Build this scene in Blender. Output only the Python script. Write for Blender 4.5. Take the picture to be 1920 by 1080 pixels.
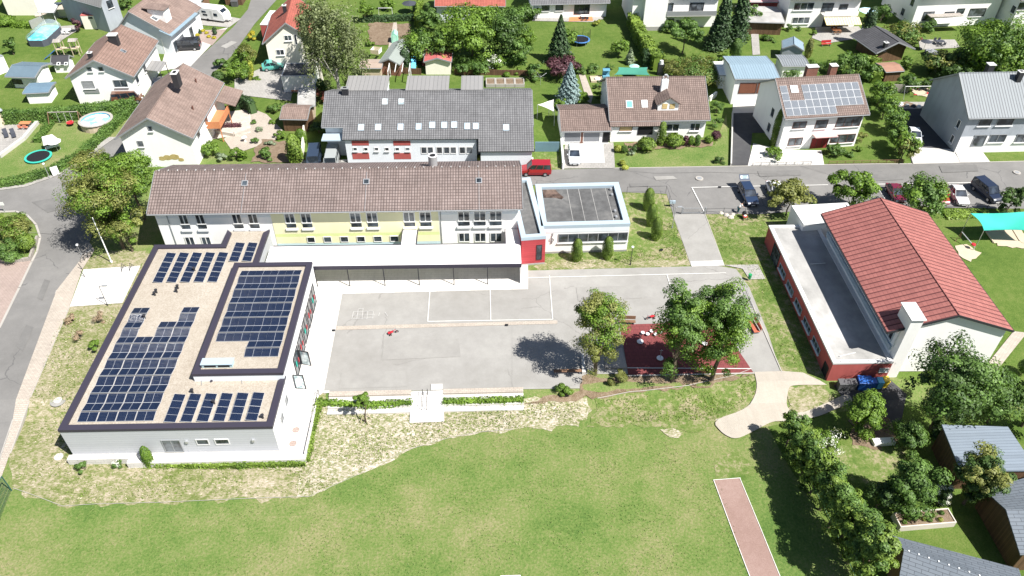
import bpy, bmesh, math, random
import numpy as np
from mathutils import Vector, Matrix
R = math.radians
scene = bpy.context.scene
for o in list(bpy.data.objects): bpy.data.objects.remove(o)
# ---------------------------------------------------------------- camera
FPX, PITCH, ROLL, YAW, CAMH = 1447.4, 0.71858, 0.00782, -0.04093, 60.0
def cam_axes():
    cp, sp = math.cos(PITCH), math.sin(PITCH)
    r0 = Vector((1, 0, 0)); w0 = Vector((0, cp, -sp)); u0 = Vector((0, sp, cp))
    cr, sr = math.cos(ROLL), math.sin(ROLL)
    r1 = cr*r0+sr*u0; u1 = -sr*r0+cr*u0
    Z = Matrix.Rotation(YAW, 3, 'Z')
    return Z@r1, Z@u1, Z@w0
CR, CU, CW = cam_axes()
CAM = Vector((0, 0, CAMH))
cd = bpy.data.cameras.new("Camera"); cam = bpy.data.objects.new("Camera", cd)
scene.collection.objects.link(cam)
cam.matrix_world = Matrix((( CR.x, CU.x, -CW.x, 0), (CR.y, CU.y, -CW.y, 0), (CR.z, CU.z, -CW.z, CAMH), (0, 0, 0, 1)))
cd.sensor_width = 36; cd.lens = 36*FPX/1920; cd.clip_start = 1; cd.clip_end = 6000
scene.camera = cam
# ---------------------------------------------------------------- light
SUN_AZ, SUN_EL = R(-34), R(54)          # direction towards the sun (azimuth from +X)
sd = Vector((math.cos(SUN_AZ)*math.cos(SUN_EL), math.sin(SUN_AZ)*math.cos(SUN_EL), math.sin(SUN_EL)))
ld = bpy.data.lights.new("Sun", 'SUN'); ld.energy = 5.0; ld.angle = R(0.5); ld.color = (1, .965, .91)
sun = bpy.data.objects.new("Sun", ld); scene.collection.objects.link(sun)
sun.location = (0, 0, 200); sun.rotation_euler = sd.to_track_quat('Z', 'Y').to_euler()
wd = bpy.data.worlds.new("World"); scene.world = wd; wd.use_nodes = True
nt = wd.node_tree; bg = nt.nodes["Background"]; sky = nt.nodes.new("ShaderNodeTexSky")
sky.sky_type = 'NISHITA'; sky.sun_disc = False; sky.sun_elevation = SUN_EL; sky.sun_rotation = R(90)-SUN_AZ
nt.links.new(sky.outputs[0], bg.inputs[0]); bg.inputs[1].default_value = 0.055
scene.view_settings.view_transform = 'Standard'; scene.view_settings.look = 'None'
scene.view_settings.exposure = 0.92; scene.view_settings.gamma = 1
scene.render.engine = 'CYCLES'
# ---------------------------------------------------------------- pixel rays -> places in the world
def ray(x, y): return CW+(x-960)/FPX*CR-(y-540)/FPX*CU
def G(x, y, z=0.0):
    d = ray(x, y); t = (z-CAMH)/d.z
    return CAM+d*t
YA0, YA1, DROP = 52.9, 50.6, -0.7       # the playing field lies 0.7 m below the school yard
def hgt(y): return 0.0 if y >= YA0 else (DROP if y <= YA1 else DROP*(YA0-y)/(YA0-YA1))
def T(x, y):
    z = 0.0
    for i in range(12): z = 0.5*z+0.5*hgt(G(x, y, z).y)
    p = G(x, y, z); p.z = hgt(p.y); return p
def PJ(p):
    d = Vector(p)-CAM; k = d.dot(CW)
    return 960+FPX*d.dot(CR)/k, 540-FPX*d.dot(CU)/k
def ppm(p): return FPX/(Vector(p)-CAM).dot(CW)
def top_z(base, ypix):
    lo, hi = 0.05, 30.0
    for i in range(40):
        m = (lo+hi)/2
        if PJ(base+Vector((0, 0, m)))[1] > ypix: lo = m
        else: hi = m
    return lo
class Fr:                                # a local frame: origin, turned about Z
    def __init__(s, O, rz=0.0): s.O = Vector(O); s.rz = rz; s.M = Matrix.Rotation(-rz, 3, 'Z')
    def loc(s, p): return s.M@(Vector(p)-s.O)
    def wor(s, p): return s.M.transposed()@Vector(p)+s.O
    def hit(s, x, y, p0, n):
        o = s.M@(CAM-s.O); d = s.M@ray(x, y); n = Vector(n)
        return o+d*((Vector(p0)-o).dot(n)/d.dot(n))
    def g(s, x, y, z=0.0): return s.loc(G(x, y, z))
# ---------------------------------------------------------------- objects
col = scene.collection
def tag(o, label=None, cat=None, group=None, kind=None):
    if label: o['label'] = label
    if cat: o['category'] = cat
    if group: o['group'] = group
    if kind: o['kind'] = kind
    return o
def thing(name, label, cat, loc=(0, 0, 0), rz=0.0, group=None):
    o = bpy.data.objects.new(name, None); col.objects.link(o); o.empty_display_size = .3
    o.location = loc; o.rotation_euler = (0, 0, rz)
    return tag(o, label, cat, group)
class MB:
    def __init__(s, fn=None): s.v = []; s.f = []; s.m = []; s.fn = fn; s.mi = 0
    def P(s, pts):
        n = len(s.v)
        for p in pts: s.v.append(s.fn(*p) if s.fn else tuple(p))
        return n
    def poly(s, pts):
        n = s.P(pts); s.f.append(tuple(range(n, n+len(pts)))); s.m.append(s.mi); return s
    def faces(s, pts, fs):
        n = s.P(pts)
        for f in fs: s.f.append(tuple(n+i for i in f)); s.m.append(s.mi)
        return s
    def box(s, x0, x1, y0, y1, z0, z1):
        return s.hexa([(x0, y0, z0), (x1, y0, z0), (x1, y1, z0), (x0, y1, z0), (x0, y0, z1), (x1, y0, z1), (x1, y1, z1), (x0, y1, z1)])
    def hexa(s, p): return s.faces(p, [(0, 3, 2, 1), (4, 5, 6, 7), (0, 1, 5, 4), (1, 2, 6, 5), (2, 3, 7, 6), (3, 0, 4, 7)])
    def prism(s, pts, z0, z1):
        n = len(pts); p = [(q[0], q[1], z0) for q in pts]+[(q[0], q[1], z1) for q in pts]
        return s.faces(p, [tuple(range(n))[::-1], tuple(range(n, 2*n))]+[(i, (i+1) % n, n+(i+1) % n, n+i) for i in range(n)])
    def tube(s, pts, r, n=6, r2=None):
        pts = [Vector(p) for p in pts]; ring = []; L = len(pts)
        for i, p in enumerate(pts):
            d = (pts[min(i+1, L-1)]-pts[max(i-1, 0)]).normalized()
            a = Vector((0, 0, 1)) if abs(d.z) < .9 else Vector((1, 0, 0))
            e1 = d.cross(a).normalized(); e2 = d.cross(e1)
            rr = r if r2 is None else r+(r2-r)*i/max(1, L-1)
            ring += [tuple(p+(e1*math.cos(6.2832*k/n)+e2*math.sin(6.2832*k/n))*rr) for k in range(n)]
        fs = [(i*n+k, i*n+(k+1) % n, (i+1)*n+(k+1) % n, (i+1)*n+k) for i in range(L-1) for k in range(n)]
        fs += [tuple(range(n))[::-1], tuple(range((L-1)*n, L*n))]
        return s.faces(ring, fs)
    def cyl(s, c, r, z0, z1, n=16, r2=None):
        return s.tube([(c[0], c[1], z0), (c[0], c[1], z1)], r, n, r2)
    def ring(s, c, ro, ri, z0, z1, n=24, sy=1.0):
        p = []
        for (r, z) in ((ro, z0), (ro, z1), (ri, z1), (ri, z0)):
            p += [(c[0]+r*math.cos(6.2832*k/n), c[1]+sy*r*math.sin(6.2832*k/n), z) for k in range(n)]
        return s.faces(p, [(a*n+k, a*n+(k+1) % n, ((a+1) % 4)*n+(k+1) % n, ((a+1) % 4)*n+k) for a in range(4) for k in range(n)])
    def lathe(s, prof, c=(0, 0), n=16):   # prof: (r, z)
        p = [(c[0]+r*math.cos(6.2832*k/n), c[1]+r*math.sin(6.2832*k/n), z) for r, z in prof for k in range(n)]
        L = len(prof)
        return s.faces(p, [(i*n+k, i*n+(k+1) % n, (i+1)*n+(k+1) % n, (i+1)*n+k) for i in range(L-1) for k in range(n)])
    def build(s, name, mats, parent=None, label=None, smooth=False, loc=None, rz=0.0, recalc=True):
        me = bpy.data.meshes.new(name); me.from_pydata(s.v, [], s.f)
        if not isinstance(mats, (list, tuple)): mats = [mats]
        for m in mats: me.materials.append(m)
        if len(mats) > 1: me.polygons.foreach_set('material_index', s.m)
        if recalc:
            bm = bmesh.new(); bm.from_mesh(me); bmesh.ops.recalc_face_normals(bm, faces=bm.faces); bm.to_mesh(me); bm.free()
        me.update(); uvs(me)
        if smooth: me.polygons.foreach_set('use_smooth', [True]*len(me.polygons))
        o = bpy.data.objects.new(name, me); col.objects.link(o)
        if parent: o.parent = parent
        if loc is not None: o.location = loc; o.rotation_euler = (0, 0, rz)
        if label: o['label'] = label
        return o
def uvs(me):                              # metric UVs: u level, v up the slope
    n = len(me.polygons)
    if not n: return
    lay = me.uv_layers.new(name='uv'); out = np.zeros((len(me.loops), 2), dtype=np.float32)
    for p in me.polygons:
        N = p.normal
        if abs(N.z) > .985: e1 = Vector((1, 0, 0)); e2 = Vector((0, 1, 0))
        else: e1 = Vector((0, 0, 1)).cross(N).normalized(); e2 = N.cross(e1)
        for li in p.loop_indices:
            c = me.vertices[me.loops[li].vertex_index].co
            out[li] = (c.dot(e1), c.dot(e2))
    lay.data.foreach_set('uv', out.ravel())
def struct(o, kind='structure'): o['kind'] = kind; return o
def copy_tree(o, parent=None):
    c = o.copy(); col.objects.link(c)
    if parent: c.parent = parent
    for ch in o.children: copy_tree(ch, c)
    return c
# ---------------------------------------------------------------- materials (procedural)
MATS = {}; GK = .70
def nodes(name):
    m = bpy.data.materials.new(name); m.use_nodes = True
    t = m.node_tree; b = t.nodes['Principled BSDF']; b.inputs['Specular IOR Level'].default_value = .3
    def N(k, **kw):
        n = t.nodes.new(k)
        for a, v in kw.items():
            if a in n.inputs: n.inputs[a].default_value = v
            else: setattr(n, a, v)
        return n
    def Lk(a, b_): t.links.new(a, b_)
    MATS[name] = m
    return m, b, N, Lk
def ramp(N, stops):
    r = N('ShaderNodeValToRGB'); e = r.color_ramp.elements
    while len(e) < len(stops): e.new(.5)
    for i, (p, c) in enumerate(stops): e[i].position = p; e[i].color = (*c, 1)
    return r
def sc(c, k): return tuple(min(1, x*k) for x in c)
def plain(name, c, rough=.8, var=.12, scale=.6, bump=0.0, fine=9.0, metal=0.0, spec=None, coat=0):
    if name in MATS: return MATS[name]
    m, b, N, Lk = nodes(name)
    tc = N('ShaderNodeTexCoord')
    n1 = N('ShaderNodeTexNoise', Scale=scale, Detail=5.0, Roughness=.6); Lk(tc.outputs['Object'], n1.inputs['Vector'])
    n2 = N('ShaderNodeTexNoise', Scale=fine, Detail=4.0, Roughness=.7); Lk(tc.outputs['Object'], n2.inputs['Vector'])
    a = N('ShaderNodeMath', operation='ADD'); Lk(n1.outputs[0], a.inputs[0]); Lk(n2.outputs[0], a.inputs[1])
    mr = N('ShaderNodeMapRange'); mr.inputs[1].default_value = .65; mr.inputs[2].default_value = 1.35
    Lk(a.outputs[0], mr.inputs[0])
    r = ramp(N, [(0, sc(c, 1-var)), (1, sc(c, 1+var))]); Lk(mr.outputs[0], r.inputs[0]); Lk(r.outputs[0], b.inputs['Base Color'])
    b.inputs['Roughness'].default_value = rough; b.inputs['Metallic'].default_value = metal
    if spec is not None: b.inputs['Specular IOR Level'].default_value = spec
    if coat: b.inputs['Coat Weight'].default_value = coat; b.inputs['Coat Roughness'].default_value = .05
    if bump:
        bp = N('ShaderNodeBump', Strength=bump, Distance=.05); Lk(n2.outputs[0], bp.inputs['Height']); Lk(bp.outputs[0], b.inputs['Normal'])
    return m
def tiles(name, c1, c2, gap, w=.3, h=.36, rough=.75, ribs=True, stain=.25, mortar=.035, seam=None):
    if name in MATS: return MATS[name]
    if max(c1) < .56: c1, c2, gap = sc(c1, .82), sc(c2, .82), sc(gap, .82)
    m, b, N, Lk = nodes(name)
    uv = N('ShaderNodeUVMap', uv_map='uv')
    br = N('ShaderNodeTexBrick', offset=0.0 if ribs else .5, Scale=1.0); br.inputs['Color1'].default_value = (*c1, 1); br.inputs['Color2'].default_value = (*c2, 1)
    br.inputs['Mortar'].default_value = (*gap, 1); br.inputs['Mortar Size'].default_value = mortar; br.inputs['Mortar Smooth'].default_value = .4
    br.inputs['Brick Width'].default_value = w; br.inputs['Row Height'].default_value = h; br.inputs['Bias'].default_value = 0
    Lk(uv.outputs[0], br.inputs['Vector'])
    n1 = N('ShaderNodeTexNoise', Scale=.35, Detail=6.0, Roughness=.65); Lk(uv.outputs[0], n1.inputs['Vector'])
    mp_ = N('ShaderNodeMapping'); mp_.inputs['Scale'].default_value = (1.6, .16, 1); Lk(uv.outputs[0], mp_.inputs[0])
    n2 = N('ShaderNodeTexNoise', Scale=1.0, Detail=6.0, Roughness=.75); Lk(mp_.outputs[0], n2.inputs['Vector'])
    ad = N('ShaderNodeMath', operation='ADD'); Lk(n1.outputs[0], ad.inputs[0]); Lk(n2.outputs[0], ad.inputs[1])
    mr = N('ShaderNodeMapRange'); mr.inputs[1].default_value = .7; mr.inputs[2].default_value = 1.3; mr.inputs[3].default_value = 1-stain; mr.inputs[4].default_value = 1+stain
    Lk(ad.outputs[0], mr.inputs[0])
    mx = N('ShaderNodeMix', data_type='RGBA', blend_type='MULTIPLY'); mx.inputs[0].default_value = 1
    src = br.outputs['Color']
    if seam:
        sx = N('ShaderNodeSeparateXYZ'); Lk(uv.outputs[0], sx.inputs[0]); dv = N('ShaderNodeMath', operation='DIVIDE'); dv.inputs[1].default_value = w; Lk(sx.outputs[0], dv.inputs[0])
        fr = N('ShaderNodeMath', operation='FRACT'); Lk(dv.outputs[0], fr.inputs[0]); gt = N('ShaderNodeMath', operation='GREATER_THAN'); gt.inputs[1].default_value = .80; Lk(fr.outputs[0], gt.inputs[0])
        ms = N('ShaderNodeMix', data_type='RGBA'); Lk(gt.outputs[0], ms.inputs[0]); Lk(src, ms.inputs[6]); ms.inputs[7].default_value = (*seam, 1); src = ms.outputs[2]
    Lk(src, mx.inputs[6]); Lk(mr.outputs[0], mx.inputs[7]); Lk(mx.outputs[2], b.inputs['Base Color'])
    wv = N('ShaderNodeTexWave', wave_type='BANDS', bands_direction='X', wave_profile='SIN', Scale=1.0/(w*20)*6.2832 if ribs else 0.0); Lk(uv.outputs[0], wv.inputs['Vector'])
    su = N('ShaderNodeMath', operation='SUBTRACT'); Lk(wv.outputs['Fac'], su.inputs[0]); Lk(br.outputs['Fac'], su.inputs[1])
    bp = N('ShaderNodeBump', Strength=.5, Distance=.04); Lk(su.outputs[0], bp.inputs['Height']); Lk(bp.outputs[0], b.inputs['Normal'])
    b.inputs['Roughness'].default_value = rough
    return m
def wallmat(name, c, dirt=.10):
    if name in MATS: return MATS[name]
    m, b, N, Lk = nodes(name)
    uv = N('ShaderNodeUVMap', uv_map='uv'); mp = N('ShaderNodeMapping'); mp.inputs['Scale'].default_value = (1.3, .18, 1); Lk(uv.outputs[0], mp.inputs[0])
    n1 = N('ShaderNodeTexNoise', Scale=1.0, Detail=7.0, Roughness=.7); Lk(mp.outputs[0], n1.inputs['Vector'])
    n2 = N('ShaderNodeTexNoise', Scale=.35, Detail=4.0); Lk(uv.outputs[0], n2.inputs['Vector'])
    a = N('ShaderNodeMath', operation='MULTIPLY'); Lk(n1.outputs[0], a.inputs[0]); Lk(n2.outputs[0], a.inputs[1])
    r = ramp(N, [(.12, sc(c, 1-dirt*1.6)), (.24, sc(c, 1-dirt*.5)), (.34, c)]); Lk(a.outputs[0], r.inputs[0]); Lk(r.outputs[0], b.inputs['Base Color'])
    b.inputs['Roughness'].default_value = .9
    n3 = N('ShaderNodeTexNoise', Scale=14.0, Detail=3.0); Lk(uv.outputs[0], n3.inputs['Vector']); bp = N('ShaderNodeBump', Strength=.1, Distance=.02); Lk(n3.outputs[0], bp.inputs['Height']); Lk(bp.outputs[0], b.inputs['Normal'])
    return m
def stripes(name, c1, c2, pitch, axis='X', duty=.88, rough=.6, var=.1, bump=.5, dist=.04, metal=0.0):
    """boards or standing seams: line every pitch metres across the chosen UV axis"""
    if name in MATS: return MATS[name]
    m, b, N, Lk = nodes(name)
    uv = N('ShaderNodeUVMap', uv_map='uv'); sx = N('ShaderNodeSeparateXYZ'); Lk(uv.outputs[0], sx.inputs[0])
    d = N('ShaderNodeMath', operation='DIVIDE'); d.inputs[1].default_value = pitch; Lk(sx.outputs[0 if axis == 'X' else 1], d.inputs[0])
    fr = N('ShaderNodeMath', operation='FRACT'); Lk(d.outputs[0], fr.inputs[0])
    gt = N('ShaderNodeMath', operation='GREATER_THAN'); gt.inputs[1].default_value = duty; Lk(fr.outputs[0], gt.inputs[0])
    fl = N('ShaderNodeMath', operation='FLOOR'); Lk(d.outputs[0], fl.inputs[0])
    wn = N('ShaderNodeTexWhiteNoise', noise_dimensions='1D'); Lk(fl.outputs[0], wn.inputs['W'])
    ns = N('ShaderNodeTexNoise', Scale=1.2, Detail=5.0); Lk(uv.outputs[0], ns.inputs['Vector'])
    ad = N('ShaderNodeMath', operation='ADD'); Lk(wn.outputs[0], ad.inputs[0]); Lk(ns.outputs[0], ad.inputs[1])
    mr = N('ShaderNodeMapRange'); mr.inputs[2].default_value = 1.6; mr.inputs[1].default_value = .3; mr.inputs[3].default_value = 1-var; mr.inputs[4].default_value = 1+var
    Lk(ad.outputs[0], mr.inputs[0])
    mx = N('ShaderNodeMix', data_type='RGBA'); mx.inputs[6].default_value = (*c1, 1); mx.inputs[7].default_value = (*c2, 1); Lk(gt.outputs[0], mx.inputs[0])
    mu = N('ShaderNodeMix', data_type='RGBA', blend_type='MULTIPLY'); mu.inputs[0].default_value = 1; Lk(mx.outputs[2], mu.inputs[6]); Lk(mr.outputs[0], mu.inputs[7])
    Lk(mu.outputs[2], b.inputs['Base Color']); b.inputs['Roughness'].default_value = rough; b.inputs['Metallic'].default_value = metal
    bp = N('ShaderNodeBump', Strength=bump, Distance=dist); bp.invert = True; Lk(gt.outputs[0], bp.inputs['Height']); Lk(bp.outputs[0], b.inputs['Normal'])
    return m
def ground_mix(name, stops, s1=.12, s2=1.6, s3=14.0, w=(.5, .35, .3), rough=.95, bump=.6, dist=.06, cracks=None, stretch=None):
    """several noises summed through a colour ramp"""
    if name in MATS: return MATS[name]
    m, b, N, Lk = nodes(name)
    tc = N('ShaderNodeTexCoord'); src = tc.outputs['Object']
    if stretch:
        mp = N('ShaderNodeMapping'); mp.inputs['Scale'].default_value = stretch[:3]; mp.inputs['Rotation'].default_value = (0, 0, stretch[3]); Lk(src, mp.inputs[0]); src3 = mp.outputs[0]
    else: src3 = src
    tot = None
    for s_, w_, sr, rg in ((s1, w[0], src, .55), (s2, w[1], src, .65), (s3, w[2], src3, .75)):
        n = N('ShaderNodeTexNoise', Scale=s_, Detail=6.0, Roughness=rg); Lk(sr, n.inputs['Vector'])
        mu = N('ShaderNodeMath', operation='MULTIPLY_ADD'); mu.inputs[1].default_value = w_; Lk(n.outputs[0], mu.inputs[0])
        if tot is None: mu.inputs[2].default_value = .5-.5*sum(w)
        else: Lk(tot, mu.inputs[2])
        tot = mu.outputs[0]; last = n
    r = ramp(N, [(a_, sc(c_, GK)) for a_, c_ in stops]); Lk(tot, r.inputs[0]); out = r.outputs[0]
    if cracks:
        vo = N('ShaderNodeTexVoronoi', feature='DISTANCE_TO_EDGE', Scale=cracks[0])
        nd = N('ShaderNodeTexNoise', Scale=.8, Detail=4.0); Lk(src, nd.inputs['Vector'])
        va = N('ShaderNodeVectorMath', operation='MULTIPLY_ADD'); Lk(nd.outputs['Color'], va.inputs[0]); va.inputs[1].default_value = (1.2, 1.2, 0); Lk(src, va.inputs[2])
        Lk(va.outputs[0], vo.inputs['Vector'])
        lt = N('ShaderNodeMath', operation='LESS_THAN'); lt.inputs[1].default_value = cracks[1]; Lk(vo.outputs['Distance'], lt.inputs[0])
        mk = N('ShaderNodeTexNoise', Scale=.09, Detail=2.0); Lk(src, mk.inputs['Vector'])
        g2 = N('ShaderNodeMath', operation='GREATER_THAN'); g2.inputs[1].default_value = .53; Lk(mk.outputs[0], g2.inputs[0])
        mm = N('ShaderNodeMath', operation='MULTIPLY'); Lk(lt.outputs[0], mm.inputs[0]); Lk(g2.outputs[0], mm.inputs[1])
        m2 = N('ShaderNodeMath', operation='MULTIPLY'); Lk(mm.outputs[0], m2.inputs[0]); m2.inputs[1].default_value = .6
        mx = N('ShaderNodeMix', data_type='RGBA'); Lk(m2.outputs[0], mx.inputs[0]); Lk(out, mx.inputs[6]); mx.inputs[7].default_value = (*cracks[2], 1); out = mx.outputs[2]
    Lk(out, b.inputs['Base Color']); b.inputs['Roughness'].default_value = rough; b.inputs['Specular IOR Level'].default_value = .12
    if bump:
        bp = N('ShaderNodeBump', Strength=bump, Distance=dist); Lk(last.outputs[0], bp.inputs['Height']); Lk(bp.outputs[0], b.inputs['Normal'])
    return m
def pavers(name, c1, c2, gap, w, h, rough=.85):
    return tiles(name, c1, c2, gap, w, h, rough, ribs=False, stain=.12, mortar=.02)
def glass(name, c=(.02, .025, .03), rough=.06, spec=.6, curtains=0.0):
    if name in MATS: return MATS[name]
    m, b, N, Lk = nodes(name)
    tc = N('ShaderNodeTexCoord'); n = N('ShaderNodeTexNoise', Scale=.9, Detail=3.0); Lk(tc.outputs['Object'], n.inputs['Vector'])
    r = ramp(N, [(.42, c), (.62, sc(c, 3.5+curtains))]); Lk(n.outputs[0], r.inputs[0]); Lk(r.outputs[0], b.inputs['Base Color'])  # mottled base colour imitates uneven reflections; curtains lightens it further
    b.inputs['Roughness'].default_value = rough; b.inputs['Specular IOR Level'].default_value = spec
    return m
def leafmat(name, c1, c2, trans=.25, rough=.55):
    if name in MATS: return MATS[name]
    m, b, N, Lk = nodes(name)
    ge = N('ShaderNodeNewGeometry'); tc = N('ShaderNodeTexCoord')
    n = N('ShaderNodeTexNoise', Scale=.55, Detail=3.0); Lk(tc.outputs['Object'], n.inputs['Vector'])
    ma = N('ShaderNodeMath', operation='MULTIPLY_ADD'); Lk(ge.outputs['Random Per Island'], ma.inputs[0]); ma.inputs[1].default_value = .55
    mb = N('ShaderNodeMath', operation='MULTIPLY_ADD'); Lk(n.outputs[0], mb.inputs[0]); mb.inputs[1].default_value = 1.4; mb.inputs[2].default_value = -.5; Lk(mb.outputs[0], ma.inputs[2])
    r = ramp(N, [(0, c1), (1, c2)]); Lk(ma.outputs[0], r.inputs[0]); Lk(r.outputs[0], b.inputs['Base Color'])
    b.inputs['Roughness'].default_value = rough; b.inputs['Specular IOR Level'].default_value = .35
    tr = N('ShaderNodeBsdfTranslucent'); hs = N('ShaderNodeMix', data_type='RGBA', blend_type='MULTIPLY'); hs.inputs[0].default_value = 1; hs.inputs[7].default_value = (1.5, 1.6, .5, 1)
    Lk(r.outputs[0], hs.inputs[6]); Lk(hs.outputs[2], tr.inputs[0])
    mx = N('ShaderNodeMixShader'); mx.inputs[0].default_value = trans; Lk(b.outputs[0], mx.inputs[1]); Lk(tr.outputs[0], mx.inputs[2])
    out = [q for q in m.node_tree.nodes if q.type == 'OUTPUT_MATERIAL'][0]; Lk(mx.outputs[0], out.inputs[0])
    return m
# ---------------------------------------------------------------- colours and surfaces
M = MATS
grass_f = ground_mix('grass_field', [(.2, (.095, .18, .04)), (.42, (.165, .25, .062)), (.58, (.24, .28, .10)), (.80, (.37, .335, .18))], .10, .5, 4.5, (1.0, .5, 1.2), bump=.9, dist=.08)
grass_g = ground_mix('grass_garden', [(.25, (.075, .14, .025)), (.5, (.13, .205, .04)), (.75, (.21, .25, .075))], .12, 1.1, 6.0, (.6, .6, 1.0), bump=.9, dist=.08)
grass_d = ground_mix('grass_patchy', [(.3, (.10, .18, .035)), (.5, (.19, .25, .07)), (.62, (.36, .33, .19)), (.8, (.48, .40, .28))], .25, 1.4, 5.0, (.7, .8, .7), bump=.8, dist=.06)
straw = ground_mix('straw_grass', [(.24, (.15, .20, .05)), (.42, (.25, .27, .11)), (.56, (.40, .36, .23)), (.72, (.54, .47, .36)), (.88, (.75, .67, .57))], .2, 1.3, 3.4, (.55, .8, 1.4), bump=.7, dist=.06, stretch=(1, 1.9, 1, .5))
straw_new = ground_mix('straw_mulched', [(.26, (.17, .22, .06)), (.42, (.30, .31, .15)), (.56, (.52, .46, .35)), (.80, (.84, .76, .67))], .2, 1.6, 3.6, (.4, .7, 1.6), bump=.7, dist=.06, stretch=(1, 1.7, 1, .9))
mulch = ground_mix('bark_mulch', [(.3, (.14, .10, .06)), (.5, (.27, .20, .13)), (.75, (.42, .34, .25))], .4, 2.5, 9.0, (.4, .6, 1.0), bump=1, dist=.06)
soil = ground_mix('garden_soil', [(.3, (.16, .11, .07)), (.5, (.27, .20, .14)), (.75, (.38, .30, .22))], .4, 2.0, 9.0, (.4, .6, .9), bump=1, dist=.05)
asph = ground_mix('asphalt_road', [(.25, (.205, .20, .192)), (.5, (.26, .253, .243)), (.75, (.33, .32, .305))], .07, .5, 7.0, (.8, .5, .35), rough=.9, bump=.25, dist=.02, cracks=(.13, .006, (.09, .09, .09)))
asph_y = ground_mix('asphalt_yard', [(.25, (.34, .328, .305)), (.5, (.395, .383, .36)), (.75, (.46, .448, .42))], .08, .6, 7.0, (1.1, .7, .35), rough=.9, bump=.2, dist=.02, cracks=(.10, .004, (.2, .19, .18)))
asph_p = ground_mix('asphalt_patch', [(.25, (.18, .176, .17)), (.5, (.225, .22, .212)), (.75, (.28, .272, .26))], .3, .9, 7.0, (.6, .5, .4), bump=.2, dist=.02)
asph_q = ground_mix('asphalt_worn', [(.25, (.335, .323, .303)), (.5, (.385, .373, .35)), (.75, (.44, .43, .40))], .3, .9, 7.0, (.7, .6, .4), bump=.2, dist=.02)
asph_dk = ground_mix('asphalt_driveway', [(.25, (.075, .075, .08)), (.5, (.10, .10, .105)), (.75, (.13, .13, .13))], .2, 1.2, 9.0, (.6, .5, .4), bump=.2, dist=.02)
conc = ground_mix('concrete_paving', [(.25, (.58, .56, .53)), (.5, (.68, .66, .62)), (.75, (.78, .76, .72))], .2, 1.2, 8.0, (.6, .5, .3), bump=.2, dist=.02)
gravel_lt = ground_mix('gravel_roofing', [(.2, (.33, .28, .22)), (.45, (.48, .42, .345)), (.6, (.56, .50, .42)), (.85, (.72, .67, .60))], .15, 1.5, 8.0, (.4, .3, 1.3), bump=.8, dist=.04)
gravel = ground_mix('gravel_garden', [(.25, (.30, .26, .22)), (.5, (.44, .39, .33)), (.8, (.62, .57, .50))], .3, 2, 9.0, (.4, .5, 1.1), bump=.8, dist=.04)
pv_lt = pavers('paving_pale', (.60, .58, .55), (.56, .54, .51), (.46, .44, .42), .8, .4)
pv_tan = pavers('paving_tan', (.52, .46, .39), (.46, .40, .34), (.34, .30, .26), .4, .2)
pv_gy = pavers('paving_grey', (.42, .40, .375), (.37, .355, .33), (.27, .26, .25), .5, .5)
pv_rd = pavers('paving_reddish', (.42, .33, .29), (.38, .30, .26), (.28, .22, .2), .4, .2)
pv_path = pavers('paving_path', (.53, .48, .41), (.49, .44, .37), (.47, .42, .355), .2, .1)
rubber = pavers('rubber_red', (.235, .062, .062), (.21, .055, .055), (.14, .04, .04), .5, .5)
track = ground_mix('track_pink', [(.25, (.30, .195, .165)), (.5, (.37, .25, .215)), (.8, (.47, .34, .30))], .3, 2, 9.0, (.5, .4, .9), bump=.3, dist=.02)
white_paint = plain('line_white', (.62, .61, .58), var=.12, fine=3)
chalk = plain('chalk', (.50, .49, .47), var=.1)
edging = plain('edging_stone', (.36, .34, .31), var=.12)
sand = plain('sand', (.46, .39, .29), var=.12, bump=.4)
# walls
w_white = wallmat('render_white', (.88, .87, .85), .045)
w_cream = wallmat('render_cream', (.84, .80, .70), .045)
w_yel = wallmat('render_yellow', (.80, .76, .50), .045)
w_yel2 = plain('render_lime', (.66, .72, .33), var=.03)
w_blu = plain('render_paleblue', (.52, .66, .72), var=.03)
w_bluegrey = wallmat('render_bluegrey', (.36, .39, .43), 0.14)
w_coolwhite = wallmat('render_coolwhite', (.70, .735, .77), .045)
w_tan = wallmat('render_tan', (.60, .50, .39), 0.1)
w_red = wallmat('render_red', (.42, .10, .09), 0.16)
clad_red = stripes('cladding_red', (.40, .055, .065), (.20, .03, .035), .30, 'Y', .93, bump=.6)
clad_white = stripes('cladding_grey', (.44, .45, .48), (.30, .31, .34), .32, 'Y', .93, var=.03, bump=.4)
plinth = plain('plinth_grey', (.33, .32, .31), var=.1)
brick_red = tiles('brick_red', (.30, .12, .08), (.24, .09, .06), (.30, .26, .22), .24, .08, ribs=False, mortar=.01)
# roofs
t_brown = tiles('tiles_brown', (.26, .195, .17), (.21, .155, .135), (.10, .07, .06), .30, .36, mortar=.04)
t_school = tiles('tiles_school', (.27, .215, .20), (.225, .175, .16), (.10, .075, .07), .33, .42, mortar=.05)
t_pale = tiles('tiles_pale_brown', (.29, .215, .185), (.24, .175, .15), (.17, .12, .10), .30, .36, stain=.3, mortar=.025)
t_warm = tiles('tiles_warm_brown', (.30, .20, .165), (.26, .17, .14), (.13, .09, .07), .40, .42)
t_grey = tiles('tiles_grey', (.20, .20, .205), (.17, .17, .175), (.06, .06, .065), .33, .40)
t_dkgrey = tiles('tiles_dark_grey', (.10, .10, .108), (.085, .085, .092), (.05, .05, .055), .50, .36)
t_red = tiles('tiles_red', (.39, .15, .13), (.335, .125, .11), (.28, .10, .09), .70, .40, stain=.14, mortar=.025, seam=(.10, .03, .03))
t_red2 = tiles('tiles_house_red', (.46, .14, .10), (.38, .11, .08), (.25, .07, .06), .30, .36)
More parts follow.
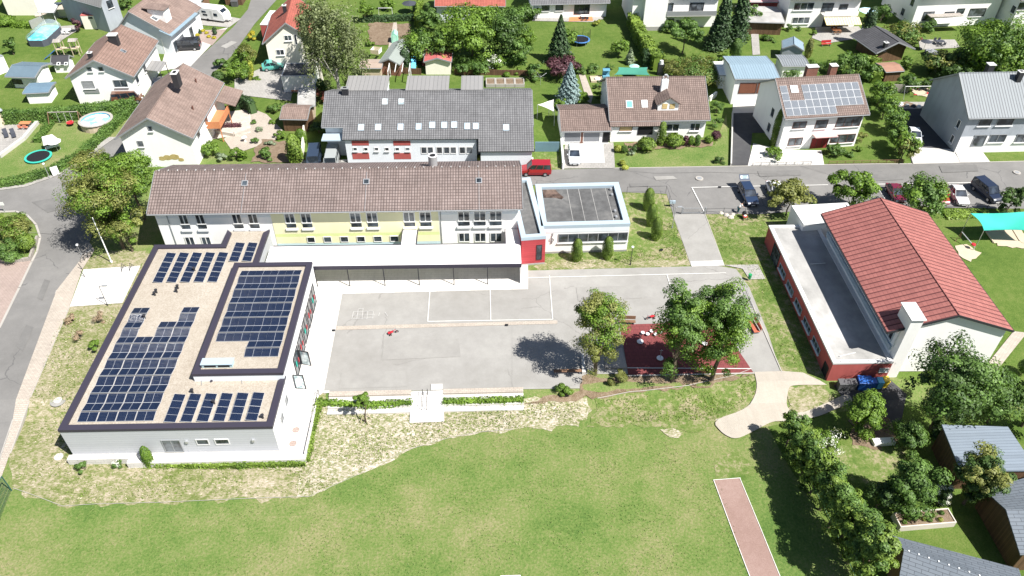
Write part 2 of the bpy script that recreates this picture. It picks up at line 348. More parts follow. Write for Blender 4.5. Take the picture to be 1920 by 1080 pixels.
m_grey = stripes('seam_grey', (.24, .235, .23), (.12, .12, .12), .6, 'X', .93, var=.06, bump=.6)
m_ltgrey = stripes('seam_light_grey', (.21, .23, .245), (.11, .12, .13), .42, 'X', .72, var=.04, bump=.8)
m_blue = stripes('seam_blue_grey', (.22, .30, .36), (.12, .17, .21), .42, 'X', .86, var=.04, bump=.8)
m_red = stripes('seam_red', (.50, .14, .13), (.34, .08, .08), .25, 'X', .85, var=.04, bump=.6)
m_slate = stripes('shingle_slate', (.17, .205, .245), (.10, .12, .15), .30, 'Y', .90, var=.10, bump=.5)
m_slate2 = tiles('shingle_tabs', (.165, .19, .22), (.145, .17, .20), (.075, .085, .10), 1.0, .32, ribs=False, stain=.08, mortar=.025)
felt = ground_mix('roof_felt', [(.25, (.10, .10, .10)), (.5, (.155, .155, .155)), (.8, (.25, .245, .235))], .25, 1.0, 6, (.8, .6, .2), bump=.15, dist=.02)
felt_lt = ground_mix('roof_felt_pale', [(.25, (.36, .355, .34)), (.5, (.50, .49, .47)), (.8, (.70, .69, .67))], .18, .7, 5, (.9, .6, .2), bump=.15, dist=.02, stretch=(1, .3, 1, .4))
roof_white = ground_mix('roof_white_gravel', [(.25, (.98, .96, .93)), (.6, (1.1, 1.08, 1.05))], .3, 2, 9, (.4, .3, .5), bump=.2, dist=.02)
coping = plain('coping_anthracite', (.042, .038, .055), rough=.45, var=.06)
cop_blue = plain('coping_blue_grey', (.36, .44, .50), rough=.5, var=.04)
cop_white = plain('coping_pale', (.62, .62, .61), rough=.5, var=.06)
dark = plain('metal_dark', (.035, .035, .04), rough=.5, var=.1)
black = plain('black_matt', (.015, .015, .017), rough=.6, var=.1)
grey = plain('metal_grey', (.26, .27, .28), rough=.45, var=.08)
galv = plain('galvanised', (.48, .49, .50), rough=.35, var=.08, metal=.5)
whitep = plain('white_plastic', (.80, .80, .79), rough=.4, var=.03)
whitef = plain('white_frame', (.78, .78, .77), rough=.4, var=.03)
brownf = plain('brown_frame', (.13, .06, .045), rough=.5)
wood = stripes('timber', (.36, .24, .15), (.15, .10, .06), .14, 'Y', .9, var=.2, bump=.4)
wood_dk = stripes('timber_dark', (.13, .075, .045), (.05, .03, .02), .16, 'X', .9, var=.3, bump=.4)
wood_gy = stripes('timber_grey', (.34, .31, .28), (.17, .155, .14), .15, 'X', .88, var=.15, bump=.4)
wood_pl = stripes('timber_pale', (.52, .43, .32), (.30, .24, .18), .18, 'Y', .93, var=.12, bump=.4)
wood_or = plain('timber_orange', (.50, .20, .09), var=.15)
wood_br = plain('timber_brown', (.20, .115, .07), var=.25)
gl = glass('window_glass'); gl2 = glass('window_glass_curtain', (.035, .04, .045), curtains=.5); gl_b = glass('rooflight_glass', (.26, .34, .36), rough=.08); gl_w = glass('rooflight_sky_reflection', (.55, .58, .58), rough=.1)  # gl_w has the bright sky reflection painted into its pane colour
shut = stripes('roller_shutter', (.30, .31, .32), (.2, .2, .2), .08, 'Y', .85)
shut_y = stripes('blind_yellow', (.62, .47, .22), (.5, .38, .18), .08, 'Y', .85)
gar_br = stripes('garage_brown', (.22, .09, .055), (.12, .05, .03), .12, 'X', .9)
gar_gy = plain('garage_grey', (.21, .22, .24), rough=.5, var=.05)
tealp = plain('teal_fabric', (.04, .42, .33), var=.1); bluep = plain('blue_plastic', (.03, .12, .42), var=.1, rough=.4)
redp = plain('red_plastic', (.45, .03, .04), var=.1, rough=.4); greenp = plain('green_plastic', (.03, .28, .11), var=.1, rough=.4)
yelp = plain('yellow_plastic', (.75, .55, .06), var=.1, rough=.4); skyb = plain('sky_blue', (.14, .50, .75), var=.08, rough=.4)
fabw = plain('fabric_white', (.80, .79, .76), var=.05); fabd = plain('fabric_dark', (.05, .055, .07), var=.1); fabb = plain('fabric_beige', (.72, .62, .42), var=.06)
pink = plain('roof_pink', (.62, .36, .35), var=.05)
stone = plain('stone_blocks', (.45, .41, .36), var=.2, scale=1.5, fine=5, bump=.5)
bark = plain('bark', (.13, .10, .075), var=.3, scale=2, bump=.6)
bark_lt = plain('bark_birch', (.50, .47, .42), var=.3, scale=3)
# ---------------------------------------------------------------- ground
LAYS = []
RAG = {'straw_strip', 'straw_patch', 'patchy_grass', 'dry_grass', 'bare_soil', 'garden_soil', 'school_lawn', 'gravel_strip', 'planting_bed', 'flower_bed', 'sand_area', 'vegetable_plot', 'sandpit'}
def lay_z(bb, lay):
    z = lay*.02
    while any(abs(z-q) < .0035 and bb[0] < b[2] and b[0] < bb[2] and bb[1] < b[3] and b[1] < bb[3] for b, q in LAYS): z += .004
    LAYS.append((bb, z)); return z
def drape(name, pts, mat, lay, kind='structure', px=True, label=None):
    W = [T(*p) if px else Vector((p[0], p[1], 0)) for p in pts]
    if name in ('curved_path',):
        for _ in range(2): W = [q for a, b in zip(W, W[1:]+W[:1]) for q in (a.lerp(b, .22), a.lerp(b, .78))]
    if name in RAG:
        rr = random.Random(len(LAYS)); Q = []
        for a, b in zip(W, W[1:]+W[:1]):
            n = max(1, int((b-a).length/.55)); d = (b-a).normalized(); nn = Vector((-d.y, d.x, 0)); ph = rr.uniform(0, 6)
            for i in range(n): Q.append(a.lerp(b, i/n)+(nn*(rr.gauss(0, .14)+.22*math.sin(i*.9+ph)*(1 if n > 4 else 0)) if i else Vector()))
        W = Q
    bm = bmesh.new(); vs = [bm.verts.new((p.x, p.y, 0)) for p in W]; bm.faces.new(vs)
    for y in (YA0, YA1):
        bmesh.ops.bisect_plane(bm, geom=bm.verts[:]+bm.edges[:]+bm.faces[:], plane_co=(0, y, 0), plane_no=(0, 1, 0))
    bmesh.ops.triangulate(bm, faces=bm.faces)
    zz = lay_z((min(p.x for p in W), min(p.y for p in W), max(p.x for p in W), max(p.y for p in W)), lay)
    for v in bm.verts: v.co.z = hgt(v.co.y)+zz
    bmesh.ops.recalc_face_normals(bm, faces=bm.faces)
    if sum(f.normal.z for f in bm.faces) < 0: bmesh.ops.reverse_faces(bm, faces=bm.faces)
    me = bpy.data.meshes.new(name); bm.to_mesh(me); bm.free(); me.materials.append(mat)
    lay_ = me.uv_layers.new(name='uv')
    for l in me.loops: lay_.data[l.index].uv = me.vertices[l.vertex_index].co.xy
    o = bpy.data.objects.new(name, me); col.objects.link(o)
    if kind: o['kind'] = kind
    return o
def strip(name, pts, w, mat, lay, kind='structure'):
    """a band of width w metres along a pixel polyline"""
    P = [T(*p) for p in pts]; Lp = []; Rp = []
    for i, p in enumerate(P):
        d = (P[min(i+1, len(P)-1)]-P[max(i-1, 0)]); d.z = 0; d.normalize(); n = Vector((-d.y, d.x, 0))
        Lp.append((p.x+n.x*w/2, p.y+n.y*w/2)); Rp.append((p.x-n.x*w/2, p.y-n.y*w/2))
    return drape(name, Lp+Rp[::-1], mat, lay, kind, px=False)
def kerb(name, pts, w, h, mat, base=0.0, closed=False):
    P = [T(*p) for p in pts]; mb = MB()
    for a, b in zip(P[:-1], P[1:]):
        d = (b-a); d.z = 0; l = d.length; d.normalize(); n = Vector((-d.y, d.x, 0))*w/2; a2 = a-d*.0; b2 = b+d*w*.3
        mb.hexa([tuple(a2-n+Vector((0, 0, -.3))), tuple(b2-n+Vector((0, 0, -.3))), tuple(b2+n+Vector((0, 0, -.3))), tuple(a2+n+Vector((0, 0, -.3))),
                 tuple(a2-n+Vector((0, 0, h))), tuple(b2-n+Vector((0, 0, h))), tuple(b2+n+Vector((0, 0, h))), tuple(a2+n+Vector((0, 0, h)))])
    return struct(mb.build(name, mat))
BIG = 3000
drape('ground', [(-BIG, -200), (BIG, -200), (BIG, BIG), (-BIG, BIG)], grass_f, 0, px=False)
def gp(x, y): v = T(x, y); return v.x, v.y
drape('garden_lawn', [(-400, 215), (0, 215), (250, 215), (420, 300), (1030, 330), (1240, 318), (1400, 340), (1920, 330), (2400, 320), (2500, -60), (-600, -60)], grass_g, 1)
drape('school_lawn', [(990, 510), (990, 470), (1150, 350), (1262, 365), (1300, 403), (1440, 400), (1530, 540), (1600, 720), (1470, 700), (1380, 500)], grass_d, 1)
drape('lawn_east', [(1700, 380), (1950, 380), (2300, 900), (1900, 760), (1640, 700)], grass_g, 1)
drape('garden_lawn', [(1440, 800), (1640, 760), (2300, 780), (2300, 1300), (1700, 1300), (1560, 1000), (1470, 860)], grass_g, 1)
drape('dry_grass', [(1520, 850), (1600, 830), (1700, 838), (1730, 880), (1650, 905), (1570, 905), (1530, 880)], grass_d, 2)
# straw covered strip round the new building
drape('straw_strip', [(130, 560), (265, 500), (265, 470), (600, 640), (612, 760), (600, 900), (560, 935), (480, 935), (340, 943), (230, 944), (125, 952), (100, 945), (25, 918), (20, 880), (22, 840), (60, 740), (100, 645)], straw, 1)
drape('straw_strip', [(560, 900), (600, 760), (780, 755), (980, 748), (1100, 745), (1110, 770), (1085, 800), (960, 806), (900, 812), (850, 822), (800, 836), (760, 848), (700, 880), (640, 905), (585, 932), (555, 935)], straw_new, 2)
drape('patchy_grass', [(1115, 748), (1240, 735), (1420, 700), (1422, 740), (1400, 770), (1340, 790), (1300, 812), (1240, 800), (1150, 800), (1100, 800), (1120, 770)], grass_d, 2)
drape('straw_patch', [(1238, 806), (1262, 803), (1280, 812), (1272, 822), (1255, 820)], straw_new, 3)
drape('straw_patch', [(1478, 722), (1545, 722), (1566, 748), (1500, 776), (1476, 768)], straw, 3)
drape('straw_patch', [(1000, 500), (1010, 490), (1290, 487), (1262, 405), (1268, 405), (1297, 497), (1200, 500), (1020, 506)], straw, 2)
drape('straw_patch', [(150, 506), (160, 490), (200, 470), (275, 470), (262, 500)], straw, 2)
drape('straw_patch', [(1340, 860), (1380, 845), (1420, 880), (1400, 897), (1340, 900)], grass_d, 1)
drape('gravel_strip', [(500, 868), (585, 868), (600, 760), (612, 760), (596, 880), (500, 880)], straw_new, 3)
# roads
drape('road', [(960, 345), (960, 322), (1060, 318), (1150, 316), (1920, 303), (2500, 292), (2500, 385), (1920, 392), (1750, 390), (1640, 382), (1540, 392), (1430, 402), (1322, 402), (1262, 403), (1250, 364), (1170, 361)], asph, 3)
drape('road', [(560, 300), (960, 300), (960, 345), (560, 330)], asph, 3)
drape('road', [(-300, 395), (0, 399), (30, 398), (50, 405), (68, 422), (75, 445), (70, 470), (60, 490), (37, 540), (0, 615), (-120, 860), (-120, 1100), (-60, 1000), (0, 862), (18, 808), (107, 545), (150, 490), (168, 455), (200, 380), (260, 330), (240, 262), (218, 258), (140, 314), (110, 330), (50, 351), (0, 358), (-300, 375)], asph, 4)
drape('road', [(330, 130), (358, 122), (437, 52), (465, 18), (480, -30), (560, -30), (519, 0), (478, 45), (435, 105), (398, 140), (380, 175), (340, 170)], asph, 4)
drape('pavement', [(107, 545), (150, 490), (168, 455), (178, 470), (155, 506), (131, 575), (60, 740), (20, 850), (0, 905), (-30, 1000), (-60, 1000), (0, 862), (18, 808)], pv_tan, 5)
drape('pavement', [(-120, 650), (0, 615), (37, 540), (60, 490), (50, 487), (0, 492), (-100, 500)], pv_rd, 5)
kerb('kerb', [(107, 545), (18, 808), (0, 862), (-60, 1000)], .15, .10, edging)
kerb('kerb', [(131, 575), (60, 740), (20, 850)], .10, .06, edging)
kerb('kerb', [(0, 398), (30, 397), (52, 405), (68, 422), (76, 446), (70, 472), (60, 492), (37, 540), (0, 615)], .25, .12, edging)
drape('pavement', [(0, 358), (50, 351), (110, 330), (140, 314), (218, 258), (205, 258), (135, 305), (100, 325), (45, 343), (0, 348)], pv_gy, 6)
kerb('kerb', [(1150, 316), (1640, 308), (1700, 308), (1920, 303), (2100, 300)], .15, .10, edging)
kerb('kerb', [(1322, 402), (1358, 499)], .10, .06, edging); kerb('kerb', [(1262, 404), (1297, 500)], .10, .06, edging)
drape('parking_area', [(1299, 355), (1420, 352), (1860, 341), (1880, 392), (1750, 390), (1640, 382), (1500, 392), (1322, 402)], asph_y if False else asph, 5)
for a, b in (((1297, 353), (1440, 350)), ((1505, 349), (1552, 348)), ((1636, 347), (1860, 343)), ((1297, 353), (1322, 402)), ((1644, 350), (1662, 380))):
    strip('road_marking', [a, b], .14, white_paint, 7)
for p in ((1311, 336, .55), (1906, 325, .5), (1093, 335, .0)):
    if p[2]:
        c = T(p[0], p[1]); struct(MB().lathe([(0.001, .20), (p[2]*.6, .20)], n=20).build('manhole_cover', grey, loc=c)); struct(MB().ring((0, 0), p[2], p[2]*.6, 0, .19, 20).build('manhole_rim', edging, loc=c))
drape('asphalt_patch', [(1225, 332), (1262, 331), (1270, 337), (1230, 339)], asph_dk if False else asph_y, 6)
drape('asphalt_patch', [(414, 88), (434, 78), (446, 80), (424, 92)], asph_y, 6)
drape('road_gully', [(1346, 351), (1352, 351), (1352, 354), (1346, 354)], black, 8)
# school yard
drape('school_yard', [(642, 552), (990, 543), (990, 508), (1345, 499), (1380, 505), (1405, 540), (1440, 625), (1464, 700), (1412, 701), (1085, 702), (1087, 729), (607, 736)], asph_y, 3)
drape('school_path', [(1262, 403), (1320, 401), (1357, 498), (1296, 501)], asph_y, 4)
drape('paving_band', [(1294, 491), (1355, 489), (1358, 499), (1297, 501)], conc, 5)
drape('drain_channel', [(631, 613), (1045, 602), (1045, 608), (630, 620)], pv_tan, 5)
drape('yard_patch', [(1040, 612), (1162, 606), (1165, 650), (1100, 700), (1085, 729), (960, 731), (960, 612)], conc if False else asph_y, 4)
for pl in ([(990, 522), (1361, 513)], [(1030, 518), (1036, 600)], [(802, 604), (1036, 600)], [(806, 548), (802, 604)], [(919, 544), (920, 603)], [(1250, 516), (1262, 555)]):
    strip('court_line', pl, .10, white_paint, 6)
drape('paved_area', [(1357, 498), (1421, 497), (1435, 524), (1405, 525), (1392, 505)], pv_gy, 5)
drape('paved_area', [(560, 548), (642, 552), (607, 736), (596, 745), (520, 745)], pv_lt, 4)
drape('paved_area', [(560, 500), (990, 494), (990, 543), (642, 552), (550, 556)], pv_lt, 4)
drape('bike_parking', [(157, 506), (264, 499), (230, 569), (131, 576)], pv_lt, 4)
drape('rubber_surface', [(1162, 610), (1345, 605), (1372, 640), (1413, 701), (1178, 704)], rubber, 6)
strip('edge_strip', [(1175, 706), (1414, 701)], .18, edging, 7)
strip('ground_marking', [(1172, 691.5), (1408, 693)], .10, white_paint, 8)
strip('edge_strip', [(1405, 560), (1466, 700)], .12, edging, 7)
drape('planting_bed', [(978, 758), (1088, 733), (1091, 706), (1178, 706), (1414, 702), (1372, 716), (1300, 728), (1215, 733), (1120, 746), (1020, 758)], mulch, 4)
strip('lawn_edging', [(1120, 748), (1180, 736), (1215, 733), (1290, 724), (1330, 715), (1372, 706), (1405, 694)], .06, edging, 6)
strip('lawn_edging', [(25, 916), (60, 928), (118, 950), (180, 946), (300, 943), (480, 935), (580, 932), (640, 905), (700, 878), (760, 846), (800, 834), (850, 820), (900, 811), (960, 806)], .04, edging, 6)
drape('curved_path', [(1414, 699), (1414, 699), (1414, 699), (1466, 697), (1466, 697), (1505, 700), (1505, 700), (1550, 723), (1550, 723), (1550, 723), (1485, 723), (1477, 730), (1474, 768), (1500, 778), (1563, 750), (1590, 738), (1600, 755), (1572, 766), (1530, 784), (1478, 792), (1450, 790), (1420, 806), (1380, 826), (1355, 815), (1334, 790), (1400, 768), (1420, 735)], pv_path, 6)
kerb('edging_kerb', [(1415, 702), (1421, 735), (1401, 768), (1342, 788)], .08, .05, edging)
drape('running_track', [(1338, 901), (1387, 897), (1425, 989), (1474, 1110), (1530, 1250), (1440, 1250), (1415, 1106), (1376, 1004)], track, 2)
strip('track_line', [(1338, 901), (1376, 1004), (1415, 1106), (1440, 1170)], .06, white_paint, 4)
strip('track_line', [(1387, 897), (1425, 989), (1474, 1110)], .06, white_paint, 4)
strip('track_line', [(1337, 901), (1388, 897)], .06, white_paint, 5)
drape('yard_service', [(1562, 722), (1668, 712), (1700, 740), (1690, 790), (1640, 800), (1600, 770), (1572, 735)], asph_dk, 3)
drape('bare_soil', [(1590, 790), (1660, 780), (1690, 830), (1640, 845), (1598, 835)], soil, 3)
for pl in ([(663, 586), (700, 585)], [(660, 593), (703, 592)], [(662, 599), (700, 598)], [(663, 586), (660, 600)], [(672, 582), (669, 600)], [(681, 580), (679, 600)], [(690, 585), (688, 600)], [(700, 585), (699, 598)], [(672, 581), (682, 580)], [(712, 588), (710, 594)], [(722, 587), (727, 594)]):
    strip('chalk_line', pl, .05, chalk, 7)
for i, pl in enumerate(([(1180, 345), (1215, 344), (1216, 350), (1182, 352)], [(1420, 322), (1500, 320), (1502, 330), (1424, 332)], [(1600, 330), (1690, 326), (1694, 338), (1606, 342)], [(1760, 312), (1830, 310), (1834, 322), (1766, 325)], [(60, 380), (140, 365), (150, 385), (90, 400)], [(70, 560), (84, 525), (95, 528), (80, 565)], [(30, 650), (50, 610), (64, 615), (44, 660)])):
    drape('asphalt_patch', pl, asph_p, 6)
for i, pl in enumerate(([(720, 640), (860, 636), (864, 670), (716, 676)], [(1080, 540), (1200, 536), (1204, 560), (1084, 566)], [(640, 700), (760, 696), (764, 726), (636, 730)])):
    drape('yard_patch', pl, asph_q, 5)
for p in ((626, 621), (950, 611), (1240, 470)): drape('drain_cover', [(p[0]-3, p[1]-1.5), (p[0]+3, p[1]-1.5), (p[0]+3, p[1]+2), (p[0]-3, p[1]+2)], black, 9)
for pl in ([(1160, 320), (1230, 326), (1330, 324), (1480, 328)], [(0, 440), (40, 436), (120, 442)], [(1500, 312), (1560, 330), (1660, 336)]): strip('crack_seal', pl, .05, asph_p, 7)
# drives, terraces and beds of the gardens
for nm, pts, m in (('driveway', [(1052, 317), (1060, 268), (1150, 268), (1153, 316)], pv_gy), ('driveway_slab', [(1088, 308), (1086, 270), (1131, 270), (1134, 307)], conc),
                   ('driveway', [(1371, 311), (1375, 210), (1376, 175), (1444, 175), (1440, 250), (1410, 250), (1405, 311)], asph_dk),
                   ('driveway', [(1373, 213), (1376, 172), (1434, 172), (1428, 212)], conc), ('driveway', [(1402, 312), (1412, 270), (1470, 282), (1540, 283), (1545, 310)], pv_lt),
                   ('driveway', [(1680, 206), (1738, 205), (1792, 280), (1800, 306), (1710, 308), (1700, 270)], asph_dk), ('driveway', [(1702, 276), (1785, 281), (1802, 306), (1712, 308)], conc),
                   ('doorstep_slab', [(1788, 280), (1833, 275), (1856, 305), (1830, 306), (1800, 306)], conc), ('terrace', [(1672, 205), (1735, 205), (1740, 192), (1680, 192)], pv_gy),
                   ('driveway', [(300, 134), (310, 98), (340, 58), (395, 60), (428, 52), (378, 104), (358, 125)], conc), ('gravel_bed', [(362, 58), (425, 56), (398, 86), (370, 76)], pv_rd),
                   ('driveway', [(350, 30), (420, 30), (452, 36), (430, 52), (355, 46)], pv_gy), ('driveway', [(440, 150), (520, 116), (560, 118), (545, 190), (440, 178)], pv_gy),
                   ('garden_path', [(474, 205), (500, 215), (530, 245), (520, 262), (440, 290), (420, 262)], pv_tan), ('terrace', [(395, 215), (470, 205), (470, 250), (400, 262)], stone),
                   ('terrace', [(0, 210), (62, 222), (75, 228), (45, 262), (0, 290)], pv_gy), ('terrace', [(60, 5), (140, 8), (120, 28), (66, 32)], pv_tan), ('terrace', [(112, 50), (140, 48), (150, 55), (118, 75), (100, 80)], pv_gy),
                   ('vegetable_plot', [(693, 44), (738, 43), (730, 84), (688, 84)], soil), ('vegetable_plot', [(744, 46), (768, 45), (770, 84), (748, 84)], soil),
                   ('garden_path', [(738, 43), (744, 43), (748, 88), (728, 90)], pv_tan), ('terrace', [(1000, 35), (1130, 28), (1132, 36), (1110, 42), (998, 40)], pv_gy),
                   ('terrace', [(1068, 31), (1110, 30), (1112, 40), (1066, 41)], wood_or), ('terrace', [(1530, 50), (1610, 50), (1625, 70), (1550, 82), (1522, 72)], pv_gy),
                   ('terrace', [(1722, 75), (1790, 75), (1800, 90), (1725, 94)], pv_gy), ('sandpit', [(1712, 165), (1730, 162), (1750, 172), (1745, 182), (1720, 180), (1709, 172)], sand),
                   ('garden_path', [(1085, 140), (1096, 138), (1112, 180), (1108, 195), (1100, 190)], pv_tan), ('driveway', [(640, 300), (1000, 296), (1000, 300), (640, 304)], conc),
                   ('sand_area', [(1790, 462), (1812, 459), (1840, 475), (1820, 492), (1805, 485)], sand), ('sand_area', [(1860, 432), (1915, 432), (1960, 470), (1870, 462)], sand),
                   ('paved_strip', [(1845, 690), (1900, 622), (1925, 625), (1865, 700)], pv_tan), ('bare_soil', [(1690, 200), (1735, 205), (1700, 190)], soil),
                   ('garden_path', [(1905, 80), (1930, 80), (1930, 110), (1905, 100)], pv_tan), ('garden_path', [(1408, 65), (1422, 63), (1425, 103), (1411, 104)], pv_gy),
                   ('flower_bed', [(490, 262), (545, 265), (560, 305), (470, 305)], soil), ('flower_bed', [(1170, 268), (1340, 262), (1335, 275), (1180, 284)], mulch),
                   ('front_lawn', [(1160, 300), (1195, 285), (1340, 272), (1362, 215), (1368, 310), (1162, 316)], grass_d if False else grass_f), ('front_lawn', [(1000, 285), (1045, 285), (1055, 318), (1025, 320)], grass_d)):
    drape(nm, pts, m, 7 if nm in ('driveway_slab', 'doorstep_slab') else 2 if nm.endswith('lawn') else 5)
# ================================================================ buildings
class House: pass
def planeT(o, e1, e2, n):
    o, e1, e2, n = map(Vector, (o, e1, e2, n))
    return lambda u, v, w: tuple(o+e1*u+e2*v+n*w)
def gable(name, label, cat, A, B, ze, C, Rg, ridge='x', wall=None, roof=None, ox=.35, oy=.5, t=.18, zb=0.0, ym=None, group=None, fascia=None, oxl=None):
    """A, B: pixels of the eave corners nearest the viewer (left, right) at height ze; C: a far eave corner; Rg: a ridge point (or the rise)"""
    h = House(); a = A if isinstance(A, Vector) else G(*A, ze); b = B if isinstance(B, Vector) else G(*B, ze); d = b-a; h.L = d.xy.length; h.rz = math.atan2(d.y, d.x)
    h.fr = Fr((a.x, a.y, 0), h.rz); h.ze = ze; h.ridge = ridge; h.ox = ox; h.oy = oy; h.t = t; h.zb = zb
    h.root = thing(name, label, cat, (a.x, a.y, 0), h.rz, group)
    h.D = C if isinstance(C, (int, float)) else h.fr.g(*C, ze).y
    W = h.D if ridge == 'x' else h.L; h.W = W
    h.m = W/2 if ym is None else W*ym
    if isinstance(Rg, (int, float)): h.rise = Rg
    elif ridge == 'x': h.rise = h.fr.hit(*Rg, (0, h.m, 0), (0, 1, 0)).z-ze
    else: h.rise = h.fr.hit(*Rg, (0, 0, 0), (0, 1, 0)).z-ze
    print('HOUSE', name, 'L %.1f D %.1f rise %.2f rz %.1f' % (h.L, h.D, h.rise, math.degrees(h.rz)))
    zr = ze+h.rise; Lr = h.L if ridge == 'x' else h.D
    P = (lambda s_, c, z: (s_, c, z)) if ridge == 'x' else (lambda s_, c, z: (c, s_, z))
    h.P = P
    prof = [(0, ze), (h.m, zr), (W, ze), (W, ze-t), (h.m, zr-t), (0, ze-t)]
    mb = MB(); pts = [P(s_, c, z) for s_ in (0, Lr) for c, z in prof]
    mb.faces(pts, [(i, (i+1) % 6, 6+(i+1) % 6, 6+i) for i in range(6)]+[(0, 1, 4, 5), (1, 2, 3, 4), (6, 7, 10, 11), (7, 8, 9, 10)])
    h.roof = mb.build('roof', roof, h.root)
    oc, os_ = (oy, ox) if ridge == 'x' else (ox, oy)
    zc = lambda c: ze+h.rise*(c/h.m if c < h.m else (W-c)/(W-h.m))-t-.015
    if wall is not None:
        ol = oc if oxl is None else oxl
        pr = [(ol, zb), (ol, zc(ol)), (h.m, zr-t-.015), (W-oc, zc(W-oc)), (W-oc, zb)]
        pts = [P(s_, c, z) for s_ in (os_, Lr-os_) for c, z in pr]
        h.wall = MB().faces(pts, [(0, 1, 2, 3, 4), (5, 6, 7, 8, 9), (0, 1, 6, 5), (1, 2, 7, 6), (2, 3, 8, 7), (3, 4, 9, 8)]).build('wall', wall, h.root)
    # ridge cap and gutters
    mb = MB(); mb.tube([P(0, h.m, zr+.0), P(Lr, h.m, zr+.0)], .09, 6); mb.build('ridge_cap', roof, h.root)
    for c in (-.07, W+.07): MB().tube([P(0, c, ze-t*.6), P(Lr, c, ze-t*.6)], .075, 6).build('gutter', fascia or grey, h.root)
    for s_, q in ((-.035, -1), (Lr+.035, 1)):
        for c0, c1 in ((0, h.m), (h.m, W)):
            z0, z1 = (ze, zr) if c0 == 0 else (zr, ze)
            p = [P(s_-.03, c0, z0-t-.03), P(s_+.03, c0, z0-t-.03), P(s_+.03, c1, z1-t-.03), P(s_-.03, c1, z1-t-.03)]
            p += [(x, y, z+t+.07) for x, y, z in p]
            MB().hexa(p).build('verge_board', fascia or grey, h.root)
    setplanes(h)
    if oxl is not None: h.pl['L'] = ((oxl, 0, 0), (0, 1, 0), (-1, 0, 0))
    return h
def setplanes(h):
    ox, oy, L, D = h.ox, h.oy, h.L, h.D
    h.pl = {'F': ((0, oy, 0), (1, 0, 0), (0, -1, 0)), 'B': ((0, D-oy, 0), (1, 0, 0), (0, 1, 0)),
            'L': ((ox, 0, 0), (0, 1, 0), (-1, 0, 0)), 'R': ((L-ox, 0, 0), (0, 1, 0), (1, 0, 0))}
def flat(name, label, cat, A, B, C, z, wall, roof, rim, rw=.4, rh=.25, ins=.0, zb=0.0, group=None, over=0.0):
    """box building with a parapet rim; A front left, B front right, C a back corner, all outer corners of the rim at height z"""
    h = House(); a = A if isinstance(A, Vector) else G(*A, z); b = B if isinstance(B, Vector) else G(*B, z); d = b-a; h.L = d.xy.length; h.rz = math.atan2(d.y, d.x)
    h.fr = Fr((a.x, a.y, 0), h.rz); h.D = C if isinstance(C, (int, float)) else h.fr.g(*C, z).y; h.ze = z; h.ox = h.oy = over+.03
    h.root = thing(name, label, cat, (a.x, a.y, 0), h.rz, group); L, D = h.L, h.D; e = h.ox
    print('FLAT', name, 'L %.1f D %.1f' % (L, D))
    h.wall = MB().box(e, L-e, e, D-e, zb, z-rh-.002).build('wall', wall, h.root)
    MB().box(rw, L-rw, rw, D-rw, z-rh+.001, z-rh+.06).build('roof', roof, h.root)
    mb = MB(); r4(mb, 0, L, 0, D, rw, z-rh, z); mb.build('parapet', rim, h.root)
    setplanes(h); return h
def r4(mb, x0, x1, y0, y1, w, z0, z1):
    mb.box(x0, x1, y0, y0+w, z0, z1); mb.box(x0, x1, y1-w, y1, z0, z1); mb.box(x0, x0+w, y0+w, y1-w, z0, z1); mb.box(x1-w, x1, y0+w, y1-w, z0, z1)
def wallT(h, s):
    o, e1, n = h.pl[s]; return planeT(o, e1, (0, 0, 1), n)
def wuv(h, s, x, y):
    o, e1, n = h.pl[s]; p = h.fr.hit(x, y, o, n); return (p-Vector(o)).dot(Vector(e1)), p.z
def win(h, s, x0, y0, x1, y1, n=1, fm=None, g=None, sill=True, name='window', off=0.0, rows=0, label=None, uv=None, fw=.07, pane='pane'):
    if uv: u0, u1, v0, v1 = uv
    else:
        u0, v1 = wuv(h, s, x0, y0); u1, v0 = wuv(h, s, x1, y1)
        if u0 > u1: u0, u1 = u1, u0
        if v0 > v1: v0, v1 = v1, v0
    fn = wallT(h, s); fm = fm or whitef; mb = MB(fn)
    if g is None: g = (gl, gl, gl2)[int(abs(u0*7.3+v0*3.1)) % 3]
    w0, w1 = .004+off, .07+off
    mb.box(u0, u1, v0, v0+fw, w0, w1); mb.box(u0, u1, v1-fw, v1, w0, w1); mb.box(u0, u0+fw, v0+fw, v1-fw, w0, w1); mb.box(u1-fw, u1, v0+fw, v1-fw, w0, w1)
    for i in range(1, n):
        u = u0+(u1-u0)*i/n; mb.box(u-fw*.5, u+fw*.5, v0+fw, v1-fw, w0, w1-.008)
    for i in range(1, rows+1):
        v = v0+(v1-v0)*i/(rows+1); mb.box(u0+fw, u1-fw, v-fw*.4, v+fw*.4, w0, w1-.012)
    o = mb.build(name, fm, h.root, label)
    MB(fn).box(u0+fw*.6, u1-fw*.6, v0+fw*.6, v1-fw*.6, w0-.001, w0+.022).build(pane, g or gl, o)
    if sill: MB(fn).box(u0-.08, u1+.08, v0-.08, v0-.012, w0, .20+off).build('sill', whitef, o)
    return o
def panel(h, s, x0, y0, x1, y1, mat, name='panel', w=.03, off=.002, uv=None, label=None):
    if uv: u0, u1, v0, v1 = uv
    else:
        u0, v1 = wuv(h, s, x0, y0); u1, v0 = wuv(h, s, x1, y1)
    return MB(wallT(h, s)).box(min(u0, u1), max(u0, u1), min(v0, v1), max(v0, v1), off, off+w).build(name, mat, h.root, label)
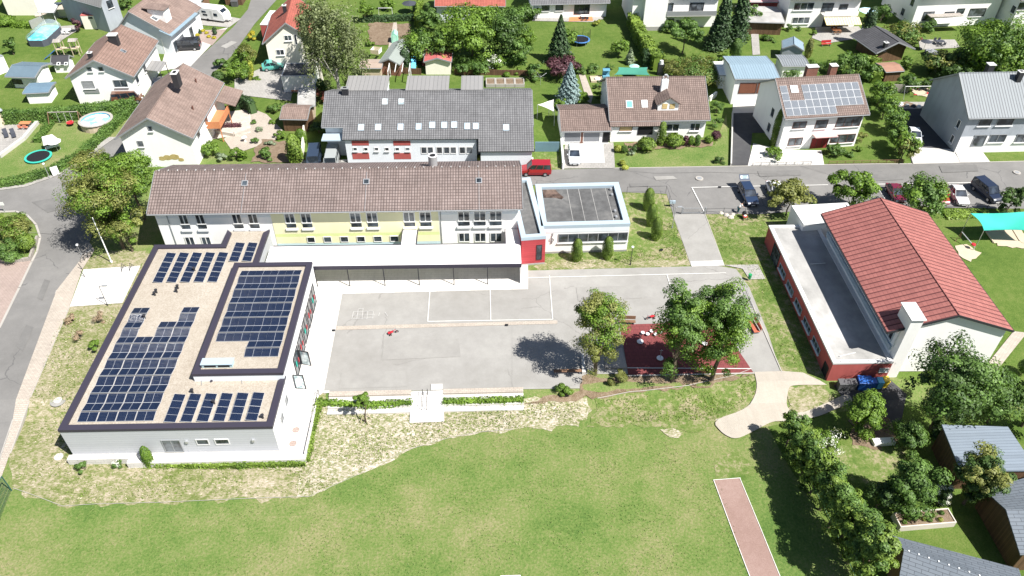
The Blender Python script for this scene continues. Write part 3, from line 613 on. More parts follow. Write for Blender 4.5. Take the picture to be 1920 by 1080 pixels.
def slope(h, which=0):
    """slope plane frame: 0 = the slope starting at the near/left eave, 1 = the other"""
    W, m, ze, r, P = h.W, h.m, h.ze, h.rise, h.P
    if which == 0: o = P(0, 0, ze); up = Vector(P(0, m, r))
    else: o = P(0, W, ze); up = Vector(P(0, m-W, r))
    e1 = Vector(P(1, 0, 0)); e2 = up.normalized(); n = e1.cross(e2)
    if n.z < 0: n = -n
    return Vector(o), e1, e2, n
def suv(h, w, x, y):
    o, e1, e2, n = slope(h, w); p = h.fr.hit(x, y, o, n)-o; return p.dot(e1), p.dot(e2)
def skylight(h, w, x, y, su=.8, sv=1.1, g=None, name='skylight', fm=None):
    o, e1, e2, n = slope(h, w); u, v = suv(h, w, x, y); fn = planeT(o, e1, e2, n)
    mb = MB(fn); r4(mb, u-su/2, u+su/2, v-sv/2, v+sv/2, .09, .001, .11); f = mb.build(name, fm or whitef, h.root)
    MB(fn).box(u-su/2+.06, u+su/2-.06, v-sv/2+.06, v+sv/2-.06, .0, .07).build('pane', g or gl_b, f)
def chimney(h, w, x, y, sx=.7, sy=.7, up=1.0, body=None, cap=None, name='chimney'):
    """(x, y) pixel of the foot of the stack on slope w"""
    o, e1, e2, n = slope(h, w); u, v = suv(h, w, x, y); p = o+e1*u+e2*v
    z1 = p.z+up; c = MB().box(p.x-sx/2, p.x+sx/2, p.y-sy/2, p.y+sy/2, p.z-.8, z1).build(name, body or brick_red, h.root)
    mb = MB(); mb.box(p.x-sx/2-.07, p.x+sx/2+.07, p.y-sy/2-.07, p.y+sy/2+.07, z1, z1+.09); mb.build('chimney_cap', cap or cop_white, c)
    MB().box(p.x-sx*.28, p.x+sx*.28, p.y-sy*.28, p.y+sy*.28, z1+.09, z1+.13).build('flue', black, c)
    return c
def spipe(h, s, u, z1, z0=0):
    MB(wallT(h, s)).tube([(u, z0, .09), (u, z1, .09)], .05, 6).build('downpipe', grey, h.root)
# ---------------------------------------------------------------- main school building
sc_ = gable('school_building', 'long two-storey school building with brown tiled gable roof and a yellow middle section', 'school', (275, 401), (980, 391), 6.5, (317, 309), (286, 321), 'x', w_white, t_school, ox=.5, oy=.7, t=.22)
h = sc_
zt = 6.42-.24
uA, _ = wuv(h, 'F', 509, 410); uB, _ = wuv(h, 'F', 822, 405)
panel(h, 'F', 0, 0, 0, 0, w_yel, 'yellow_panel', .05, uv=(uA, uB, 2.75, 6.2))
panel(h, 'F', 0, 0, 0, 0, w_yel2, 'lime_band', .05, uv=(uA, uB, 2.3, 2.748))
panel(h, 'F', 0, 0, 0, 0, w_yel, 'yellow_panel', .05, uv=(uA, uB, 1.3, 2.298))
panel(h, 'F', 0, 0, 0, 0, w_blu, 'blue_band', .05, uv=(uA, uB, 0.0, 1.298))
panel(h, 'F', 0, 0, 0, 0, w_coolwhite, 'eave_shade_band', .04, uv=(.6, uA-.01, 5.3, 6.2)); panel(h, 'F', 0, 0, 0, 0, w_coolwhite, 'eave_shade_band', .04, uv=(uB+.01, h.L-.6, 5.3, 6.2))  # cool white strips paint the eave's shadow onto the upper wall
for x in (344.5, 375.5, 444.5, 474.5, 543.5, 574, 666.5, 697.5, 767, 797.5, 869.5, 899.5, 929.5):
    yt = 401.5-(x-344)*.0113; w_ = 12.0
    o_ = .055 if 509 < x < 822 else .045
    u0, v1 = wuv(h, 'F', x-w_, yt); u1, v0 = wuv(h, 'F', x+w_, yt+19)
    f = win(h, 'F', 0, 0, 0, 0, n=2, uv=(u0, u1, v0, v1), off=o_, fw=.11, g=gl2 if x > 620 else gl, sill=False)
    MB(wallT(h, 'F')).box(u0+.05, u1-.05, v0-.62, v0-.06, o_, o_+.03).build('lower_pane', gl, f)
    MB(wallT(h, 'F')).box(u0-.1, u1+.1, v0-.98, v0-.70, o_+.002, o_+.16).build('sill', whitef, f)
for x in (356, 386.5): win(h, 'F', x-11, 443.5, x+12, 460, n=2, fw=.09, off=.01, g=gl, sill=False)
for x in (870.5, 900.5, 930): win(h, 'F', x-11, 436, x+11, 453, n=2, fw=.09, off=.01, g=gl, sill=False)
for x in (583.5, 614.5, 646, 677, 708.5, 739.5): win(h, 'F', x-8.5, 443.5-(x-583)*.013, x+8.5, 454-(x-583)*.013, n=1, fw=.06, off=.06, g=gl, sill=False)
for u in (1.9, uB+.25): spipe(h, 'F', u, 6.2)
for px, py in ((459, 344), (687, 341), (898, 339)):
    skylight(h, 0, px, py, .75, .75, g=gl, name='roof_hatch', fm=galv)
    o, e1, e2, n = slope(h, 0); u, v = suv(h, 0, px, py)
    MB(planeT(o, e1, e2, n)).box(u-.02, u+.02, v-4.2, v+1.4, .02, .05).build('lightning_wire', galv, h.root)
mb = MB()
for i in range(int(h.L/1.1)): mb.box(.5+i*1.1, .56+i*1.1, h.m-.13, h.m+.13, h.ze+h.rise+.06, h.ze+h.rise+.13)
mb.build('ridge_clip', cop_white, h.root)
p = h.fr.hit(812, 309, (0, h.m+1.6, 0), (0, 1, 0))
st = MB().cyl((p.x, p.y), .55, h.ze+h.rise-1.6, h.ze+h.rise+.7, 18).build('flue_stack', galv, h.root); MB().ring((p.x, p.y), .58, .40, h.ze+h.rise+.701, h.ze+h.rise+.80).build('flue_rim', cop_white, st)
MB().cyl((p.x, p.y), .40, h.ze+h.rise+.702, h.ze+h.rise+.73, 18).build('flue_opening', black, st)
MB().box(h.ox+.02, h.L-h.ox-.02, h.oy-.03, h.oy-.001, -.1, .35).build('plinth', plinth, h.root)
# ---------------------------------------------------------------- canopy along the school (white gravel roof)
def polyroof(root, px, z, t, roofm, fr, name='roof', inset=0.0, wall=None, zb=0.0):
    pts = [fr.g(*p, z) for p in px]; pts = [(p.x, p.y) for p in pts]
    return pts, MB().prism(pts, z-t, z).build(name, roofm, root)
ca = G(587, 501, 3.1); fr = Fr((ca.x, ca.y, 0), math.atan2((G(978, 496, 3.1)-ca).y, (G(978, 496, 3.1)-ca).x))
can = thing('canopy_roof', 'long flat white canopy roof on slim dark posts in front of the school', 'canopy', (ca.x, ca.y, 0), fr.rz)
q = lambda x, y: tuple(fr.g(x, y, 3.1).xy)
Lc = fr.g(978, 496, 3.1).x
yw = fr.loc(sc_.fr.wor((10, sc_.oy, 0))).y-.04
y1 = q(620, 461)[1]
xa, xb = q(752, 461)[0], q(779, 461)[0]; xc = q(949, 458)[0]
cr = MB()
xl = q(505, 470)[0]
cr.box(xl, Lc-.02, .12, y1, 2.86, 3.08); cr.box(xa, xb, y1+.001, yw, 2.86, 3.08); cr.box(xc, Lc-.02, y1+.001, yw, 2.86, 3.08)
cr.build('roof', roof_white, can)
mb = MB(); mb.box(0, Lc, -.02, .12, 2.70, 3.16); mb.build('fascia', coping, can)
mb = MB()
for x0, x1, yy in ((xl+.3, xa, y1), (xb, xc, y1)): mb.box(x0, x1, yy-.001, yy+.10, 2.86, 3.16)
for x in (xa-.10, xb, xc-.1): mb.box(x, x+.10, y1+.101, yw, 2.86, 3.16)
mb.build('edge_trim', coping, can)
for i, px in enumerate((587, 649, 716.3, 782, 848.5, 913)):
    x = fr.g(px, 502, 3.0).x+.05
    MB().box(x-.05, x+.05, .02, .12, 0, 2.70).build('post', dark, can)
MB().box(Lc-.12, Lc-.02, .13, y1, -.01, 2.85).build('end_wall', w_white, can)
# ---------------------------------------------------------------- music annex with black flat roof
an = flat('music_annex', 'low white annex with black flat roof, grey-blue rim and treble clef', 'annex', (1014.5, 423.7), (1182, 419), (1167, 341), 4.3, w_white, felt, cop_blue, .75, .45)
h = an
win(h, 'F', 1047, 438.5, 1176, 451, n=7, fm=grey, g=gl, fw=.09, name='ribbon_window')
panel(h, 'F', 0, 0, 0, 0, w_coolwhite, 'parapet_face', .03, uv=(.1, h.L-.1, 3.2, 3.83))
MB().box(.04, h.L-.04, -.02, .02, 0, .3).build('plinth', plinth, h.root)
u, v = wuv(h, 'F', 1034.7, 447)      # treble clef
mb = MB(wallT(h, 'F')); S = 1.5
cl = [(0, -.50), (-.10, -.55), (-.12, -.45), (-.02, -.40), (.05, -.48), (.02, -.1), (-.04, .30), (.0, .52), (.08, .50), (.08, .34), (-.05, .12), (-.20, -.05), (-.20, -.24), (-.02, -.32), (.16, -.22), (.17, -.06), (.04, .02), (-.09, -.06), (-.06, -.17), (.02, -.2)]
mb.tube([(u+a*S, v+b*S, .05) for a, b in cl], .022, 5); mb.build('treble_clef', dark, h.root)
for px, py in ((1145, 356), (1147, 366.5), (1153, 397), (1155, 408)):
    p = h.fr.g(px, py, 3.95); c = MB().lathe([(.001, 4.25), (.16, 4.22), (.2, 4.1), (.14, 4.08), (.14, 3.9)], (p.x, p.y), 12).build('roof_vent', galv, h.root)
for px in (1068, 1090, 1114, 1142):
    p = h.fr.g(px, 380, 3.91); MB().box(p.x-.03, p.x+.03, .8, h.D-.8, 3.913, 3.93).build('felt_seam', felt_lt, h.root)
pd = h.fr.g(1040, 361, 3.9)
bl = [(1017, 350), (1040, 354), (1046, 361), (1057, 370), (1053, 374), (1040, 371), (1018, 371)]
MB().prism([tuple(h.fr.g(x, y, 3.9).xy) for x, y in bl], 3.90, 3.917).build('puddle', glass('puddle_mud', (.05, .035, .028), .12, .3), h.root)
cn = flat('entrance_block', 'narrow entrance block with red slatted cladding and flat roof between school and annex', 'annex', (977.5, 446), (1024, 442.5), (1014, 331), 4.3, clad_red, felt, cop_blue, .6, .45)
h = cn; win(h, 'F', 1006, 459.5, 1015.5, 486, fm=dark, sill=False, name='glass_door')
MB().box(.04, h.L-.04, -.02, .02, 0, .25).build('plinth', plinth, h.root)
# ---------------------------------------------------------------- new solar building
ZP = 3.75
nw, sw, se = (282.5, 459), (107.5, 807), (510, 800)
a = G(*sw, ZP); b = G(*se, ZP); pf = Fr((a.x, a.y, 0), math.atan2((b-a).y, (b-a).x)-.0)
pvb = thing('classroom_building', 'new single-storey flat-roofed classroom building with gravel roof, dark parapet and solar panels', 'school building', (a.x, a.y, 0), pf.rz)
L = lambda x, y, z=ZP: tuple(pf.g(x, y, z).xy)
low = [L(*sw), L(*se), L(532.5, 704), L(487, 491.5), L(505.5, 430), L(425, 431), L(415, 463), L(*nw)]
raised = [L(360, 703, ZP+.9), L(531, 698, ZP+.9), L(583.5, 491, ZP+.9), L(438, 492.5, ZP+.9)]
print('PV', [tuple(round(c, 1) for c in p) for p in low], [tuple(round(c, 1) for c in p) for p in raised])
# regularise
X0 = 0.0; XE = low[1][0]; YN = low[7][1]; XW2 = (low[6][0]+low[5][0])/2; XE2 = low[4][0]; YT = min(low[4][1], pf.loc(sc_.fr.wor((10, sc_.oy, 0))).y-.1)
RX0, RX1 = (raised[0][0]+raised[3][0])/2, max(raised[1][0], raised[2][0]); RY0, RY1 = (raised[0][1]+raised[1][1])/2, (raised[2][1]+raised[3][1])/2
XE2 = min(XE2, RX1-2); XE = RX1-.001
lowp = [(0, 0), (XE, 0), (XE, RY0+.5), (XE2, RY0+.5), (XE2, YT), (XW2, YT), (XW2, YN), (0, YN)]
def shrink(P, e):
    n = len(P); out = []
    for i in range(n):
        p, q_, r = Vector(P[i-1]), Vector(P[i]), Vector(P[(i+1) % n])
        d1 = (q_-p).normalized(); d2 = (r-q_).normalized(); n1 = Vector((-d1.y, d1.x)); n2 = Vector((-d2.y, d2.x))
        out.append(tuple(q_+(n1+n2)*e if abs(d1.dot(d2)) < .5 else q_+n1*e))
    return out
MB().prism(shrink(lowp, .06), -.75, ZP-.25).build('wall', clad_white, pvb)
MB().prism(shrink(lowp, .10), ZP-.249, ZP-.20).build('roof', gravel_lt, pvb)
def rim(P, w, z0, z1, skip=()):
    mb = MB(); Q = shrink(P, w); n = len(P)
    for i in range(n):
        if i in skip: continue
        j = (i+1) % n; mb.hexa([(*P[i], z0), (*P[j], z0), (*Q[j], z0), (*Q[i], z0), (*P[i], z1), (*P[j], z1), (*Q[j], z1), (*Q[i], z1)])
    return mb
rim(lowp, .62, ZP-.30, ZP+.02, skip=(2, 4)).build('parapet', coping, pvb)
rz_ = ZP+.9
rb = MB().box(RX0+.05, RX1-.05, RY0+.05, RY1-.05, ZP-.19, rz_-.25).build('upper_wall', w_coolwhite, pvb)
MB().box(XE2+.01, RX1-.06, RY0+.06, RY1-.06, -.1, ZP-.191).build('east_wall', w_white, pvb)
MB().box(RX0+.3, RX1-.3, RY0+.3, RY1-.3, rz_-.249, rz_-.20).build('upper_roof', gravel_lt, pvb)
mb = MB(); r4(mb, RX0, RX1, RY0, RY1, .62, rz_-.30, rz_+.02); mb.build('upper_parapet', coping, pvb)
MB().box(XE-.058, XE-.03, .06, RY0-.3, -.1, ZP-.31).build('white_wall_face', w_white, pvb)
PVH = House(); PVH.fr = pf; PVH.root = pvb; PVH.L = XE; PVH.D = YN; PVH.ox = .03; PVH.oy = .06; setplanes(PVH); PVH.pl['R'] = ((RX1-.03, 0, 0), (0, 1, 0), (1, 0, 0))
h = PVH
win(h, 'F', 301, 825, 346, 846, n=2, fm=grey, g=gl2, sill=False, name='entrance_door')
win(h, 'F', 366, 823.5, 394, 833.5, n=1, fm=cop_white, sill=False); win(h, 'F', 401, 823, 432, 832.5, n=1, fm=cop_white, sill=False)
for px, py in ((351, 827), (475.5, 824.5)):
    u, v = wuv(h, 'F', px, py); MB(wallT(h, 'F')).box(u-.12, u+.12, v-.15, v+.15, .0, .2).build('wall_lamp', galv, pvb)
MB(wallT(h, 'F')).box(.0, XE-.06, -.7, .12, .004, .03).build('plinth', conc, pvb)
# east side windows with red and green blinds, two open glazed doors
for i in range(9):
    y0 = RY0+3.4+i*2.45
    if y0+2.2 > RY1: break
    f = win(h, 'R', 0, 0, 0, 0, n=2, uv=(y0, y0+2.1, .15, 2.9), fm=dark, g=gl, sill=False, off=.01, name='window')
    MB(wallT(h, 'R')).box(y0+.5, y0+.8, 1.2, 1.9, .07, .09).build('window_picture', redp if i % 2 else tealp, f)
    MB(wallT(h, 'R')).box(y0+1.4, y0+1.65, 1.0, 1.6, .07, .09).build('window_picture', redp, f)
for uv in ((2.2, 3.0, 1.3, 2.3), (4.4, 5.2, 1.3, 2.3)): win(h, 'R', 0, 0, 0, 0, uv=uv, sill=False, fm=grey)
for px, py, an_ in ((561, 671, .5), (554, 717, .25)):
    p = pf.g(px, py, 1.0); d = thing('open_door', 'open glazed door leaf standing out from the east wall of the classroom building, %s one' % ('northern' if py < 700 else 'southern'), 'door', pf.wor((RX1, p.y, .05)), pf.rz+R(-15 if py < 700 else -5))
    mb = MB(); mb.box(.05, 1.15, -.03, .03, 0, .12); mb.box(.05, 1.15, -.03, .03, 2.0, 2.12); mb.box(.05, .16, -.03, .03, .12, 2.0); mb.box(1.04, 1.15, -.03, .03, .12, 2.0); mb.build('door_frame', dark, d)
    MB().box(.16, 1.04, -.012, .012, .12, 2.0).build('pane', gl_b, d); MB().tube([(1.08, -.09, .9), (1.08, -.09, 1.2)], .02, 5).build('handle', galv, d)
# skylight hood on the raised roof
p0 = pf.g(379, 690, rz_-.2); p1 = pf.g(437, 687, rz_-.2)
sk = MB(); sk.box(p0.x, p1.x, p0.y, p0.y+.75, rz_-.19, rz_+.25); o = sk.build('ventilation_unit', plain('unit_blue', (.38, .52, .55), var=.06), pvb)
MB().box(p0.x+.25, (p0.x+p1.x)/2-.1, p0.y-.02, p0.y+.003, rz_-.1, rz_+.12).build('grille', black, o); MB().box((p0.x+p1.x)/2+.1, p1.x-.25, p0.y-.02, p0.y+.003, rz_-.1, rz_+.12).build('grille', black, o)
MB().box(p0.x-.08, p1.x+.08, p0.y-.08, p0.y+.85, rz_+.251, rz_+.30).build('hood', cop_blue, o)
for px, py in ((294, 549), (291, 554), (334, 541), (332, 548), (272, 597), (361.5, 736.5), (402, 757), (493, 784), (365, 508)):
    p = pf.g(px, py, ZP-.2); c = MB().cyl((p.x, p.y), .10, ZP-.2, ZP+.22, 10).build('vent_pipe', dark, pvb); MB().cyl((p.x, p.y), .17, ZP+.221, ZP+.30, 10).build('vent_cap', dark, c)
for px, py in ((380, 709), (455, 706)):
    p = pf.g(px, py, ZP-.2); MB().tube([(p.x, p.y, ZP+.6), (p.x, p.y-.3, ZP+.0), (p.x+.2, p.y-1.0, ZP-.15)], .025, 5).build('cable', grey, pvb)
# plaza platform (pale paving on a low base)
pz = [(-.2, -1.2), (XE+3.35, -1.2), (XE+3.35, RY0-1.5), (XE+.0, RY0-1.5), (XE+.0, -.2+.2), (-.2, 0.0)]
e0 = pf.g(572, 862); e1 = pf.g(598, 740)
pz = [(5.4, e0.y-.1), (e0.x, e0.y), (e1.x, e1.y), (e1.x, e1.y+2.5), (XE-.01, e1.y+2.5), (XE-.01, .02), (-.3, .02), (-.3, -.55), (5.4, -.55)]
struct(MB().prism([tuple(pf.wor((x, y, 0)).xy) for x, y in pz], -.8, .085).build('plaza_platform', pv_lt))
for px, py in ((557.5, 815.5), (552, 841)):
    c = T(px, py); c.z = 0; struct(MB().lathe([(.001, .10), (.36, .10), (.36, .05)], n=20).build('manhole_cover', pv_rd, loc=c))
c = T(569.5, 740.5); c.z = 0; struct(MB().ring((0, 0), .38, .33, .05, .10, 20).build('manhole_rim', grey, loc=c))
for px, py, r_ in ((110.5, 857, .42), (109, 751, .40), (109.0, 752, .75)):
    c = T(px, py); struct(MB().lathe([(.001, .09 if r_ < .7 else .06), (r_, .085 if r_ < .7 else .055), (r_, 0)], n=20).build('manhole_cover', conc if r_ < .7 else asph_y, loc=c))
# ---------------------------------------------------------------- solar panels
pv_cell = tiles('solar_cells', (.012, .022, .055), (.010, .018, .046), (.03, .045, .08), .85/4, .48/3, rough=.15, ribs=False, stain=.1, mortar=.012)
pv_cell2 = tiles('solar_cells_pale', (.15, .17, .20), (.13, .15, .18), (.45, .47, .5), .16, .16, rough=.3, ribs=False, stain=.1, mortar=.012)
pv_blue = tiles('solar_cells_blue', (.04, .09, .20), (.03, .07, .17), (.20, .27, .38), .16, .16, rough=.2, ribs=False, stain=.1, mortar=.012)
pframe = plain('panel_frame', (.46, .47, .49), rough=.4, var=.03)
def panel_mesh(w, d, cell=None, mid=True):
    mb = MB(); e = .022; mb.box(0, w, 0, d, -.035, 0)          # frame body
    mb.mi = 1
    if mid: mb.box(e, w/2-.012, e, d-e, .0, .004); mb.box(w/2+.012, w-e, e, d-e, .0, .004)
    else: mb.box(e, w-e, e, d-e, .0, .004)
    o = mb.build('solar_panel', [pframe, cell or pv_cell]); me = o.data; bpy.data.objects.remove(o); return me
PM = panel_mesh(1.70, 1.05)
def place_panel(me, o, e1, e2, n, label, group):
    ob = bpy.data.objects.new('solar_panel', me); col.objects.link(ob)
    ob.matrix_world = Matrix(((e1.x, e2.x, n.x, o.x), (e1.y, e2.y, n.y, o.y), (e1.z, e2.z, n.z, o.z), (0, 0, 0, 1)))
    return tag(ob, label, 'solar panel', group)
X = Vector((1, 0, 0)); Y = Vector((0, 1, 0)); Z = Vector((0, 0, 1))
Mpf = Matrix.Rotation(pf.rz, 3, 'Z')
def pvp(x, y, z, tilt, wide, label, group, up=1):
    """panel on the flat roof, local (x, y) of its low corner"""
    if wide:
        e1 = X; e2 = Vector((0, math.cos(tilt), math.sin(tilt)))
        o = Vector((x, y, z+(.08 if tilt > 0 else .08+math.sin(-tilt)*1.05)))
    else:
        e1 = Vector((0, 1, 0)); e2 = Vector((-math.cos(tilt), 0, math.sin(tilt))); o = Vector((x, y, z+.08))
    n = e1.cross(e2); place_panel(PM, Mpf@o+pf.O, Mpf@e1, Mpf@e2, Mpf@n, label, group)
TL = R(9)
ORD = ['first', 'second', 'third', 'fourth', 'fifth', 'sixth', 'seventh', 'eighth', 'ninth', 'tenth', 'eleventh', 'twelfth', 'thirteenth', 'fourteenth']
def field(x0, y0, z, rows, keep, where, group, sx, ytot):
    """rows tilted back to back with a gap at each high edge; row 0 is the southernmost and faces the viewer"""
    gap = (ytot-rows*1.045)/(rows/2)
    for r in range(rows):
        for c in range(4):
            if keep(r, c): pvp(x0+c*sx, y0+r*1.045+((r+1)//2)*gap, z, TL if r % 2 == 0 else -TL, True, 'solar panel %s from left in %s row from front of %s' % (ORD[c], ORD[r], where), group)
p00 = pf.g(144, 791, ZP-.1); p01 = pf.g(288, 790, ZP-.1); p10 = pf.g(240, 577, ZP-.1)
field(p00.x, p00.y, ZP-.2, 14, lambda r, c: r <= (13, 9, 11, 13)[c], 'large stepped west field', 'solar panels of the large stepped west field', (p01.x-p00.x)/4, p10.y-p00.y)
q00 = pf.g(457, 669, rz_-.1); q01 = pf.g(521, 667, rz_-.1); q10 = pf.g(560, 506, rz_-.1); sx2 = (q01.x-q00.x)/2
field(q00.x-2*sx2, q00.y, rz_-.2, 12, lambda r, c: c >= 2 or r >= 2, 'raised roof field', 'solar panels on the raised roof', sx2, q10.y-q00.y)
def column(px_b, px_t, n, ci, label, group):
    b_ = pf.g(*px_b, ZP-.1); t_ = pf.g(*px_t, ZP-.1); st = (t_.y-b_.y)/n
    for i in range(n): pvp(b_.x+1.0, b_.y+i*st, ZP-.2, R(8), False, 'narrow solar panel, %s in %s column from left of %s' % (('front', 'middle', 'rear')[i if n == 3 else 2*i], ORD[ci], label), group)
for i in range(5): column((287+i*25.6, 530-i*.3), (310+i*24.9, 474-i*.2), 3, i, 'five along north parapet', 'solar panels in five columns along the north parapet')
for i in range(2): column((430+i*24.5, 490.5-i*.3), (441+i*23.8, 455), 2, i, 'two on northern arm', 'solar panels in two columns on the northern arm')
for i in range(6): column((308+i*30.6, 792-i*.6), (326.5+i*29.4, 740-i*.7), 2, i, 'six behind south parapet', 'solar panels in six columns behind the south parapet')
# ---------------------------------------------------------------- gym
gy = gable('sports_hall', 'tall white sports hall with red tiled gable roof and clerestory windows', 'sports hall', (1664, 623), (1901, 620), 6.2, (1747.5, 398.7), (1800, 591), 'y', w_white, t_red, ox=.45, oy=.35, t=.2, zb=-.8, fascia=dark, oxl=1.42)
h = gy
print('gym ze check back-left', PJ(h.fr.wor((0, h.D, 5.9))), 'want (1549,405)')
n = 6; span = (h.D-1.4)/n
for i in range(n):
    y0 = .8+i*span; win(h, 'L', 0, 0, 0, 0, uv=(y0, y0+span-.75, 4.0, 5.75), n=3, fm=cop_blue, g=gl, sill=False, name='clerestory_window', fw=.14)
MB(wallT(h, 'L')).box(.4, h.D-.4, 3.3, 3.8, .002, .22).build('flashing', cop_blue, h.root)
MB().box(h.ox-.03, h.L-h.ox+.03, h.oy-.03, h.oy-.002, -.8, .1).build('plinth', plinth, h.root)
# low red wing along its west side
wg = flat('changing_room_wing', 'low red-walled wing with pale flat roof along the west side of the sports hall', 'annex', (1562.5, 681), (1676, 679), (1446, 422), 2.7, w_red, felt_lt, cop_white, .45, .2, zb=-.8)

h = wg
for i in range(5):
    y0 = 3.0+i*3.1; win(h, 'L', 0, 0, 0, 0, uv=(y0, y0+2.2, .75, 1.55), n=3, fm=cop_blue, sill=True, name='strip_window')
win(h, 'L', 0, 0, 0, 0, uv=(18.2, 20.6, -.4, 2.3), n=3, fm=dark, sill=False, name='glazed_entrance')
win(h, 'L', 0, 0, 0, 0, uv=(.4, 1.5, -.6, 1.5), fm=dark, g=black, sill=False, name='side_door')
win(h, 'F', 1650, 690, 1664, 698, fm=cop_white, g=cop_blue, sill=False)
mb = MB()
for i in range(22): mb.box(.18, .25, .8+i*1.02, .87+i*1.02, h.ze, h.ze+.06)
for i in range(6): mb.box(.8+i*.95, .87+i*.95, .18, .25, h.ze, h.ze+.06)
mb.build('parapet_clip', dark, h.root)
for s in ((1.6, 4.6, .9), (3.4, 18.5, .6)): MB().tube([(s[0]-.6, s[1]-2.6 if s[1] > 10 else 1.0, h.ze-.05), (s[0]+1.2, s[1]-2.5 if s[1] > 10 else 1.45, h.ze-.02)], .05, 6).build('roof_pipe', cop_white, h.root)
# white stack wall at the south-west corner
MB().box(1.58, 2.80, -.45, 1.9, -.8, 8.05).build('chimney_stack', w_white, gy.root)
MB().box(1.45, 2.95, -.6, 2.05, 8.25, 8.37).build('chimney_cap', cop_white, gy.root)
MB().box(1.7, 2.68, -.33, 1.78, 8.051, 8.25).build('flue', black, gy.root)
MB().hexa([(1.40, .36, 2.5), (1.579, .36, 2.5), (1.579, 1.88, 2.5), (1.40, 1.88, 2.5), (1.40, .36, 5.6), (1.579, .36, 5.6), (1.579, 1.88, 5.6), (1.40, 1.88, 5.6)]).build('side_wall', w_coolwhite, gy.root)  # cool white puts the bluish shade of this west face into its colour
# white flat-roofed block at its north end
nb = flat('store_block', 'white flat-roofed block at the north end of the sports hall', 'annex', (1507, 421), (1615, 415), (1489, 385), 3.6, w_white, roof_white, cop_white, .3, .2)
# ================================================================ neighbouring houses
def gh(name, label, cat, bl, br, ze, D, rise, ridge='x', ox=.3, oy=.4, **k):
    """gable house from the pixels of its front wall's foot"""
    a = T(*bl); b = T(*br); d = (b-a); d.z = 0; d.normalize(); n = Vector((-d.y, d.x, 0))
    A = a-d*ox-n*oy; B = b+d*ox-n*oy; A.z = B.z = ze
    return gable(name, label, cat, A, B, ze, D+2*oy, rise, ridge, ox=ox, oy=oy, **k)
def extend(h, w, u0, u1, dv, mat, t=.18, wall=None):
    """carry a stretch of slope w further down by dv metres"""
    o, e1, e2, n = slope(h, w); fn = planeT(o, e1, e2, n)
    MB(fn).box(u0, u1, -dv, -.001, -t, .004).build('roof_extension', mat, h.root)
    if wall is not None:
        z = lambda y: h.ze+(y)*h.rise/h.m-t-.03
        y0 = -dv*e2.xy.length+.35; MB().hexa([(u0+.3, y0, 0), (u1-.3, y0, 0), (u1-.3, h.oy-.01, 0), (u0+.3, h.oy-.01, 0), (u0+.3, y0, z(y0)), (u1-.3, y0, z(y0)), (u1-.3, h.oy-.01, z(h.oy)), (u0+.3, h.oy-.01, z(h.oy))]).build('wall', wall, h.root)
        h.pl['E'] = ((0, y0, 0), (1, 0, 0), (0, -1, 0))
# --- brown-roofed house beside the tree (corner house)
h = gable('gabled_house', 'white house with large weathered brown roof and wooden balcony, behind the corner tree', 'house', (215, 260), (361, 259), 4.9, (412, 155), (274, 221), 'y', w_white, t_pale, ox=.6, oy=.5)
win(h, 'F', 276, 237, 287, 246, fm=grey); win(h, 'F', 256, 264, 271, 275, fm=grey)
chimney(h, 0, 332, 152, .8, 1.3, 1.3, dark, cop_white)
for a in ((368, 154), (362, 205)):
    o, e1, e2, n = slope(h, 1); u, v = suv(h, 1, *a); p = o+e1*u+e2*v; MB().cyl((p.x, p.y), .12, p.z-.1, p.z+.55, 8).build('vent_pipe', brownf, h.root)
bx = h.L-h.ox
for i, (y0, y1) in enumerate(((3, 4.2), (7, 8.2))): win(h, 'R', 0, 0, 0, 0, uv=(y0, y1, 2.9, 4.0), fm=grey)
mb = MB(); mb.box(bx+.01, bx+2.0, 7.2, 12.6, 2.3, 2.45); mb.build('balcony_floor', wood_or, h.root)
mb = MB(); mb.box(bx+1.92, bx+2.0, 7.2, 12.6, 2.451, 3.4); mb.box(bx+.01, bx+1.919, 7.2, 7.28, 2.451, 3.4); mb.build('balcony_rail', wood_or, h.root)
for y in (7.3, 12.4): MB().box(bx+1.8, bx+1.92, y, y+.12, 0, 2.299).build('post', wood_or, h.root)
MB().hexa([(h.L-.1, 12.0, 4.2), (h.L+2.6, 12.0, 3.3), (h.L+2.6, h.D+.2, 3.3), (h.L-.1, h.D+.2, 4.2), (h.L-.1, 12.0, 4.35), (h.L+2.6, 12.0, 3.45), (h.L+2.6, h.D+.2, 3.45), (h.L-.1, h.D+.2, 4.35)]).build('lean_to_roof', t_pale, h.root)
u, v = wuv(h, 'F', 320, 297)
fn = wallT(h, 'F'); mb = MB(fn)
for i, (a, b, r_) in enumerate(((-1.2, 0, .5), (-.4, .15, .6), (.6, .25, .65), (1.4, -.2, .4))): mb.prism([(u+a+r_*math.cos(k*.628)*(1+.25*math.sin(k*2.3)), v+b+r_*.7*math.sin(k*.628)) for k in range(10)], .003+i*.004, .02+i*.004)
mb.build('wall_mural', plain('mural_ochre', (.42, .33, .14), var=.3, scale=2), h.root)
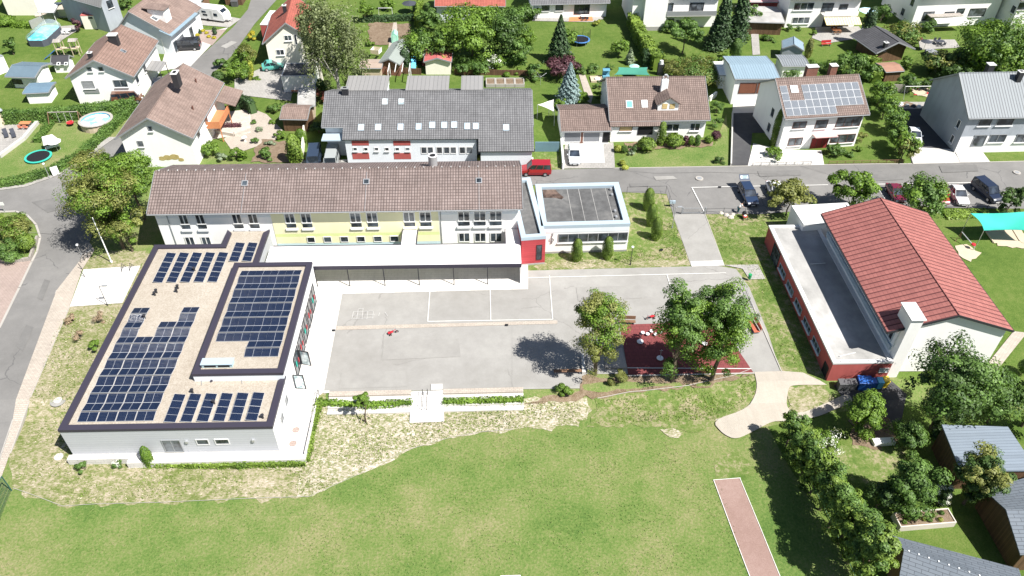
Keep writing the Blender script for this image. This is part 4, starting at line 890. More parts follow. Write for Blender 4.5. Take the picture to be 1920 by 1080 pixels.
# --- white house with brown roof
h = gable('gabled_house', 'white house with smooth brown roof behind the long clipped hedge', 'house', (122, 146), (250, 143.5), 4.7, (291, 76), (172.5, 112.5), 'y', w_white, t_warm, ox=.5, oy=.45)
win(h, 'F', 162, 126, 174, 134, fm=grey); win(h, 'F', 183, 125.5, 195, 133.5, fm=grey); win(h, 'F', 152, 152, 179, 166, fm=grey, g=shut); win(h, 'F', 211, 150, 241, 163, n=2, fm=grey)
mb = MB(wallT(h, 'F')); u, v = wuv(h, 'F', 159, 169); mb.box(u-.1, u+2.2, v-.5, v+.3, .05, .1); mb.build('balcony_grille', galv, h.root)
chimney(h, 0, 171, 108, .6, .6, .8, dark, cop_white)
o, e1, e2, n = slope(h, 1); u, v = suv(h, 1, 218, 82); p = o+e1*u+e2*v
c = MB().box(p.x-.8, p.x+.5, p.y-.5, p.y+.5, p.z-1, p.z+1.5).build('chimney', dark, h.root); MB().box(p.x-.9, p.x+.6, p.y-.6, p.y+.6, p.z+1.5, p.z+1.62).build('chimney_cap', cop_white, c)
skylight(h, 1, 231, 96, .7, .9, g=gl2, fm=grey)
win(h, 'R', 0, 0, 0, 0, uv=(1.5, 2.6, 2.6, 3.7), fm=grey); win(h, 'R', 0, 0, 0, 0, uv=(5.5, 6.6, 2.6, 3.7), fm=grey)
bx = h.L-h.ox
MB().hexa([(bx+.02, 6.0, 2.9), (bx+2.4, 6.0, 2.6), (bx+2.4, 9.6, 2.6), (bx+.02, 9.6, 2.9), (bx+.02, 6.0, 3.0), (bx+2.4, 6.0, 2.7), (bx+2.4, 9.6, 2.7), (bx+.02, 9.6, 3.0)]).build('porch_roof', m_grey, h.root)
for y in (6.1, 9.4): MB().box(bx+2.2, bx+2.3, y, y+.1, 0, 2.6).build('post', dark, h.root)
# --- pale blue house with several gables
h = gable('gabled_house', 'pale blue house with long tan roof, dormer and grey metal strip roof', 'house', (216, 58), (319, 65), 4.0, 12.5, (248, 22), 'y', w_coolwhite, t_pale, ox=.5, oy=.5, ym=.36)
skylight(h, 1, 290, 35, 1.0, 1.2, g=gl2)
o, e1, e2, n = slope(h, 1)
u, v = suv(h, 1, 301, 30); p = o+e1*u+e2*v; MB().box(p.x-1.6, p.x+1.4, p.y-1.0, p.y+1.0, p.z-1.0, p.z+1.5).build('dormer', w_white, h.root); MB().hexa([(p.x-2.4, p.y-1.3, p.z+1.7), (p.x+1.7, p.y-1.3, p.z+1.5), (p.x+1.7, p.y+1.3, p.z+1.5), (p.x-2.4, p.y+1.3, p.z+1.7), (p.x-2.4, p.y-1.3, p.z+1.8), (p.x+1.7, p.y-1.3, p.z+1.6), (p.x+1.7, p.y+1.3, p.z+1.6), (p.x-2.4, p.y+1.3, p.z+1.8)]).build('dormer_roof', t_pale, h.root)
MB().hexa([(h.L-1.7, -.3, 4.62), (h.L+.35, -.3, 3.75), (h.L+.35, 10, 3.75), (h.L-1.7, 10, 4.62), (h.L-1.7, -.3, 4.74), (h.L+.35, -.3, 3.87), (h.L+.35, 10, 3.87), (h.L-1.7, 10, 4.74)]).build('metal_strip_roof', m_blue, h.root)
for a_ in ((.8, 2.0), (3.5, 4.7), (7, 8.2)): win(h, 'R', 0, 0, 0, 0, uv=(a_[0], a_[1], .2, 2.2), fm=grey, sill=False)
fl = flat('terrace_annex', 'white flat-roofed annex in front of the pale blue house', 'annex', (243, 60), (302, 72), (305, 60), 3.0, w_white, roof_white, whitep, .2, .15); win(fl, 'R', 0, 0, 0, 0, uv=(.4, 1.4, .9, 2.4), fm=grey)
h = gh('gabled_house', 'grey gabled house rear left of the pale blue house, cut by the picture top', 'house', (208, 62), (236, 50), 5.2, 12, 3.6, 'y', wall=w_bluegrey, roof=m_grey, ox=.5)
win(h, 'F', 0, 0, 0, 0, uv=(h.L/2-.6, h.L/2+.6, 4.2, 5.6), fm=dark)
# --- flat solar shed far left
h = flat('garage_block', 'long white garage with blue solar roof at the left picture edge', 'garage', (-60, 130), (6, 104), (60, 46), 2.8, w_white, felt_lt, galv, .5, .15)
PB = panel_mesh(1.6, 1.0, pv_blue, False)
ca_, sa_ = math.cos(h.rz), math.sin(h.rz)
for r in range(9):
    for c in range(4):
        o = h.fr.wor((h.L-.75-(c+1)*1.68, .8+r*1.1, 2.86)); place_panel(PB, o, Vector((ca_, sa_, 0)), Vector((-sa_, ca_, .05)).normalized(), Vector((-sa_, ca_, .05)).normalized().cross(Vector((ca_, sa_, 0)))*-1, 'bright blue solar panel, %s from right in %s row of the left garage roof' % (ORD[c], ORD[r]), 'solar panels on the left garage')
win(h, 'R', 0, 0, 0, 0, uv=(7, 7.8, 1.4, 1.9), fm=grey)
# --- top left cream house and red garage
h = gh('gabled_house', 'cream wall of the house in the top left corner', 'house', (16, 29), (75, 29), 5.0, 10, 2.0, 'x', wall=w_cream, roof=m_grey)
win(h, 'L', 0, 0, 0, 0, uv=(1, 2.2, 1, 2.2), fm=dark)
h = flat('garage', 'cream garage with flat red roof at the top left', 'garage', (149.5, 29), (185, 28.5), (201, -1), 2.7, w_cream, m_red, m_red, .1, .1); win(h, 'F', 165, 32, 174, 35, fm=dark, sill=False)
# --- cream house with red roof and curved grey annex
h = gable('gabled_house', 'cream house with steep red tiled roof beside the weeping birch', 'house', (492, 82), (592, 78), 4.6, 12.5, (539, 42.5), 'y', w_cream, t_red2, ox=.45, oy=.4)
win(h, 'F', 532, 66, 548, 76, n=2); win(h, 'F', 550, 65, 559, 84, n=1, sill=False, name='balcony_door'); win(h, 'F', 517, 93, 534, 103, n=2)
chimney(h, 0, 535, 23, .6, .6, 1.2, dark, cop_white)
fl = flat('curved_annex', 'red-walled annex with pale grey curved roof left of the red-roofed house', 'annex', (487, 46), (531, 47), (490, 19), 3.4, w_red, roof_white if False else cop_white, cop_white, .1, .1)
fl = flat('garage', 'white garage with black flat roof below the weeping birch', 'garage', (526.5, 143), (588, 142), (534, 118), 2.9, w_white, felt, cop_white, .18, .12)
# --- long grey kindergarten
ze = 5.0
h = gable('long_grey_house', 'long white building with ribbed grey roof, many roof windows and red wall panels', 'building', (603, 238), (1000, 235.5), ze, 11.5, (608, 172), 'x', w_coolwhite, t_grey, ox=.35, oy=.5)
kg = h; o, e1, e2, n = slope(h, 0)
u0 = suv(h, 0, 641, 262)[0]; u1 = suv(h, 0, 897, 262)[0]; d1 = -suv(h, 0, 760, 261)[1]; d2 = -suv(h, 0, 950, 284)[1]; print('kg ext', u0, u1, d1, d2)
extend(h, 0, u0, u1, d1, t_grey, wall=w_coolwhite); pl1 = h.pl['E']
extend(h, 0, u1+.01, h.L, d2, t_grey, wall=w_coolwhite); pl2 = h.pl['E']
h.pl['E'] = pl1
for x in (666, 686, 706, 725.5, 745, 764.5): win(h, 'E', x-4.5, 276, x+4.5, 283, fm=whitef)
for x in (676, 754): panel(h, 'E', x-17, 264, x+16, 272.5, w_red, 'red_panel', .03); panel(h, 'E', x-16, 287, x+17, 298, w_red, 'red_panel', .03)
for x in (795, 807, 824, 837.5, 850, 867, 880): win(h, 'E', x-6, 275, x+6, 288, fm=whitef, g=gl if int(x) % 2 else gl2, sill=False)
for px, py in ((722, 191), (752.5, 191)): skylight(h, 0, px, py, .9, 1.15, fm=grey)
for i, (px, py) in enumerate(((677, 239.5), (709, 239), (751, 238.5), (785, 238), (810.5, 235), (833, 235), (851.5, 234.5), (876, 237), (892, 237), (949, 239.5))): skylight(h, 0, px, py, .82, 1.1, fm=cop_blue, g=gl_w if i in (0, 1, 2, 4, 5, 6) else gl_b)  # the gl_w panes carry a painted sky reflection
for a, b in ((646, 725), (760, 841), (864, 906)):
    xa_ = h.fr.hit(a, 172, (0, 0, ze+h.rise), (0, 0, 1)).x; xb_ = h.fr.hit(b, 172, (0, 0, ze+h.rise), (0, 0, 1)).x
    zr = ze+h.rise; yb = h.fr.hit(a, 143, (0, 0, zr+.2), (0, 0, 1)).y
    dm = MB().hexa([(xa_, h.m+.15, zr-.05), (xb_, h.m+.15, zr-.05), (xb_, yb, zr+.1), (xa_, yb, zr+.1), (xa_, h.m+.15, zr+.12), (xb_, h.m+.15, zr+.12), (xb_, yb, zr+.30), (xa_, yb, zr+.30)]).build('dormer_roof', m_grey, h.root)
    MB().box(xa_+.2, xb_-.2, h.m+.9, yb-.4, ze-.5, zr-.02).build('dormer_wall', w_coolwhite, h.root)
chimney(h, 0, 648, 176, .9, .6, .9, dark, galv)
yd = .4
MB().hexa([(0, -1.6, 3.6), (u0-.02, -1.6, 3.6), (u0-.02, .3, 3.6), (0, .3, 3.6), (0, -1.6, 3.75), (u0-.02, -1.6, 3.75), (u0-.02, .3, 3.75), (0, .3, 3.75)]).build('flat_canopy', cop_blue, h.root)
# --- house with chimney and dormer
h = gable('gabled_house', 'white bungalow with brown tiles, small dormer and round-capped white chimney', 'house', (1143, 227), (1332, 224.5), 3.3, (1128, 152), (1140, 145), 'x', w_white, t_brown, ox=.4, oy=.55)
ua = suv(h, 0, 1240, 236); extend(h, 0, 0, ua[0], -ua[1], t_brown, wall=w_white)
win(h, 'E', 1162, 236, 1185, 245, fm=brownf, g=shut_y); win(h, 'E', 1197, 236, 1223, 252, fm=dark, g=black, sill=False, name='front_door')
win(h, 'F', 1250, 232, 1272, 246, n=2, fm=whitef); win(h, 'F', 1295, 231, 1311, 245, n=2, fm=whitef)
skylight(h, 0, 1180, 196, 1.0, 1.25, g=skyb); skylight(h, 0, 1208.5, 195, .9, 1.25, g=gl_w)
for a in ((1180, 245), ): pass
o, e1, e2, n = slope(h, 0); u, v = suv(h, 0, 1252, 207)
p = o+e1*u+e2*v; wd_, hh = 1.9, 1.25
yk = p.y
dm = MB().hexa([(p.x-wd_+.35, yk, p.z-.1), (p.x+wd_-.35, yk, p.z-.1), (p.x+wd_-.35, yk+2.8, p.z-.1), (p.x-wd_+.35, yk+2.8, p.z-.1), (p.x-wd_+.35, yk, p.z+hh), (p.x+wd_-.35, yk, p.z+hh), (p.x+wd_-.35, yk+2.8, p.z+hh), (p.x-wd_+.35, yk+2.8, p.z+hh)]).build('dormer', w_white, h.root)
za = p.z+hh
mb = MB(); mb.faces([(p.x-wd_, yk-.3, za-.15), (p.x, yk-.3, za+1.1), (p.x+wd_, yk-.3, za-.15), (p.x-wd_, yk+2.2, za-.15), (p.x, yk+3.6, za+1.1), (p.x+wd_, yk+2.2, za-.15), (p.x-wd_+.35, yk-.3, za-.15), (p.x+wd_-.35, yk-.3, za-.15), (p.x, yk-.3, za+.85)],
    [(0, 1, 4, 3), (1, 2, 5, 4), (0, 6, 8, 1), (1, 8, 7, 2)]); dr = mb.build('dormer_roof', t_brown, dm, recalc=False)
mb = MB(); mb.faces([(p.x-wd_+.35, yk-.001, za), (p.x+wd_-.35, yk-.001, za), (p.x, yk-.001, za+.9)], [(0, 1, 2)]); mb.build('dormer_gable', w_white, dm)
for dx in (-.55, .6): MB().box(p.x+dx-.38, p.x+dx+.38, yk-.05, yk+.02, p.z+.3, p.z+1.1).build('dormer_window', shut_y, dm)
uc, vc = suv(h, 0, 1244, 172); pc = o+e1*uc+e2*vc
c = MB().box(pc.x-.5, pc.x+.5, pc.y-.35, pc.y+.35, pc.z-.6, pc.z+2.0).build('chimney', w_white, h.root)
mb = MB(); mb.tube([(pc.x-.35, pc.y, pc.z+2.01), (pc.x-.35, pc.y, pc.z+2.5), (pc.x-.15, pc.y, pc.z+2.75), (pc.x+.15, pc.y, pc.z+2.75), (pc.x+.35, pc.y, pc.z+2.5), (pc.x+.35, pc.y, pc.z+2.01)], .12, 6); mb.build('chimney_hood', galv, c)
h = gable('double_garage', 'double garage with brown tiled roof and two grey doors', 'garage', (1052, 246), (1147, 244.5), 2.5, (1050, 196), (1047, 205), 'x', w_white, t_brown, ox=.25, oy=.35)
for a, b in ((1058, 1088), (1094, 1124)): win(h, 'F', a, 248, b, 266, fm=whitef, g=gar_gy, sill=False, name='garage_door', pane='door_leaf')
win(h, 'F', 1131, 248, 1141, 266, fm=dark, g=black, sill=False, name='side_door')
panel(h, 'F', 1088.5, 247, 1093.5, 268, brick_red, 'brick_pier', .05)
# --- blue-grey metal roofed garages
h = gable('apartment_garage', 'white double garage with blue-grey metal roof and brown doors', 'garage', (1378, 147.5), (1463, 147), 4.6, (1381, 105), .5, 'x', w_white, m_blue, ox=.2, oy=.25)
win(h, 'F', 1388, 155.5, 1416, 175, fm=brownf, g=gar_br, sill=False, name='garage_door', pane='door_leaf'); win(h, 'F', 1422, 155, 1434, 174.5, fm=brownf, g=gar_br, sill=False, name='garage_door', pane='door_leaf')
h = gh('lean_to_shelter', 'translucent white lean-to roof left of the metal-roofed garage', 'shelter', (1346, 166), (1374, 166), 2.6, 4.5, .3, 'x', wall=w_coolwhite, roof=whitep, oy=.3)
# --- white house with solar roof
h = gable('gabled_house', 'white two-storey house with pale solar panels covering its brown roof', 'house', (1472, 223), (1631, 214), 5.6, (1436, 153), (1461, 147), 'x', w_white, t_brown, ox=.45, oy=.55)
o, e1, e2, n = slope(h, 0); print('solar house slope', suv(h, 0, 1461, 147), suv(h, 0, 1476, 218), suv(h, 0, 1621, 199))
u0, v0 = suv(h, 0, 1475, 218.5); u1, v1 = suv(h, 0, 1614, 153.5); cw_ = (suv(h, 0, 1621, 200)[0]-u0)/11; ch_ = (v1-v0)/4
pframe = plain('panel_frame_white', (.74, .75, .76), rough=.4); PP = panel_mesh(cw_-.03, ch_-.03, pv_cell2, False)
Mh = Matrix.Rotation(h.rz, 3, 'Z')
for r in range(4):
    for c in range(11):
        if r == 0 and c >= 7: continue
        if r in (2, 3) and c in (1, 2): continue
        oo = h.fr.wor(o+e1*(u0+c*cw_)+e2*(v0+r*ch_)+n*.10)
        place_panel(PP, oo, Mh@e1, Mh@e2, Mh@n, 'pale grey solar panel, %s from left in %s row up the house roof' % (ORD[c], ORD[r]), 'pale solar panels on the house roof')
skylight(h, 0, 1489, 167.5, 1.1, 1.2, g=gl_b)
for a in ((1488, 229, 1510, 240, 2), (1531, 225.5, 1549, 240, 1), (1571, 220, 1611, 236, 3)): win(h, 'F', *a[:4], n=a[4], fm=brownf, g=gl2)
for a in ((1480, 259, 1502, 272, 2), (1560, 253, 1600, 266, 3)): win(h, 'F', *a[:4], n=a[4], fm=brownf, g=gl2)
win(h, 'F', 1523, 259, 1548, 280, n=3, fm=brownf, g=plain('door_red', (.22, .03, .03)), sill=False, name='front_door')
MB(wallT(h, 'F')).box(wuv(h, 'F', 1522, 258)[0], wuv(h, 'F', 1565, 252)[0], 2.4, 2.5, .002, 1.1).build('porch_roof', pink, h.root)
for uv in ((1.5, 2.3, 3.6, 4.6), (4.5, 5.3, 3.4, 4.6), (4.5, 5.3, .9, 2.1)): win(h, 'L', 0, 0, 0, 0, uv=uv, fm=dark)
for px in (1520, 1559):
    p = h.fr.hit(px, 138, (0, h.m+1.5, 0), (0, 1, 0)); c = MB().box(p.x-.9 if px == 1520 else p.x-.5, p.x+.8 if px == 1520 else p.x+.5, p.y-.4, p.y+.4, 5, h.ze+h.rise+.9).build('chimney', brick_red, h.root); MB().box(p.x-.9 if px == 1520 else p.x-.55, p.x+.85 if px == 1520 else p.x+.55, p.y-.5, p.y+.5, h.ze+h.rise+.9, h.ze+h.rise+1.0).build('chimney_cap', cop_white, c)
# --- grey house right
h = gable('gabled_house', 'grey rendered house with light metal-ribbed roof at the right edge', 'house', (1817, 221.5), (1990, 218), 6.0, (1754, 149), (1802, 137), 'x', w_bluegrey, m_ltgrey, ox=.3, oy=.4)
print('grey house ridge z', h.ze+h.rise)
panel(h, 'F', 0, 0, 0, 0, w_white, 'white_lower_wall', .03, uv=(h.ox, h.L-h.ox, 0, 2.7))
for a in ((1838, 222, 1856, 236), (1872, 222, 1897, 235)): win(h, 'F', *a, n=1, fm=grey)
for a in ((1828, 253, 1842, 274),): win(h, 'F', *a, n=1, fm=grey, sill=False, off=.04, name='front_door')
for a in ((1858, 252, 1882, 266), (1908, 251, 1930, 266)): win(h, 'F', *a, n=2, fm=grey, off=.04)
for uv in ((1.6, 2.4, 3.3, 4.6), (1.6, 2.4, .8, 2.1)): win(h, 'L', 0, 0, 0, 0, uv=uv, fm=whitef)
chimney(h, 0, 1908, 150, .7, .7, 1.3, dark, cop_white)
p = h.fr.hit(1853, 134, (0, h.m+1.0, 0), (0, 1, 0)); c = MB().box(p.x-.45, p.x+.45, p.y-.4, p.y+.4, 6, h.ze+h.rise+.8).build('chimney', dark, h.root); MB().box(p.x-.55, p.x+.55, p.y-.5, p.y+.5, h.ze+h.rise+.8, h.ze+h.rise+.9).build('chimney_cap', cop_white, c)
# --- top row cut by the picture edge
h = gable('bungalow', 'white bungalow with grey tiled roof and terrace at the picture top', 'house', (996, 8.5), (1144, 5), 3.0, 11, 2.6, 'x', w_white, t_grey, ox=.5, oy=.6)
for a in ((1016, 10, 1030, 20), (1042, 9.5, 1056, 19.5)): win(h, 'F', *a, fm=dark)
win(h, 'F', 1077, 8.5, 1105, 26, n=3, fm=dark, sill=False, name='terrace_door')
h = gh('white_house', 'white two-storey house with long balcony at the picture top', 'house', (1182, 52), (1338, 50), 6.2, 11, 2.5, 'x', wall=w_white, roof=t_dkgrey, oy=.6, ox=.5)
win(h, 'F', 1253, 35, 1262, 49, fm=dark, sill=False, name='terrace_door'); win(h, 'F', 1268, 38, 1300, 50, n=2, fm=dark, sill=False); win(h, 'F', 1294, 5, 1318, 22, n=2, fm=dark, sill=False, name='balcony_door'); win(h, 'F', 1253, 6, 1261, 22, fm=dark, sill=False)
u0, _ = wuv(h, 'F', 1246, 30); u1, _ = wuv(h, 'F', 1338, 30)
MB(wallT(h, 'F')).box(u0, u1, 2.7, 2.85, .002, 1.6).build('balcony_floor', conc, h.root); MB(wallT(h, 'F')).box(u0, u1, 2.851, 3.7, 1.5, 1.6).build('balcony_rail', grey, h.root)
MB(wallT(h, 'F')).box(u0-4.3, u0-.01, -.1, 6.0, .002, 1.5).build('projecting_wall', w_white, h.root)
MB(wallT(h, 'F')).box(u0-4.3, u0-.01, -.1, .8, 1.501, 1.55).build('plinth', plinth, h.root)
h = gh('shelter', 'wooden garden building with grey flat roof and pink roof behind the tall spruces', 'shed', (1389, 64), (1462, 66), 2.6, 7, .3, 'x', wall=wood_dk, roof=m_grey if False else felt_lt, oy=.4)
h = gh('shelter', 'pink flat roof behind the garden building at the picture top', 'shed', (1400, 30), (1465, 30), 3.0, 5, .3, 'x', wall=w_red, roof=pink, oy=.4)
h = gh('white_house', 'white house with red roof, balcony and striped yellow awning', 'house', (1470, 52), (1600, 50), 5.8, 11, 2.6, 'x', wall=w_cream if False else w_white, roof=t_red2, oy=.7, ox=.4)
for a in ((1490, 5, 1524, 19), (1487, 32, 1516, 44)): win(h, 'F', *a, n=3, g=gl2)
u0, _ = wuv(h, 'F', 1537, 30); u1, _ = wuv(h, 'F', 1600, 30)
MB(wallT(h, 'F')).box(u0, u1, 2.7, 2.85, .002, 1.7).build('balcony_floor', conc, h.root); MB(wallT(h, 'F')).box(u0, u1, 2.851, 3.7, 1.62, 1.7).build('balcony_rail', whitep, h.root)
win(h, 'F', 1543, 6, 1560, 22, fm=dark, sill=False, name='balcony_door'); win(h, 'F', 1575, 8, 1588, 18, fm=dark); win(h, 'F', 1545, 32, 1590, 49, n=3, fm=dark, sill=False, name='terrace_door')
aw = MB(wallT(h, 'F')); aw.faces([(u0+.1, 2.62, 1.7), (u1+.3, 2.62, 1.7), (u1+.3, 1.9, 3.6), (u0+.1, 1.9, 3.6), (u0+.1, 2.56, 1.7), (u1+.3, 2.56, 1.7), (u1+.3, 1.84, 3.6), (u0+.1, 1.84, 3.6)], [(0, 1, 2, 3), (7, 6, 5, 4), (0, 4, 5, 1), (1, 5, 6, 2), (2, 6, 7, 3), (3, 7, 4, 0)])
aw.build('awning', stripes('awning_stripes', (.72, .62, .38), (.60, .45, .18), .5, 'X', .75, bump=0), h.root)
h = gh('white_house', 'white house with brown roof patch and white awning, right of the columnar conifer', 'house', (1706, 52), (1860, 46), 6.0, 12, 2.6, 'x', wall=w_white, roof=t_warm, oy=.6, ox=.5)
for a in ((1733, 22, 1747, 38), (1772, 22, 1786, 33), (1796, 16, 1806, 26), (1820, 16, 1844, 30)): win(h, 'F', *a, fm=dark, n=1)
MB(wallT(h, 'F')).box(wuv(h, 'F', 1733, 40)[0], wuv(h, 'F', 1793, 40)[0], 2.5, 2.62, .002, 1.5).build('porch_roof', wood_gy, h.root)
MB(wallT(h, 'F')).hexa([(wuv(h, 'F', 1740, 40)[0], 2.3, 1.55), (wuv(h, 'F', 1797, 40)[0], 2.3, 1.55), (wuv(h, 'F', 1797, 40)[0], 1.9, 3.0), (wuv(h, 'F', 1740, 40)[0], 1.9, 3.0), (wuv(h, 'F', 1740, 40)[0], 2.36, 1.55), (wuv(h, 'F', 1797, 40)[0], 2.36, 1.55), (wuv(h, 'F', 1797, 40)[0], 1.96, 3.0), (wuv(h, 'F', 1740, 40)[0], 1.96, 3.0)]).build('awning', fabw, h.root)
for uv in ((2, 3, 3.6, 4.8), (6, 7, 3.6, 4.8), (4, 5, 1, 2.2)): win(h, 'L', 0, 0, 0, 0, uv=uv, fm=dark)
h = gh('white_house', 'white house in the top right corner', 'house', (1888, 62), (2030, 58), 6.5, 12, 2.5, 'x', wall=w_white, roof=t_brown, oy=.5, ox=.4)
win(h, 'F', 1912, 5, 1925, 18, fm=dark); win(h, 'L', 0, 0, 0, 0, uv=(1, 2, 3.6, 4.8), fm=dark)
h = gh('gabled_house', 'house with orange-red roof behind the big garden trees at the picture top', 'house', (820, 42), (945, 42), 3.4, 9, 2.4, 'x', wall=w_coolwhite, roof=t_red2, oy=.5)
# --- sheds and pavilions
h = gh('garden_shed', 'shed with green-grey felt gable roof beside the fastigiate conifer', 'shed', (716, 140), (750, 143), 2.3, 7.5, .9, 'y', wall=brick_red, roof=plain('felt_green', (.24, .27, .25), var=.1), ox=.25, oy=.3)
h = gh('garden_shed', 'shed with bright pink-red metal gable roof', 'shed', (799, 140), (845, 140), 2.5, 4.2, .7, 'y', wall=w_cream, roof=m_red, ox=.2, oy=.3)
h = gh('garden_shed', 'low grey-roofed shed behind the pink-red shed', 'shed', (792, 124), (826, 122), 2.2, 3.5, .4, 'x', wall=w_red, roof=felt_lt, oy=.3)
h = gh('garden_shed', 'brown flat-roofed lean-to behind the long grey roof', 'shed', (680, 148), (715, 148), 2.1, 3.0, .15, 'x', wall=wood_pl, roof=plain('felt_brown', (.34, .27, .22)), oy=.2)
h = gh('garden_shed', 'small brown shed with rounded shingle roof by the garden path', 'shed', (534, 246), (578, 247), 2.3, 4.2, .8, 'x', wall=wood_dk, roof=t_pale, oy=.3)
h = gh('carport', 'grey-roofed timber lean-to behind the rounded shed', 'shed', (567, 226), (592, 224), 2.5, 6, .2, 'x', wall=wood_pl, roof=felt_lt, oy=.2)
h = gh('garden_pavilion', 'dark timber pavilion with low dark grey gable roof and small chimney', 'pavilion', (1640, 118), (1690, 112), 2.4, 6.0, 1.6, 'y', wall=wood_dk, roof=t_dkgrey, ox=1.2, oy=1.0); chimney(h, 0, 1659, 88, .6, .6, .8, dark, cop_white)
h = gh('garden_shed', 'blue-grey metal garden shed on the lawn', 'shed', (1463, 112), (1500, 116), 2.2, 3.2, .9, 'y', wall=w_bluegrey, roof=m_blue, ox=.1, oy=.15)
h = gh('garden_shed', 'shed with white corrugated roof behind the solar house', 'shed', (1464, 146), (1508, 146), 2.3, 4, .2, 'x', wall=w_white, roof=m_ltgrey, oy=.2)
h = gh('garden_shed', 'small brown shed with rusty roof between the hedges', 'shed', (1656, 154), (1684, 152), 2.0, 3.0, .3, 'x', wall=wood_dk, roof=plain('rust_roof', (.30, .17, .12), var=.2), oy=.2)
h = gable('summer_house', 'white summer house with dark blue-grey low gable roof', 'summer house', (9, 143), (65, 145), 2.5, (78, 117), .7, 'x', w_white, m_blue if False else plain('roof_bluegrey', (.12, .17, .21), rough=.5), ox=.3, oy=.9)
win(h, 'F', 22, 148, 44, 158, n=2, fm=dark, sill=False, name='glass_door')
h = gh('garden_shed', 'white flat shed with blue-grey roof at the end of the long hedge', 'shed', (56, 195), (97, 193), 2.0, 3.2, .15, 'x', wall=w_white, roof=plain('roof_bluegrey2', (.13, .20, .26), rough=.5), oy=.2)
h = gh('playhouse', 'small toy cottage with black roof and two white dormer windows', 'playhouse', (106, 137), (132, 136), 1.7, 2.4, .9, 'x', wall=w_white, roof=plain('roof_black', (.05, .05, .055)), oy=.2)
for px in (110, 124): skylight(h, 0, px, 120, .55, .6, g=gl2)
h = gh('garden_shed', 'tan garden house at the left edge beside the grey terrace', 'shed', (-40, 255), (12, 235), 2.6, 5, .3, 'x', wall=w_tan, roof=cop_blue, oy=.2)
h = gh('canopy_tent', 'white party tent above the covered pool', 'tent', (84, 46), (108, 46), 2.5, 4.5, .5, 'x', wall=None, roof=fabw, oy=.2)
for x, y in ((.4, .4), (h.L-.4, .4), (.4, h.D-.4), (h.L-.4, h.D-.4)): MB().box(x-.04, x+.04, y-.04, y+.04, 0, 2.5).build('post', whitep, h.root)
h = gh('garage', 'pale garage roof behind the caravan at the top', 'garage', (334, 30), (378, 30), 2.6, 6, .1, 'x', wall=wood_br, roof=cop_white, oy=.2)
h = gh('garden_shed', 'brown shed top behind the hedge at the picture top, right of the caravan', 'shed', (424, 10), (455, 10), 2.4, 5, .5, 'x', wall=wood_dk, roof=brownf, oy=.2)
# --- sheds lower right
h = gable('timber_shed', 'long timber shed with smooth slate-grey roof, upper right one of the three', 'shed', (1790, 850), (1925, 875), 2.6, 9, .9, 'x', wood_dk, m_slate, ox=.3, oy=.4, zb=-.75) if False else None
def shedpoly(name, label, px, z, wallm, roofm, ridge=None, zb=-.75):
    """shed given by its roof outline in pixels at heights z[i]"""
    P_ = [G(x, y, zz) for (x, y), zz in zip(px, z)]; c = P_[0]; r = thing(name, label, 'shed', (c.x, c.y, zb))
    L_ = [p-Vector((c.x, c.y, zb)) for p in P_]; n = len(L_)
    cen = sum(L_, Vector())/n; q = [p+(cen-p)*.05 for p in L_]
    return r, L_, q
r, P_, q = shedpoly('timber_shed', 'slate-grey shed roof behind the tall shrubs, uppermost of three lower right sheds', [(1802, 884), (1945, 882), (1890, 800), (1766, 796)], [2.2, 2.2, 2.7, 2.7], 0, 0)
MB().hexa([tuple(p-Vector((0, 0, .15))) for p in P_]+[tuple(p) for p in P_]).build('roof', m_slate, r)
MB().hexa([(p.x, p.y, 0) for p in q]+[tuple(p-Vector((0, 0, .16))) for p in q]).build('wall', wood_dk, r)
r, P_, q = shedpoly('timber_shed', 'dark timber shed with slate-grey gable roof, beside the raised bed', [(1913, 1040), (1886, 955), (1845, 918), (1846, 883), (1990, 876), (2050, 955), (2060, 1040)], [1.9, 3.1, 2.0, 2.0, 2.0, 3.1, 1.9], 0, 0)
a, b, c, c2, d, e, f = P_
up = Vector((0, 0, .12))
MB().faces([tuple(v) for v in (c, d, e, b)]+[tuple(v-up) for v in (c, d, e, b)], [(0, 1, 2, 3), (4, 7, 6, 5), (0, 4, 5, 1), (1, 5, 6, 2), (3, 2, 6, 7), (0, 3, 7, 4)]).build('roof', m_slate2, r)
MB().faces([tuple(v) for v in (b, e, f, a)]+[tuple(v-up) for v in (b, e, f, a)], [(0, 1, 2, 3), (4, 7, 6, 5), (0, 4, 5, 1), (1, 5, 6, 2), (3, 2, 6, 7), (0, 3, 7, 4)]).build('roof', m_slate2, r)
s_ = Vector((.25, 0, -.14)); W_ = [a+s_, b+s_, c+s_]
MB().faces([(W_[0].x, W_[0].y, 0), tuple(W_[0]), tuple(W_[1]), tuple(W_[2]), (W_[2].x, W_[2].y, 0)]+[(p[0]+8, p[1], p[2]) for p in ((W_[0].x, W_[0].y, 0), tuple(W_[0]), tuple(W_[1]), tuple(W_[2]), (W_[2].x, W_[2].y, 0))], [(0, 1, 2, 3, 4), (5, 6, 7, 8, 9), (0, 5, 6, 1), (3, 8, 9, 4)]).build('wall', wood_dk, r)
r, P_, q = shedpoly('timber_shed', 'slate-shingled shed with dotted ridge at the bottom right corner', [(1683, 1100), (1695, 1030), (1673, 1004), (1910, 1066), (1925, 1110), (1900, 1180)], [2.0, 3.0, 2.0, 2.0, 3.0, 2.0], 0, 0)
a, b, c, d, e, f = P_
MB().faces([tuple(v) for v in (c, d, e, b)]+[tuple(v-up) for v in (c, d, e, b)], [(0, 1, 2, 3), (4, 7, 6, 5), (0, 4, 5, 1), (1, 5, 6, 2), (3, 2, 6, 7), (0, 3, 7, 4)]).build('roof', m_slate2, r)
